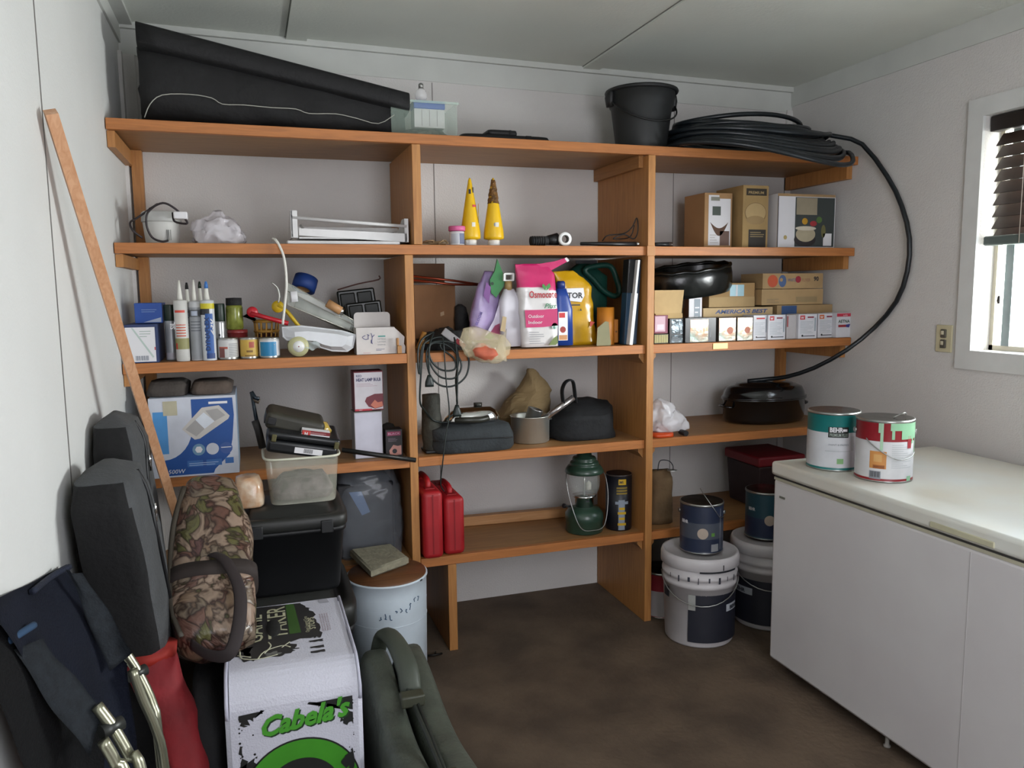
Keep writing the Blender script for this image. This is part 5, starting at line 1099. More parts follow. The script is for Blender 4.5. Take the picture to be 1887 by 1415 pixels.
# paper bag
t = B('paper_bag', mat('7f6a48', .85, noise_amt=.12, scale=8, bump=.5, bscale=20))
def pb(px, py): x, z = at(px, py, .20); return (x, z-S4)
ox = pb(990, 750)[0]
t.loft([(pb(985, 810)[0]-ox, .0, 0.0, .10, .07), (pb(980, 770)[0]-ox, .0, pb(980, 770)[1], .115, .07), (pb(990, 745)[0]-ox, 0, pb(990, 745)[1], .105, .055), (pb(1002, 725)[0]-ox, 0, pb(1002, 725)[1], .078, .04), (pb(998, 705)[0]-ox, 0, pb(998, 705)[1], .042, .03), (pb(997, 684)[0]-ox, 0, pb(997, 684)[1], .012, .01)], n=26, sub=5, e=2.2, nz=.014, ns=16)
for v in t.bm.verts: v.co.z = max(v.co.z, 0)
for f in t.bm.faces: f.smooth = False
tag(t.done(), 'crumpled brown paper bag rising to a point behind the steel pot', 'bag', loc=(ox, .315, S4+e_))
t = thing('black_tote_bag', 'black cloth bag with an upright strap at the right of the fourth shelf middle bay', 'bag', (at(1090, 780, .06)[0], .05, S4+e_)); ox = t.location.x
def rq(px, py, Y=.06): x, z = at(px, py, Y); return (x-ox, z-S4)
bb = mat('15171a', .85, noise_amt=.2, bump=.4, bscale=40)
b = B('bag_body', bb); b.loft([(0, .13, 0, .135, .11), (0, .13, .02, .14, .12), (.005, .13, .09, .13, .11), (.02, .14, .115, .115, .09), (.05, .15, .14, .07, .05), (.06, .15, .152, .03, .03)], n=34, sub=4, e=2.8, nz=.012, ns=12)
for v in b.bm.verts: v.co.z = max(v.co.z, 0); v.co.x = min(v.co.x, .895-ox)
b.done(t); b = B('strap', bb); P = [(1045, 745), (1043, 722), (1050, 706), (1062, 704), (1066, 722), (1068, 745)]; b.tube([Vector((rq(*p)[0], .05, rq(*p)[1])) for p in P], .017, sub=4, n=10, flat=.25); b.done(t)

# ================================================================ FOURTH SHELF, right bay
crumple('plastic_bag', 'crumpled white plastic bag at the left of the right bay, fourth shelf', 'bag', 1209, 1278, 738, .03, .10, S4+.016, glass('e8e6ea', .6, .2), .02, 24, 9, peak=-.2, n=50)
b = B('orange_sheath', mat('c94a1c', .4)); x0 = at(1207, 790, .01)[0]; x1 = at(1248, 790, .01)[0]; b.loft([(0, .06, 0, (x1-x0)/2, .05, 3), (0, .06, .014, (x1-x0)/2, .045, 3)], n=24); tag(b.done(), 'flat orange plastic piece under the white bag in the right bay', 'sheath', loc=((x0+x1)/2, .0, S4+e_))
t = thing('rubber_knob', 'black rubber stopper lying at the right edge of the white bag', 'stopper', (at(1266, 795, .0)[0], .02, S4+.0125)); b = B('stopper', black); b.cyl((0, -.015, 0), (.0, .03, 0), .011, n=18); b.done(t)
x0, x1, hh = fr(1341, 1484, 702, .20, S4); R = (x1-x0)/2
t = thing('roasting_pan', 'black speckled enamel oval roaster with lid on the fourth shelf in the right bay', 'roasting pan', ((x0+x1)/2, .22, S4+e_)); en = mat('0e1013', .15, noise_amt=.3, scale=140, coat=.6)
hh = min(hh, .18)
b = B('pan_base', en); b.lathe([(R*.84, 0), (R*.90, .004), (R*.95, .02), (R*.97, hh*.55), (R*1.0, hh*.57), (R*1.0, hh*.60)], n=48, sy=.66); b.done(t)
b = B('lid', en); b.lathe([(R*1.0, hh*.60), (R*1.0, hh*.63), (R*.96, hh*.65), (R*.94, hh*.74), (R*.88, hh*.86), (R*.76, hh*.91), (R*.70, hh*.91), (R*.66, hh*.95), (R*.40, hh*.99), (0, hh)], n=48, sy=.66); b.done(t)
for s_ in (-1, 1):
    b = B('handle', en); b.tube([(s_*R*.93, -.04, hh*.40), (s_*R*1.05, -.025, hh*.42), (s_*R*1.05, .025, hh*.42), (s_*R*.93, .04, hh*.40)], .005, sub=3, n=8); b.done(t)

# ================================================================ FIFTH SHELF
# wrapped goods behind the totes
cw_ = glass('8f949c', .35, .05)
t = thing('wrapped_appliance', 'dark boxy item in crinkled clear plastic behind the black totes', 'package', (at(690, 940, .05)[0]-.01, .08, S5+e_))
b = B('dark_contents', mat('17171c', .5, noise_amt=.3)); b.box(-.12, .09, .01, .3, 0, .28, bev=.01); b.use(mat('6b86b0', .4)).poly([(-.075, .25), (-.03, .25), (.0, .17), (-.03, .16)], .008); b.done(t)
b = B('plastic_wrap', cw_); b.loft([(-.0, .16, 0, .125, .165, 5), (0, .16, .1, .13, .17, 5), (-.0, .16, .25, .125, .165, 4), (-.01, .16, .325, .105, .14, 3)], n=48, sub=8, nz=.010, ns=28)
for v in b.bm.verts: v.co.z = max(v.co.z, 0); v.co.x = min(v.co.x, -.036-t.location.x)
b.done(t)
# red cases
def redcase(name, label, px0, px1, pyt, Y, dd, zr, dx=0):
    x0, x1, hh = fr(px0, px1, pyt, Y, S5); w = x1-x0
    t = thing(name, label, 'case', ((x0+x1)/2, Y, S5+e_), zr, 'red plastic cases')
    rp = mat('a81a22', .5, noise_amt=.08, scale=10)
    b = B('case_shell', rp); b.box(-w/2, w/2, 0, dd, 0, hh*.90, bev=.018, seg=4); b.use(mat('8f141c', .5)).box(-.002, .002, -.002, dd*.9, .02, hh*.86); b.done(t)
    b = B('handle', rp); b.tube([(0, dd*.25, hh*.86), (0, dd*.28, hh*.98), (0, dd*.62, hh*.98), (0, dd*.68, hh*.86)], .011, sub=4, n=10); b.done(t)
    for y in (dd*.2, dd*.8):
        b = B('latch', mat('8c131a', .5)); b.box(-.018, .018, y-.02, y+.02, hh*.88, hh*.91, bev=.002); b.done(t)
    return t
redcase('red_tool_case', 'red plastic case standing on end against the left divider, fifth shelf', 778, 816, 893, -.02, .33, 0)
redcase('red_tool_case', 'brighter red plastic case right of its twin, facing the wooden lath', 818, 856, 905, .0, .30, 0)
b = B('wood_lath', wood('b98a5c', 'a87848', 'X')); x0 = at(859, 950, .1)[0]; b.box(0, at(1068, 950, .16)[0]-x0, 0, .035, 0, .040, bev=.002); tag(b.done(), 'pale wooden lath lying between the red cases and the green lantern', 'lath', loc=(x0+.01, .33, S5+e_), rz=-.05)
x0, x1, hh = fr(1060, 1124, 838, .03, S5); R = (x1-x0)/2; gn = mat('2c4638', .35, noise_amt=.12, coat=.3)
t = thing('camping_lantern', 'green camping lantern with glass globe on the fifth shelf', 'lantern', ((x0+x1)/2, .035+R*1.05, S5+e_)); hh = min(hh, .345)
b = B('fuel_tank', gn); b.lathe([(R*.98, 0), (R*1.02, .004), (R*1.0, hh*.13), (R*1.05, hh*.15), (R*1.04, hh*.22), (R*.85, hh*.28), (R*.5, hh*.31), (0, hh*.315)], n=40); b.done(t)
b = B('collar', chrome); b.lathe([(R*.50, hh*.30), (R*.50, hh*.42), (R*.62, hh*.43), (R*.66, hh*.45), (0, hh*.455)], n=32); b.use(ink).wrapband(R*.505, -.25, .15, hh*.385, hh*.40); b.done(t)
b = B('glass_globe', glass('dfe8e2', .16, .03)); b.lathe([(R*.62, hh*.45), (R*.80, hh*.52), (R*.86, hh*.62), (R*.82, hh*.75)], n=36, closed=True); b.done(t)
b = B('burner_tube', steel); b.tube([(R*.0, 0, hh*.45), (R*.0, 0, hh*.75)], .004, n=8); b.lathe([(0, 0), (.012, .004), (.012, .03), (0, .04)], c=(R*.25, 0, hh*.5), n=14, mt=mat('c9c6b8', .8)); b.done(t)
b = B('ventilator', gn); b.lathe([(R*1.02, hh*.73), (R*1.06, hh*.745), (R*1.0, hh*.78), (R*.88, hh*.82), (R*.74, hh*.83), (R*.80, hh*.845), (R*.74, hh*.87), (R*.60, hh*.88), (R*.66, hh*.90), (R*.60, hh*.925), (R*.42, hh*.93), (R*.40, hh*.965), (R*.25, hh*.985), (0, hh*.99)], n=40); b.done(t)
b = B('bail_handle', tin); b.tube([(-R*1.04, -.0, hh*.74), (-R*1.16, -.02, hh*.66), (-R*1.10, -R*.7, hh*.42), (-R*.7, -R*1.1, hh*.12), (0, -R*1.15, hh*.07), (R*.7, -R*1.1, hh*.12), (R*1.10, -R*.7, hh*.42), (R*1.16, -.02, hh*.66), (R*1.04, 0, hh*.74)], .0018, sub=5, n=6); b.done(t)
b = B('valve_knob', black); b.cyl((-R*.95, -R*.3, hh*.34), (-R*1.3, -R*.4, hh*.36), .004, n=8); b.cyl((-R*1.3, -R*.4, hh*.36), (-R*1.4, -R*.43, hh*.365), .009, n=14); b.done(t)
x0, x1, hh = fr(1130, 1174, 877, .04, S5); R = (x1-x0)/2
t = thing('powder_can', 'tall black round can with yellow lettering right of the green lantern', 'can', ((x0+x1)/2, .045+R, S5+e_), -.62)
b = B('can_body', mat('13141c', .4)); b.lathe([(R*.97, 0), (R, .003), (R, hh*.97), (R*.96, hh*.97), (R*.96, hh)], n=34); b.done(t)
b = B('lid', mat('3a3230', .35)); b.lathe([(R*.96, hh*.97), (R*.97, hh*1.0), (R*.86, hh*1.0), (R*.84, hh*.985), (0, hh*.985)], n=34); b.done(t)
b = B('label'); yl2 = mat('c9a21e', .5); b.wrapband(R*1.004, .15, .75, hh*.83, hh*.93, yl2); b.text('IMR', R*.2, hh*.855, .016, ink, y=.0006+R*.0, wrap=R*1.004, bold=.02, fit=.018)
for k in range(3): b.wrapband(R*1.004, .0, .85, hh*(.66+.05*k), hh*(.69+.05*k), mat('8c7526', .5))
b.wrapband(R*1.004, .15, .65, hh*.02, hh*.56, mat('8a93a0', .5)); b.wrapband(R*1.004, -.1, .95, hh*.48, hh*.53, mat('8a93a0', .5))
for k, q in enumerate((.1, .2, .3, .38)): b.wrapband(R*1.006, .1+.1*(k % 2), .75-.1*(k % 2), hh*q, hh*(q+.045), yl2)
b.done(t, fix=False)
# right bay, fifth shelf
t = thing('paper_sack', 'brown paper sack with a wire and metal bit on top, low in the right bay', 'sack', (at(1226, 930, .06)[0]+.0, .06, S5+e_))
b = B('sack_body', mat('6b5438', .85, noise_amt=.15, bump=.4, bscale=30)); b.loft([(0, .06, 0, .055, .05, 3), (0, .06, .1, .055, .05, 3), (.004, .06, .19, .05, .045, 3), (.006, .06, .22, .047, .02, 3)], n=30, sub=4, nz=.006, ns=16)
for v in b.bm.verts: v.co.z = max(0, v.co.z); v.co.x = max(v.co.x, .962-t.location.x)
b.done(t)
b = B('wire_loop', mat('22242a', .5)); b.tube([(-.02, .03, .225), (-.01, .03, .265), (.03, .03, .262), (.05, .03, .24), (.045, .02, .222)], .002, sub=5, n=6); b.lathe([(.02, 0), (.022, .002), (.0, .003)], c=(.04, .02, .222), n=16, mt=steel); b.done(t)
x0, x1, hh = fr(1400, 1480, 838, .10, S5); w_ = x1-x0
t = thing('storage_case', 'dark red lidded box low in the right bay beside the freezer', 'box', ((x0+x1)/2, .10, S5+e_))
b = B('box_body', mat('2c1a1c', .6)); b.box(-w_/2, w_/2, 0, .25, 0, hh*.8, bev=.006, taper=.9); b.done(t); b = B('lid', mat('7c1420', .5)); b.box(-w_/2-.008, w_/2+.008, -.008, .258, hh*.8, hh*.98, bev=.008); b.done(t)

# ================================================================ FLOOR, right side
def bucket5(name, label, cx, cy, R, hh, art, group, rz=0):
    t = thing(name, label, 'bucket', (cx, cy, e_), rz, group)
    wb_ = mat('c9c5c6', .45, noise_amt=.05, scale=9)
    b = B('bucket_body', wb_); b.lathe([(R*.84, 0), (R*.87, .006), (R*.93, hh*.66), (R*.955, hh*.66), (R*.955, hh*.70), (R*.935, hh*.705), (R*.94, hh*.75), (R*.965, hh*.755), (R*.965, hh*.79), (R*.945, hh*.795), (R*.95, hh*.87)], n=48); b.done(t)
    b = B('lid', wb_); b.lathe([(R*.98, hh*.865), (R*1.0, hh*.87), (R*1.0, hh*.96), (R*.97, hh), (R*.91, hh), (R*.87, hh*.975), (0, hh*.975)], n=48); b.done(t)
    b = B('label'); art(b, R, hh); b.done(t, fix=False)
    b = B('bail_handle', tin)
    b.tube([(R*.97*math.cos(a), -R*1.0*abs(math.sin(a))-.004 if 0 else -R*(.15+.84*math.sin(a)), hh*.76-hh*.27*math.sin(a)) for a in [PI*i/16 for i in range(17)]], .0022, n=6); b.done(t)
    return t
dk = mat('22242f', .5); band = mat('8d9298', .5)
def ab(b, R, h):
    b.wrapband(R*.925, -.35, 1.35, h*.07, h*.60, dk, c=(0, 0)); b.wrapband(R*.93, -.35, -.15, h*.43, h*.60, mat('9fa09c', .5)); b.wrapband(R*.932, .75, 1.25, h*.40, h*.48, mat('b4b9c0', .5))
    b.text('BEHR', R*.82, h*.42, .020, dk, y=.002, wrap=R*.932, bold=.03, fit=.05)
    b.use(mat('3a3c46', .5))
    for k in range(9): b.wrapband(R*.972, -.9+.27*k, -.88+.27*k+.02*(k % 3), h*(.75-.02*(k % 2)), h*.80, mat('3a3c46', .5))
    b.wrapband(R*1.002, -.05, 1.0, h*.855, h*.875, mat('23262c', .5)); b.wrapband(R*1.003, .55, .58, h*.88, h*.94, mat('23262c', .5))
    b.wrapband(R*.93, -1.3, -1.0, h*.50, h*.62, dk)
B1 = (1.052, -.185); B2 = (1.39, -.15)
bucket5('paint_bucket', 'white five gallon bucket with dark label beside the right divider', B1[0], B1[1], .148, .347, ab, 'large white paint buckets', -.5)
def ab2(b, R, h):
    b.wrapband(R*.93, -1.3, 1.0, h*.07, h*.58, dk); b.wrapband(R*.932, -1.25, -.55, h*.40, h*.48, mat('a8adb4', .5)); b.text('BEHR', -R*1.1, h*.42, .020, dk, y=.002, wrap=R*.932, bold=.03, fit=.055)
bucket5('paint_bucket', 'white five gallon bucket with dark label half hidden behind the freezer', B2[0], B2[1], .148, .347, ab2, 'large white paint buckets', -.5)
nv = mat('1f2b42', .4); tl = mat('1d4452', .4); teal = mat('14595c', .4)
def gtext(b, R, h):
    b.text('BEHR', -R*1.05, h*.60, .017, whitep, y=.0012, wrap=R*.995, bold=.03, fit=.032)
    for i in range(1):
        n = 20; vs = [(R*1.003*math.sin(.05+.25*q*math.cos(2*PI*k/n)), -R*1.003*math.cos(.05+.25*q*math.cos(2*PI*k/n)), h*.42+.021*q*math.sin(2*PI*k/n)) for q in (0, .35, .7, 1) for k in range(n)]
        b.use(mat('b5a596', .5)); b.add(vs, [(q*n+k, q*n+(k+1) % n, (q+1)*n+(k+1) % n, (q+1)*n+k) for q in range(3) for k in range(n)])
    b.wrapband(R*1.001, .45, .62, h*.36, h*.43, mat('5a8a3a', .5)); b.wrapband(R*1.001, .45, .85, h*.05, h*.20, mat('8b8d90', .5)); b.wrapband(R*1.001, .95, 1.0, h*.08, h*.9, mat('7d7f86', .5))
def hnd(b, R, h): b.tube([(R*1.02, -.02, h*.72), (R*.8, -R*.75, h*.75), (R*.55, -R*.95, h*.92), (R*.15, -R*.8, h*1.15), (-.1*R, -R*.35, h*1.27)], .0014, sub=5, n=5)
def gal(name, label, cx, cy, zb, body, bands, tx=None, handle=None, h=.19, R=.082, group=None, rz=0, lidm=None):
    t = thing(name, label, 'paint can', (cx, cy, zb+e_), rz, group); 
    b = B('can_body', body); k = .008
    b.lathe([(R*.97, 0), (R, .002), (R, .006), (R*.985, .008), (R*.985, h-k-.002), (R, h-k), (R, h-k*.4), (R*.97, h-k*.3)], n=44)
    b.use(tin); b.lathe([(R*.985, h-k-.001), (R*1.01, h-k), (R*1.01, h-.001), (R*.96, h)], n=44, closed=True); b.lathe([(R*.98, 0), (R*1.008, .001), (R*1.008, .004), (R*.98, .006)], n=44, closed=True); b.done(t)
    b = B('lid', lidm or mat('5c5e58', .2, .9, noise_amt=.4, scale=25)); b.lathe([(R*.96, h), (R*.92, h-.005), (R*.84, h-.005), (R*.80, h-.001), (R*.72, h-.003), (0, h-.003)], n=44); b.done(t)
    b = B('label')
    for (a0, a1, z0, z1, mt) in bands: b.wrapband(R*.993+.0002*len(b.bm.faces)/28, a0, a1, z0*h, z1*h, mt, n=28)
    if tx: tx(b, R, h)
    b.done(t, fix=False)
    if handle:
        b = B('bail_handle', tin); handle(b, R, h); b.done(t, label='thin wire handle')
        for s_ in (-1, 1):
            b = B('handle_ear', tin); b.cyl((s_*R*.985, -.006, h*.78), (s_*R*1.05, -.008, h*.78), .008, n=12); b.done(t)
    return t
gal('gallon_paint_can', 'navy gallon paint can with raised wire handle on the nearer white bucket', B1[0]+.005, B1[1]+.0, .3475, nv, [(-1.5, 1.5, .05, .95, mat('262f45', .4)), (-1.5, 1.5, .30, .62, mat('4a4f5a', .45))], gtext, hnd, group='gallon cans on the white buckets', rz=-.54)
gal('gallon_paint_can', 'dark teal gallon paint can on the bucket half hidden behind the freezer', B2[0]+.0, B2[1]+.02, .3475, tl, [(-1.5, 1.5, .45, .95, mat('224552', .4)), (-1.5, 1.5, .05, .45, mat('232f4a', .4))], gtext, None, group='gallon cans on the white buckets', rz=-.5)
gal('gallon_paint_can', 'red topped white gallon can on the floor between the right divider and bucket', 1.025, .06, 0, mat('8c2a34', .45), [(-1.5, 1.5, .03, .60, mat('a9a3a3', .5))], None, None)
# cans on the freezer
FT = FZ
def rim(b, R, h): pass
def gb(b, R, h):
    w0 = .994*R
    b.wrapband(R*1.001, -.05, .72, h*.58, h*.76, mat('1d2320', .45)); b.text('BEHR', R*.0, h*.675, .021, whitep, y=.0014, wrap=R*1.001, bold=.035, fit=.040); b.text('PREMIUM PLUS', R*.0, h*.60, .014, mat('8e9a90', .5), y=.0014, wrap=R*1.001, bold=.02, fit=.055)
    b.wrapband(R*1.002, .49, .66, h*.685, h*.725, whitep)
    b.text('PAINT & PRIMER', -R*.02, h*.44, .009, mat('8f959a', .5), y=.001, wrap=R*1.0, fit=.062); b.wrapband(R*1.001, -.15, .8, h*.34, h*.35, mat('a9b0b2', .5)); b.wrapband(R*1.001, .30, .55, h*.13, h*.22, mat('7aa86e', .5)); b.wrapband(R*1.001, .85, 1.0, h*.35, h*.60, mat('b4b7b8', .5))
y0c = -.625
def place(px, py, R):         # a can whose front foot shows at this pixel of the freezer top
    x, y = onz(px, py, FT); d = Vector((x-CX, y-CY, 0)).normalized(); return x+d.x*R, y+d.y*R
cx1, cy1 = place(1533, 869, .0815)
gal('gallon_paint_can', 'teal topped white gallon can with a black square emblem on the freezer lid', cx1, cy1, FT, mat('16706e', .4), [(-1.55, 1.55, .06, .66, mat('c6c8cc', .45)), ], gb, None, group='gallon cans on the freezer', rz=-.85)
cx2, cy2 = place(1626, 890, .0835)
def rb(b, R, h):
    b.wrapband(R*1.001, -.62, -.05, h*.22, h*.50, mat('c98a4a', .5)); b.wrapband(R*1.002, -.5, -.1, h*.22, h*.28, mat('9a5a2a', .5)); b.wrapband(R*1.002, -.48, -.2, h*.33, h*.45, mat('cf9f62', .5)); b.wrapband(R*1.002, -.45, -.12, h*.245, h*.26, mat('6a3a1a', .5))
    for k in range(12): b.wrapband(R*1.001, .12, .95-.2*(k % 3), h*(.24+.033*k), h*(.25+.033*k), mat('b4b9bb', .5))
    b.use(ink)
    b.wrapband(R*1.001, -.62, -.22, h*.05, h*.18, mat('8b8f96', .5)); [b.wrapband(R*1.002, -.58+.05*k, -.56+.05*k+.01*(k % 2), h*.08, h*.17, ink) for k in range(7)]
    gd = mat('8fc09a', .35, noise_amt=.1); gd2 = mat('a9ccae', .4)
    b.wrapband(R*1.003, .05, 1.5, h*.84, h*.965, gd); b.wrapband(R*1.0035, .45, 1.5, h*.70, h*.85, gd); b.wrapband(R*1.003, .72, .92, h*.55, h*.75, mat('9a3038', .4))
    for a, q in ((-.35, .80), (-.28, .52), (.1, .70), (1.2, .40), (.95, .62)): b.wrapband(R*1.004, a, a+.10, h*q, h*.955, gd if a > 0 else gd2)
    b.wrapband(R*1.003, .75, .98, h*.005, h*.10, gd)
def hr(b, R, h): b.tube([(-R*.72, -R*.80, h*.70), (-R*.60, -R*.92, h*.63), (-R*.2, -R*1.12, h*.50), (R*.3, -R*1.16, h*.40), (R*.75, -R*.85, h*.42), (R*.93, -R*.52, h*.48)], .0018, sub=5, n=6)
t = gal('gallon_paint_can', 'red topped white gallon can with green paint drips on the freezer lid', cx2, cy2, FT, mat('8f1f28', .4), [(-1.55, 1.55, .06, .66, mat('d0d0d2', .45))], rb, hr, group='gallon cans on the freezer', R=.0835, rz=-.62)
b = B('ring_pull', tin); b.tube([(.02, -.02, .192), (.05, -.01, .205), (.06, .01, .198)], .0018, sub=4, n=6); b.done(t)

# ================================================================ FLOOR, left side
# barrel with lid and paver
BX, BY, BR = -.150, -.150, .135
t = thing('paint_pail', 'white pail with brown disc lid and scribbled writing, left of the red cases', 'pail', (BX, BY, e_)); hh = .395
b = B('pail_body', mat('cfdbe4', .45, noise_amt=.04)); b.lathe([(BR*.93, 0), (BR*.95, .005), (BR*.985, hh*.86), (BR*.99, hh*.965), (BR*1.015, hh*.97), (BR*1.015, hh*.985), (BR*.96, hh*.985)], n=48); 
for q in (.62, .76): b.lathe([(BR*.976, hh*q), (BR*.986, hh*(q+.004)), (BR*.976, hh*(q+.008))], n=40, closed=True)
b.done(t)
b = B('lid', wood('6b4426', '54341c', 'X')); b.lathe([(BR*.975, hh*.975), (BR*.98, hh*.985), (BR*.97, hh), (0, hh)], n=48); b.done(t)
b = B('label'); bl3 = mat('3a5a78', .6)
random.seed(5)
for k in range(9):
    a = -.35+.13*k; z = hh*(.70+.03*(k/2))+.006*math.sin(k*2); r_ = BR*.99
    P = [(a+random.uniform(-.03, .03), z+random.uniform(-.012, .012)) for _ in range(5)]; P.sort(key=lambda p: p[1])
    b.use(bl3).tube([(r_*math.sin(u), -r_*math.cos(u), v) for u, v in P], .0014, sub=3, n=4)
b.use(ink).wrapband(BR*1.018, .75, .85, hh*.965, hh*.98); b.done(t, fix=False)
b = B('stone_paver', mat('8f8a76', .9, noise_amt=.12, scale=30, bump=.5, bscale=70)); 
pv = [(-.27, .029), (-.206, -.213), (-.075, -.095), (-.133, .108)]; pv = [(-.252, .035), (-.212, -.205), (-.068, -.115), (-.10, .05)]
pv = [(x-BX, y-BY) for x, y in pv]; b.prism(pv, 0, .030, M=Matrix(((1, 0, 0, 0), (0, 0, 1, 0), (0, 1, 0, 0), (0, 0, 0, 1))), bev=.006)
tag(b.done(), 'grey stone paver lying on the brown lid of the white pail', 'paver', loc=(BX, BY, hh+.002))
t = thing('wire_nut_clip', 'small dark metal clip on the floor beside the low shelf leg', 'clip', (.035, -.02, .004)); b = B('clip_body', mat('2e2c2a', .4, .6)); b.tube([(-.03, 0, 0.003), (0, -.01, .006), (.03, .0, .003)], .004, n=8); b.tube([(0, -.01, .006), (.01, .02, .004)], .003, n=8); b.done(t)

# totes
tb = mat('0f1114', .55, noise_amt=.15, scale=6); tlid = mat('1e1f1d', .5, noise_amt=.15, scale=6)
def tote(name, label, x0, x1, y0, y1, z0, z1, group=None):
    cx, cy = (x0+x1)/2, (y0+y1)/2; w, d, h = x1-x0, y1-y0, z1-z0
    t = thing(name, label, 'storage tote', (cx, cy, z0+e_), 0, group)
    b = B('tote_body', tb); lz = h*.80
    b.loft([(0, 0, 0, w*.41, d*.42, 9), (0, 0, .01, w*.42, d*.43, 9), (0, 0, lz*.93, w*.465, d*.47, 9), (0, 0, lz*.93, w*.485, d*.485, 9), (0, 0, lz, w*.485, d*.485, 9)], n=64); b.done(t)
    b = B('lid', tlid); b.loft([(0, 0, lz, w*.49, d*.49, 8), (0, 0, lz+.004, w*.5, d*.5, 8), (0, 0, h*.92, w*.5, d*.5, 8), (0, 0, h*.95, w*.48, d*.485, 8), (0, 0, h*.96, w*.43, d*.45, 7), (0, 0, h*.93, w*.41, d*.43, 7), (0, 0, h*.93, w*.36, d*.40, 7), (0, 0, h, w*.34, d*.38, 7), (0, 0, h, w*.02, d*.02, 3)], n=64); b.done(t)
    for s_ in (-1, 1):
        b = B('latch', tb); b.box(s_*w*.3-.018, s_*w*.3+.018, -d*.5-.004, -d*.5+.006, lz-.014, h*.9, bev=.003); b.done(t)
    return t
tote('storage_tote', 'large black lidded tote on the floor carrying the smaller black tote', -.715, -.287, -.50, -.02, 0, .45, 'black lidded totes')
tote('storage_tote', 'smaller black lidded tote stacked on the larger one under the clear bin', -.632, -.30, -.43, -.055, .451, .70, 'black lidded totes')
UT = .7025
# clear bin with cases
x0, x1 = -.535, -.308; y0, y1 = -.33, -.10; zr = .846
t = thing('clear_bin', 'translucent plastic bin of cases standing on the smaller black tote', 'bin', ((x0+x1)/2, (y0+y1)/2, UT)); w_, d_, h_ = x1-x0, y1-y0, zr-UT
pc = glass('d2d2c2', .30, .2); pc.node_tree.nodes['Principled BSDF'].inputs['Transmission Weight'].default_value = 0
b = B('bin_wall', pc); b.loft([(0, 0, 0, w_*.43, d_*.43, 6), (0, 0, .008, w_*.44, d_*.44, 6), (0, 0, h_*.93, w_*.485, d_*.485, 6), (0, 0, h_, w_*.5, d_*.5, 6)], n=56, cap=False); b.loft([(0, 0, 0, w_*.43, d_*.43, 6), (0, 0, .002, w_*.43, d_*.43, 6)], n=40); b.done(t)
b = B('rim', glass('e0e0cc', .75, .3)); b.tube([(w_*.5*math.copysign(abs(math.cos(a))**(1/3), math.cos(a)), d_*.5*math.copysign(abs(math.sin(a))**(1/3), math.sin(a)), h_) for a in [2*PI*i/48 for i in range(48)]], .004, n=6, closed=True); b.done(t)
b = B('bag_of_parts', mat('77696c', .6, noise_amt=.35, scale=25, bump=.8, bscale=30)); b.loft([(0, 0, .004, w_*.38, d_*.38, 4), (0, 0, .03, w_*.40, d_*.40, 4), (0, 0, .065, w_*.30, d_*.3, 3)], n=30, sub=3, nz=.008, ns=25)
tag(b.done(kind='stuff'), 'pinkish loose contents in the bottom of the translucent bin', 'parts', loc=((x0+x1)/2, (y0+y1)/2, UT+.004))
bc = mat('15171a', .35, noise_amt=.1)
t = thing('tool_case', 'black hard case with a white barcode label lying tilted in the translucent bin', 'case', P3(558, 843, -.315), rot=(.10, .20, 0))
b = B('case_shell', bc); b.box(-.110, .100, 0, .17, .002, .044, bev=.012, seg=3); b.box(-.112, .104, -.004, .174, .046, .070, bev=.010, seg=3); b.done(t)
b = B('label'); b.use(whitep).rect(-.028, .055, .012, .030, -.0012); b.use(ink)
for k in range(9): b.rect(.0+.003*k, .0015+.003*k, .015, .028, -.0016)
b.done(t, fix=False)
b = B('latch', mat('55502e', .5)); b.box(.086, .10, -.008, 0, .040, .062, bev=.002); b.box(-.10, -.086, -.008, 0, .040, .062, bev=.002); b.done(t)
t = thing('olive_tool_case', 'smaller olive black case tilted on top of the labelled black case', 'case', P3(535, 800, -.28), rot=(.08, .28, .0))
b = B('case_shell', mat('35332a', .55, noise_amt=.2)); b.box(-.080, .098, 0, .14, .0, .055, bev=.016, seg=3); b.done(t)
b = B('latch', black); b.box(-.075, -.05, -.006, .0, .018, .04, bev=.002); b.box(-.083, -.078, .02, .10, .012, .045, bev=.002); b.done(t)
t = thing('ammo_sleeve', 'white and red small box on the cases in the translucent bin', 'box', P3(580, 812, -.31), rot=(.1, .19, 0))
b = B('box_body', whitep); b.box(-.042, .042, 0, .03, 0, .030, bev=.001); b.done(t)
b = B('label'); b.use(mat('7c1f26', .5)).rect(-.042, .042, .019, .030, -.0008); b.use(mat('c2423c', .5)).rect(-.040, -.016, .012, .029, -.0012); b.text('H', -.034, .014, .014, whitep, y=-.0016, bold=.04); b.use(mat('9fb3a8', .6)).disc(.004, .009, .010, -.0014, rz=.006); lines(b, -.02, .03, .021, .027, 2, mat('c9a8a8', .6), -.0012, .3); b.done(t, fix=False)
b = B('amber_wrapped_pack', mat('8a5a38', .25, noise_amt=.5, scale=22, col2='b8a04a', coat=.5, bump=.5, bscale=30)); b.loft([(0, 0, 0, .05, .035, 3), (.004, 0, .02, .048, .034, 3), (.0, 0, .036, .034, .024, 2.5), (-.002, 0, .04, .01, .01)], n=24, sub=3, nz=.006, ns=30, M=Rm(.3, 'Y')); p = P3(578, 797, -.25); tag(b.done(), 'amber wrapped pack behind the white and red box on the cases', 'pack', loc=(p.x, -.235, p.z-.0))
t = thing('bar_clamp', 'dark metal clamp standing upright at the left of the translucent bin', 'clamp', P3(478, 830, -.16)); o_ = Vector(t.location); gm = mat('1e2830', .35, .5)
b = B('clamp_bar', gm); b.tube([P3(482, 825, -.16)-o_, P3(470, 760, -.16)-o_, P3(463, 722, -.16)-o_], [.014, .010, .008], n=8, flat=.6); b.done(t)
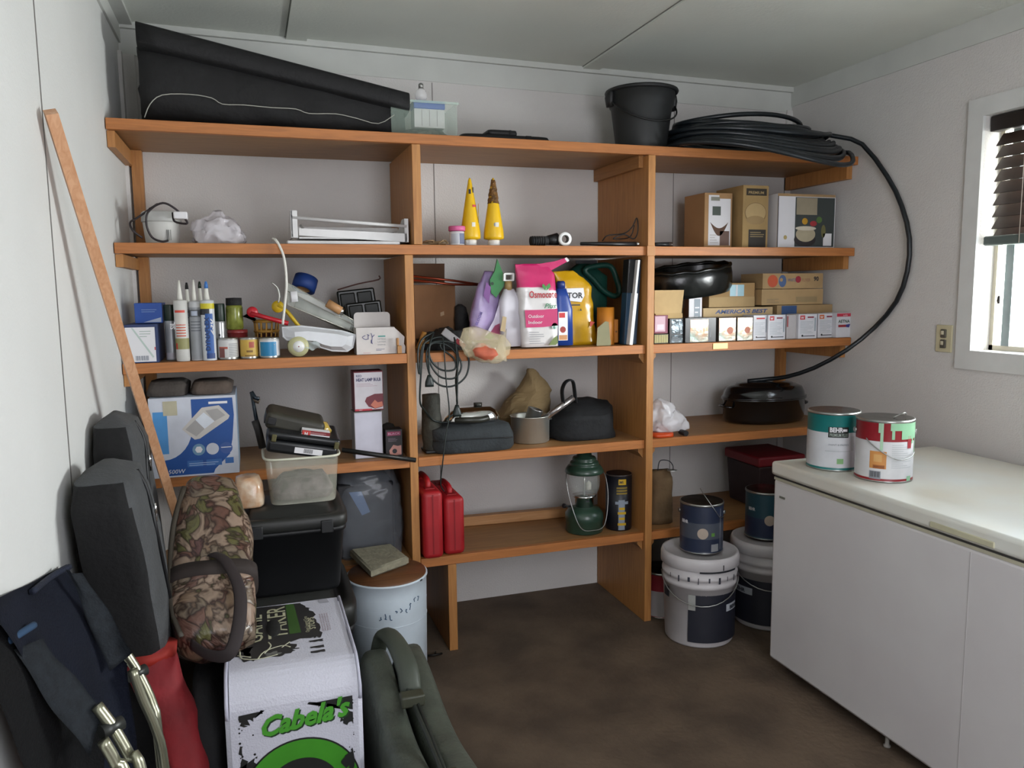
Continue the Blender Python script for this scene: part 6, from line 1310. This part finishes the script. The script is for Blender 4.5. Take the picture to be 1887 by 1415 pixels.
b = B('jaw', gm); b.tube([P3(463, 722, -.16)-o_, P3(470, 733, -.165)-o_, P3(478, 735, -.165)-o_], .007, n=8); b.tube([P3(466, 735, -.16)-o_, P3(478, 740, -.16)-o_], .009, n=6, mt=mat('4a3f34', .5)); b.done(t)
b = B('grip', mat('23211f', .6)); b.tube([P3(484, 825, -.17)-o_, P3(476, 792, -.17)-o_, P3(470, 775, -.17)-o_], .012, n=10); b.done(t)
b = B('pale_wrapped_bundle', mat('b98f6c', .3, noise_amt=.35, scale=30, col2='c9b49c', coat=.5, bump=.4, bscale=20)); b.loft([(0, 0, 0, .044, .05, 3.4), (0, 0, .02, .046, .052, 3.4), (.002, 0, .065, .040, .048, 3.4), (.0, 0, .088, .034, .040, 3), (0, 0, .092, .01, .01)], n=32, sub=3, nz=.004, ns=24)
p = P3(480, 915, -.30); tag(b.done(), 'pale orange wrapped bundle on the smaller black tote left of the translucent bin', 'bundle', loc=(-.583, -.265, UT))

# crossbow target block
TX0, TX1, TY0, TY1, TZ = -.648, -.352, -1.02, -.575, .50
t = thing('archery_target', 'white woven archery target block with green bullseye at the bottom of the view', 'target', ((TX0+TX1)/2, TY0, e_))
wv = mat('c4c4d0', .45, noise_amt=.03, scale=5, bump=.2, bscale=220); hw = (TX1-TX0)/2; D = TY1-TY0; r = .08
def prof(n=8):
    P = [(0, 0), (0, TZ-r)]+[(r-r*math.cos(PI/2*i/n), TZ-r+r*math.sin(PI/2*i/n)) for i in range(1, n+1)]+[(D-.02, TZ), (D, TZ-.02), (D, 0)]; return P
b = B('target_block', wv); YP = Matrix(((0, 1, 0, 0), (1, 0, 0, 0), (0, 0, 1, 0), (0, 0, 0, 1)))
b.prism(prof(), -hw, hw, M=YP, bev=.010); b.done(t)
for s_ in (-1, 1):
    b = B('side_seam', mat('b4b4c4', .5)); b.tube([(s_*(hw-.004), y-.0 if y > .01 else -.001, z+.001) for y, z in prof()[1:-1]], .004, n=6, sub=1); b.done(t)
b = B('front_print'); blk = mat('1c1d1c', .5); gn1 = mat('3c8c1e', .5); fy = -.0008; zb_ = TZ-r+.006
cx, cz, rr_ = .008, TZ-.282, .128
for k, (q, mt) in enumerate(((1.03, blk), (1.0, gn1), (.66, blk), (.36, gn1), (.12, blk))): b.use(mt).disc(cx, cz, rr_*q, fy-.0006*k, n=56)
def rough(pts, n=7, amp=.006, seed=1):
    random.seed(seed); out = []
    for i in range(len(pts)):
        a, c = pts[i], pts[(i+1) % len(pts)]; rg = len(a) > 2 and a[2]; out.append((a[0], a[1]))
        if rg:
            for k in range(1, n): q = k/n; out.append((a[0]+(c[0]-a[0])*q+random.uniform(-amp, amp), a[1]+(c[1]-a[1])*q+random.uniform(-amp, amp)))
    return out
zt_ = zb_-.0; Lx, Rx = -hw+.028, hw-.022
b.use(blk).poly(rough([(Lx, zt_), (Lx+.055, zt_+.003, 1), (Lx+.03, zt_-.010, 1), (Lx+.010, zt_-.028, 1)]), fy)
b.poly(rough([(Rx-.10, zt_+.001), (Rx, zt_+.004), (Rx, zt_-.030, 1), (Rx-.03, zt_-.018, 1), (Rx-.07, zt_-.006, 1)], seed=3), fy)
b.poly(rough([(Rx, zt_-.036), (Rx, zt_-.066, 1), (Rx-.022, zt_-.060, 1), (Rx-.026, zt_-.040, 1)], seed=5), fy)
b.poly(rough([(Lx, zt_-.07), (Lx+.006, zt_-.072, 1), (Lx+.012, zt_-.13, 1), (Lx, zt_-.16, 1)], seed=8), fy); b.poly(rough([(Lx+.0, zt_-.12), (Lx+.035, zt_-.10, 1), (Lx+.03, zt_-.13, 1), (Lx+.0, zt_-.145, 1)], seed=9), fy)
b.poly(rough([(Rx, zt_-.15), (Rx-.004, zt_-.12, 1), (Rx-.03, zt_-.15, 1), (Rx-.004, zt_-.19, 1)], seed=11), fy-.004)
random.seed(21)
for k in range(26):
    x, z = random.choice((Lx, Rx))+random.uniform(-.0, .03)*(1 if k % 2 else -1), zt_-random.uniform(0, .2); x = max(Lx, min(Rx, x)); b.disc(x, z, random.uniform(.0008, .003), fy-.0003, n=6)
for dx, dz, mt, yy in ((.003, -.004, mat('1c3a1c', .5), fy-.001), (0, 0, mat('46982a', .5), fy-.0018)): b.text("Cabela's", -hw+.068+dx, zt_-.058+dz, .062, mt, y=yy, shear=.42, bold=.035, rot=.10, fit=.195)
b.done(t, fix=False)
# print on top of the block: lettering runs along the depth
b = B('top_print'); UP = Matrix(((1, 0, 0, 0), (0, 0, 1, 0), (0, -1, 0, TZ), (0, 0, 0, 1)))    # poly (x, z)->(x, depth)
dkp = mat('2c2b2c', .5); y_ = lambda v: v
def tp_(pts, mt, h=.0008, **k): b.use(mt).poly([(x, y) for x, y in pts], -h, M=UP)
UP = Matrix(((1, 0, 0, 0), (0, 0, 1, 0), (0, -1, 0, TZ), (0, 0, 0, 1)))
tp_(rough([(-hw+.01, r+.10, 1), (.05, r+.10, 1), (.075, r+.10, 1), (.068, D-.10, 1), (.04, D-.03), (-hw+.01, D-.02)], n=9, amp=.007, seed=4), dkp)
tp_(rough([(-.105, r+.02, 1), (-.02, r+.025, 1), (.02, r+.055, 1), (-.01, r+.11), (-.11, r+.11, 1)], n=8, amp=.008, seed=6), dkp, .0007)
tp_(rough([(-hw+.02, r+.06, 1), (-.09, r+.05, 1), (-.09, r+.12), (-hw+.01, r+.12)], amp=.006, seed=7), dkp, .0007)
grn = mat('3a5a28', .5); tp_([(.002, r+.14), (.030, r+.14), (.022, D-.03), (.0, D-.03)], grn, .0012)
ROT = UP @ Matrix(((0, 0, -1, 0), (0, 1, 0, 0), (1, 0, 0, 0), (0, 0, 0, 1)))
def tt(s_, x, y0, size, mt, fit, h=.0016, **k): b.text(s_, 0, 0, size, mt, y=-h, M=UP @ Matrix(((0, 0, -1, x), (0, 1, 0, 0), (1, 0, 0, y0), (0, 0, 0, 1))), fit=fit, **k)
cg = mat('b9b89a', .5)
tt('GAME', -.062, r+.115, .052, cg, .17, bold=.01); tt('TAKER', -.003, r+.125, .066, cg, .20, bold=.01)
tt('Open Layered Core', .050, r+.135, .014, cg, .10); tt('STOPS', .066, r+.15, .022, cg, .075, bold=.02)
for k in range(4): tt('field points and broadheads', .084+.006*k, r+.13, .006, mat('8a6a70', .5), .11)
wl = mat('b4b39c', .5)
for P in ([(-.075, .115), (-.06, .15), (-.02, .17), (0, .155)], [(-.075, .115), (-.11, .13), (-.115, .17)], [(-.06, .14), (-.045, .175), (-.05, .2)], [(-.02, .16), (-.0, .185)], [(-.11, .05+r), (-.075, .115), (-.03, .125)], [(-.09, .13), (-.12, .15)]): b.use(wl).tube([(x, y+r-.09, TZ+.0012) for x, y in P], .0022, sub=4, n=4, flat=.3)
for k, (a0, a1) in enumerate(((.0, .09), (.035, .1), (.06, .085))): tp_(rough([(.045, r+.085-a0*1.0), (.078, r+.087-a0, 1), (.078, r+.073-a0, 1), (.046, r+.076-a0, 1)], n=5, amp=.002, seed=k+30), dkp)
tp_(rough([(-.09+.03, r+.045, 1), (-.035, r+.055, 1), (-.02, r+.04, 1), (-.05, r+.03, 1)], n=4, amp=.004), mat('6a6b68', .5), .0012)
tp_([(.09, D-.05), (.115, D-.05), (.11, D-.022), (.088, D-.022)], mat('a4a4ae', .5), .001)
b.done(t, fix=False)
b = B('top_strap_slot', mat('141414', .8)); b.loft([(-.035, 0, 0, .020, .055, 2.5), (-.035, 0, .006, .016, .050, 2.5)], n=28, M=T_((0, r+.19, TZ-.003))); b.done(t)

# olive hard case standing on edge
GX0, GX1, GY0, GY1, GH = -.312, -.118, -1.50, -.508, .352
t = thing('rifle_hard_case', 'olive moulded plastic hard case standing on its edge beside the archery target', 'case', ((GX0+GX1)/2, GY0, e_)); w_ = (GX1-GX0)/2; L_ = GY1-GY0
oc = mat('50564c', .5, noise_amt=.12, scale=14, bump=.3, bscale=60)
for s_, nm in ((-1, 'case_half'), (1, 'case_half')):
    b = B(nm, oc); sec = []
    for i in range(21):
        u = i/20; y = u*L_; k = min(1, math.sqrt(max(0, 1-((u-.90)/.10)**2)) if u > .90 else 1); k = max(.25, k)
        hump = .0; hh = (GH/2)*(.90+.06*math.sin(u*9))*k
        sec.append((s_*w_*.5, hh+.0, y, w_*.5*(.85+.12*k), hh, 4))
    b.loft(sec, n=30, M=YLOFT); b.done(t)
b = B('seam_ridge', mat('2e342e', .5)); b.tube([(0.0, L_*.06, GH*.93), (.004, L_*.45, GH*.915), (0, L_*.80, GH*.9)], .006, sub=4, n=6); b.tube([(.010, L_*.1, GH*.925), (.012, L_*.6, GH*.92)], .004, n=6); b.done(t)
b = B('handle', mat('454b41', .5)); b.tube([(0.012, L_*.68, GH*.88), (.012, L_*.73, GH*1.0), (.0, L_*.83, GH*1.08), (-.02, L_*.92, GH*1.05), (-.035, L_*.96, GH*.80)], [.028, .030, .028, .026, .024], sub=5, n=12, flat=.6); b.done(t)
for u in (.60, .25):
    b = B('latch', mat('3a3c2e', .5)); b.box(-.030, .030, L_*u-.016, L_*u+.022, GH*.90, GH*.985, bev=.005); b.done(t)
b = B('hinge_tab', black); b.box(w_*.99, w_*1.04, L_*.63, L_*.67, GH*.48, GH*.56); b.done(t)

# leaning soft cases at the left wall
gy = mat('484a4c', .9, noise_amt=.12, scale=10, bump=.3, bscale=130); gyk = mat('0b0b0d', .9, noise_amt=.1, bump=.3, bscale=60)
def softcase(name, label, path, rx_, ry_, wid, zipper=None):
    """path: (cx, cy, z) bottom to top"""
    t = thing(name, label, 'bag', (path[0][0], path[0][1], e_), 0, 'grey and black soft cases'); ox, oy = path[0][0], path[0][1]
    b = B('case_body', gy); n = len(path); sec = []
    for i, (x, y, z) in enumerate(path):
        k = wid[i]; sec.append((x-ox, y-oy, z, rx_*k[0], ry_*k[1], 4.5))
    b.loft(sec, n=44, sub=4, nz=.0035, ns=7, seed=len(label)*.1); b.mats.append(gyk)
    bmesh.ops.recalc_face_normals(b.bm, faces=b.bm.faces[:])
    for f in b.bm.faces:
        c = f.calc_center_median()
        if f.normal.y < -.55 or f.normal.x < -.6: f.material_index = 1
    for v in b.bm.verts: v.co.x = max(v.co.x, XL+.004-ox); v.co.z = max(0, v.co.z)
    b.done(t)
    P = []
    for i, (x, y, z) in enumerate(path[1:-1]): k = wid[i+1]; P.append(Vector((x-ox+rx_*k[0]*(.99 if i < 4 else .9)+.002, y-oy+zipper+(.06 if i > 2 else .09-.03*i), z)))
    b = B('zipper', mat('1d1e20', .4, .3)); b.tube(P, .0045, sub=5, n=6); b.done(t)
    b = B('zipper_pull', chrome); q = P[-2].lerp(P[-3], .4); b.loft([(0, 0, -.03, .003, .002), (0, 0, 0, .004, .003), (0, 0, .012, .003, .002)], n=8, M=T_(q+Vector((.008, -.002, 0)))); b.done(t)
    return t
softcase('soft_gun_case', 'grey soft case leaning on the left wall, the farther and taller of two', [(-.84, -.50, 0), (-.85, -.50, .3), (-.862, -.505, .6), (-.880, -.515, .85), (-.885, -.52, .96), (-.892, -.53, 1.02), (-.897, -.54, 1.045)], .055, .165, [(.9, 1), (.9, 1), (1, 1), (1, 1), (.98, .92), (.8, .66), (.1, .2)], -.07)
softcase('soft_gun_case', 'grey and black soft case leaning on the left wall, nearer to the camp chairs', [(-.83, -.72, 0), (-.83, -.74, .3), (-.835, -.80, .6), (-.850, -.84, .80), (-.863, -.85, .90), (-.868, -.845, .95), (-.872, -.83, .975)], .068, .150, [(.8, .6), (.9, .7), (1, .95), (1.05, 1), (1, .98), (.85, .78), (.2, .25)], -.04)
b = B('wood_pole', wood('cfa07c', 'bd8a64', 'Z')); a = Vector((-.924, -.86, 1.72)); c = P3(308, 895, -.30); d = (c-a); e2 = a+d*((.008-a.z)/d.z)
A_ = ramp_axis(e2, a); L2 = (a-e2).length; b.box(-.012, .012, -.0165, .0165, 0, L2, M=A_ @ Rm(.5, 'Z')); tag(b.done(), 'long thin wooden batten leaning against the left wall', 'batten')

# camouflage bag leaning over the totes and target
camo = bpy.data.materials.new('leaf camouflage'); camo.use_nodes = True; nt = camo.node_tree; P_ = nt.nodes['Principled BSDF']; L = nt.links.new
tc = nt.nodes.new('ShaderNodeTexCoord'); nz_ = nt.nodes.new('ShaderNodeTexNoise'); nz_.inputs['Scale'].default_value = 9; nz_.inputs['Detail'].default_value = 3; nz_.inputs['Distortion'].default_value = 1.5
L(tc.outputs['Object'], nz_.inputs['Vector']); vr = nt.nodes.new('ShaderNodeTexVoronoi'); vr.inputs['Scale'].default_value = 24; vr.feature = 'DISTANCE_TO_EDGE'
ad = nt.nodes.new('ShaderNodeVectorMath'); ad.operation = 'ADD'; sc_ = nt.nodes.new('ShaderNodeVectorMath'); sc_.operation = 'SCALE'; sc_.inputs['Scale'].default_value = .12
L(nz_.outputs['Color'], sc_.inputs[0]); L(tc.outputs['Object'], ad.inputs[0]); L(sc_.outputs[0], ad.inputs[1]); L(ad.outputs[0], vr.inputs['Vector'])
v2 = nt.nodes.new('ShaderNodeTexVoronoi'); v2.inputs['Scale'].default_value = 24; L(ad.outputs[0], v2.inputs['Vector'])
r1 = nt.nodes.new('ShaderNodeValToRGB'); r1.color_ramp.interpolation = 'CONSTANT'; E_ = r1.color_ramp.elements; E_[0].color = lin('75604e'); E_[1].position = .85; E_[1].color = lin('553a38')
for p, c in ((.2, '857262'), (.35, '5f4238'), (.5, '6f6152'), (.62, '55522f'), (.74, '8f7a6a')): q = E_.new(p); q.color = lin(c)
L(v2.outputs['Color'], r1.inputs['Fac']); r2 = nt.nodes.new('ShaderNodeValToRGB'); r2.color_ramp.elements[0].color = lin('75625c'); r2.color_ramp.elements[1].color = (1, 1, 1, 1); r2.color_ramp.elements[0].position = .0; r2.color_ramp.elements[1].position = .16
L(vr.outputs['Distance'], r2.inputs['Fac']); mxx = nt.nodes.new('ShaderNodeMixRGB'); mxx.blend_type = 'MULTIPLY'; mxx.inputs[0].default_value = 1; L(r1.outputs['Color'], mxx.inputs[1]); L(r2.outputs['Color'], mxx.inputs[2]); L(mxx.outputs['Color'], P_.inputs['Base Color'])
P_.inputs['Roughness'].default_value = .38; P_.inputs['Coat Weight'].default_value = .25; bb_ = nt.nodes.new('ShaderNodeBump'); bb_.inputs['Strength'].default_value = .5; bb_.inputs['Distance'].default_value = .01; L(vr.outputs['Distance'], bb_.inputs['Height']); L(bb_.outputs['Normal'], P_.inputs['Normal'])
bot = P3(395, 1185, -.84); top = P3(388, 905, -.47); t = thing('camouflage_bag', 'leaf camouflage bag with a brown carry strap leaning on the totes', 'bag', bot); o_ = Vector(bot)
AX = ramp_axis((0, 0, 0), top-bot); Lc = (top-bot).length
ex = Vector((1, .12, 0)).normalized(); az = (top-bot).normalized(); ey = az.cross(ex).normalized(); ex = ey.cross(az); CM = Matrix((ex, ey, az)).transposed().to_4x4()
b = B('bag_body', camo); b.loft([(0.005, 0, -.03, .045, .03, 3), (0.005, 0, 0, .085, .055, 3), (.0, 0, .06, .098, .066, 3), (-.004, 0, .16, .104, .070, 3.2), (.002, 0, .28, .098, .066, 3.2), (.0, 0, .40, .080, .058, 3.2), (-.002, 0, .48, .066, .045, 3), (-.002, 0, .505, .04, .02, 2.5)], n=44, sub=5, nz=.009, ns=12, M=CM)
b.done(t)
b = B('edge_zipper', mat('3d372e', .6)); b.tube([CM @ Vector(p) for p in ((-.07, -.045, 0), (-.092, -.045, .08), (-.097, -.046, .2), (-.090, -.044, .33), (-.066, -.04, .45))], .007, sub=4, n=8, flat=.6); b.done(t)
b = B('strap_band', mat('2e2522', .8)); b.loft([(0, 0, .145, .108, .074, 3.2), (0, 0, .185, .108, .074, 3.2)], n=40, M=CM); b.done(t)
b = B('carry_strap', mat('261d1e', .8)); b.tube([CM @ Vector(p) for p in ((.0, -.075, .20), (.028, -.10, .16), (.055, -.115, .07), (.052, -.12, -.02), (.03, -.10, -.085), (-.01, -.08, -.075), (-.05, -.06, -.03))], .015, sub=5, n=10, flat=.3); b.done(t)

# black duffel under and between, red sleeve bag
b = B('black_duffel', mat('0e0f12', .9, noise_amt=.2, bump=.4, bscale=40)); b.loft([(0, 0, 0, .035, .16, 4), (0, 0, .06, .040, .18, 4), (0.0, 0, .36, .037, .17, 4), (-.01, .0, .44, .02, .10, 3)], n=30, sub=4, nz=.006, ns=10)
for v in b.bm.verts: v.co.z = max(0, v.co.z)
tag(b.done(), 'black bag standing on the floor left of the archery target', 'bag', loc=(-.692, -.80, e_))
t = thing('red_sleeve_bag', 'red cloth bag leaning between the camp chairs and the archery target', 'bag', (-.745, -1.0, e_)); ox, oy = -.745, -1.0
b = B('bag_body', mat('8a1820', .75, noise_amt=.2, scale=8, bump=.6, bscale=22)); pts_ = [((380, 1480), (340, 1480)), ((372, 1370), (322, 1400)), ((352, 1300), (300, 1330)), ((325, 1240), (262, 1280)), ((308, 1185), (240, 1220)), ((285, 1165), (232, 1190)), ((280, 1142), (225, 1150))]
sec = [(0, 0, 0, .035, .05)]
for (r_, l_) in pts_:
    yy = -1.0+ (1480-r_[1])*.0004; a = P3(r_[0], r_[1], yy); c = P3(l_[0], l_[1], yy); sec.append(((a.x+c.x)/2-ox, yy-oy, max(.03, (a.z+c.z)/2), max(.02, (a.x-c.x)/2+.012), .045))
sec = [s for s in sec if 1]; sec.sort(key=lambda s: s[2]); b.loft(sec, n=26, sub=3, e=2.6, nz=.008, ns=14)
for v in b.bm.verts: v.co.z = max(0, v.co.z); v.co.x = max(v.co.x, -.94-ox)
b.done(t)
b = B('drawstring_collar', mat('a02418', .7, noise_amt=.2)); q = sec[-3]; b.loft([(q[0], q[1], q[2]-.012, q[3]+.006, .05), (q[0], q[1], q[2]+.012, q[3]+.010, .052)], n=24, nz=.004, ns=20); b.done(t)

# folded camp chairs
nvf = mat('131b30', .85, noise_amt=.15, scale=8, bump=.3, bscale=200); nvs = mat('2f353c', .85, noise_amt=.15, scale=60, bump=.3, bscale=200); alu = mat('a3a38e', .3, .85)
def wallpt(px, py, x=XL+.012): y, z = onx(px, py, x); return Vector((x, y, z))
def chair(label, panel, sleeve, tubes, foldp, nseed, pm=None):
    o_ = Vector((sleeve[1].x, sleeve[1].y, e_)); t = thing('camp_chair', label, 'chair', o_, 0, 'folded camp chairs')
    def quad(q, nu, nv, th, amp):
        def fn(u, v):
            p = q[0].lerp(q[1], u).lerp(q[3].lerp(q[2], u), v); s = amp*math.sin(u*6+v*4+nseed)+amp*.7*math.sin(v*9-u*3); p = p-o_+Vector((s*.5, s, 0)); p.x = max(p.x, XL+.006-o_.x); p.z = max(p.z, .0); return p
        return fn, nu, nv, th
    b = B('back_panel', pm or nvf); fn, nu, nv, th_ = quad(panel, 18, 24, .012, .012); b.sheet(fn, nu, nv, th=th_); b.done(t)
    b = B('side_sleeve', nvs); fn, nu, nv, th_ = quad(sleeve, 8, 20, .016, .004); b.sheet(fn, nu, nv, th=th_); b.done(t)
    b = B('top_fold', mat('24405e', .85) if pm else nvf); b.tube([p-o_ for p in foldp], .006, sub=4, n=10); b.done(t)
    for tb_ in tubes:
        b = B('frame_tube', alu); pp_ = [P3(*p)-o_ for p in tb_]; d = (pp_[-1]-pp_[-2]).normalized()
        k = (pp_[-1].z-.012)/max(.2, -d.z); pp_.append(pp_[-1]+Vector((d.x*k*.3, d.y*k*.3, -(pp_[-1].z-.012)))); b.tube(pp_, .0095, sub=4, n=12); b.done(t)
    b = B('hinge', mat('3a3c3a', .4, .5)); p = P3(*tubes[0][1])-o_; b.cyl(p+Vector((-.016, -.012, 0)), p+Vector((.012, .012, 0)), .012, n=14); b.done(t)
    return t
W1, W2 = wallpt(-40, 1120), wallpt(118, 1042)
lowp = lambda p, dx=0, dy=0: Vector((p.x+dx, p.y+dy, .01))
R1 = P3(235, 1200, -1.08); M1 = P3(150, 1105, -1.06)
chair('farther folded navy camp chair with its metal tube curving beside the red bag',
      [W1, W2, P3(243, 1215, -1.09), P3(240, 1600, -1.15)], [P3(118, 1050, -1.10), P3(150, 1056, -1.085), P3(248, 1200, -1.11), P3(205, 1235, -1.13)],
      [[(226, 1195, -1.065), (255, 1240, -1.07), (282, 1300, -1.08), (292, 1360, -1.09)], [(244, 1235, -1.11), (262, 1285, -1.11), (288, 1345, -1.11), (304, 1420, -1.11)]],
      [wallpt(60, 1090, XL+.014), wallpt(95, 1062, XL+.014), P3(128, 1044, -1.055)], 1)
chair('nearer folded navy camp chair at the bottom left corner, blue piping at its top',
      [wallpt(-60, 1150), P3(58, 1150, -1.30), P3(188, 1330, -1.31), P3(190, 1700, -1.36)], [P3(28, 1195, -1.44), P3(82, 1175, -1.36), P3(190, 1312, -1.36), P3(160, 1400, -1.42)],
      [[(178, 1300, -1.37), (208, 1340, -1.375), (238, 1392, -1.38), (268, 1450, -1.39)], [(190, 1365, -1.41), (213, 1405, -1.41), (240, 1470, -1.41)]],
      [P3(0, 1192, -1.44), P3(30, 1172, -1.42), P3(62, 1152, -1.36)], 4, mat('0e0f13', .9, noise_amt=.15, scale=8, bump=.3, bscale=200))
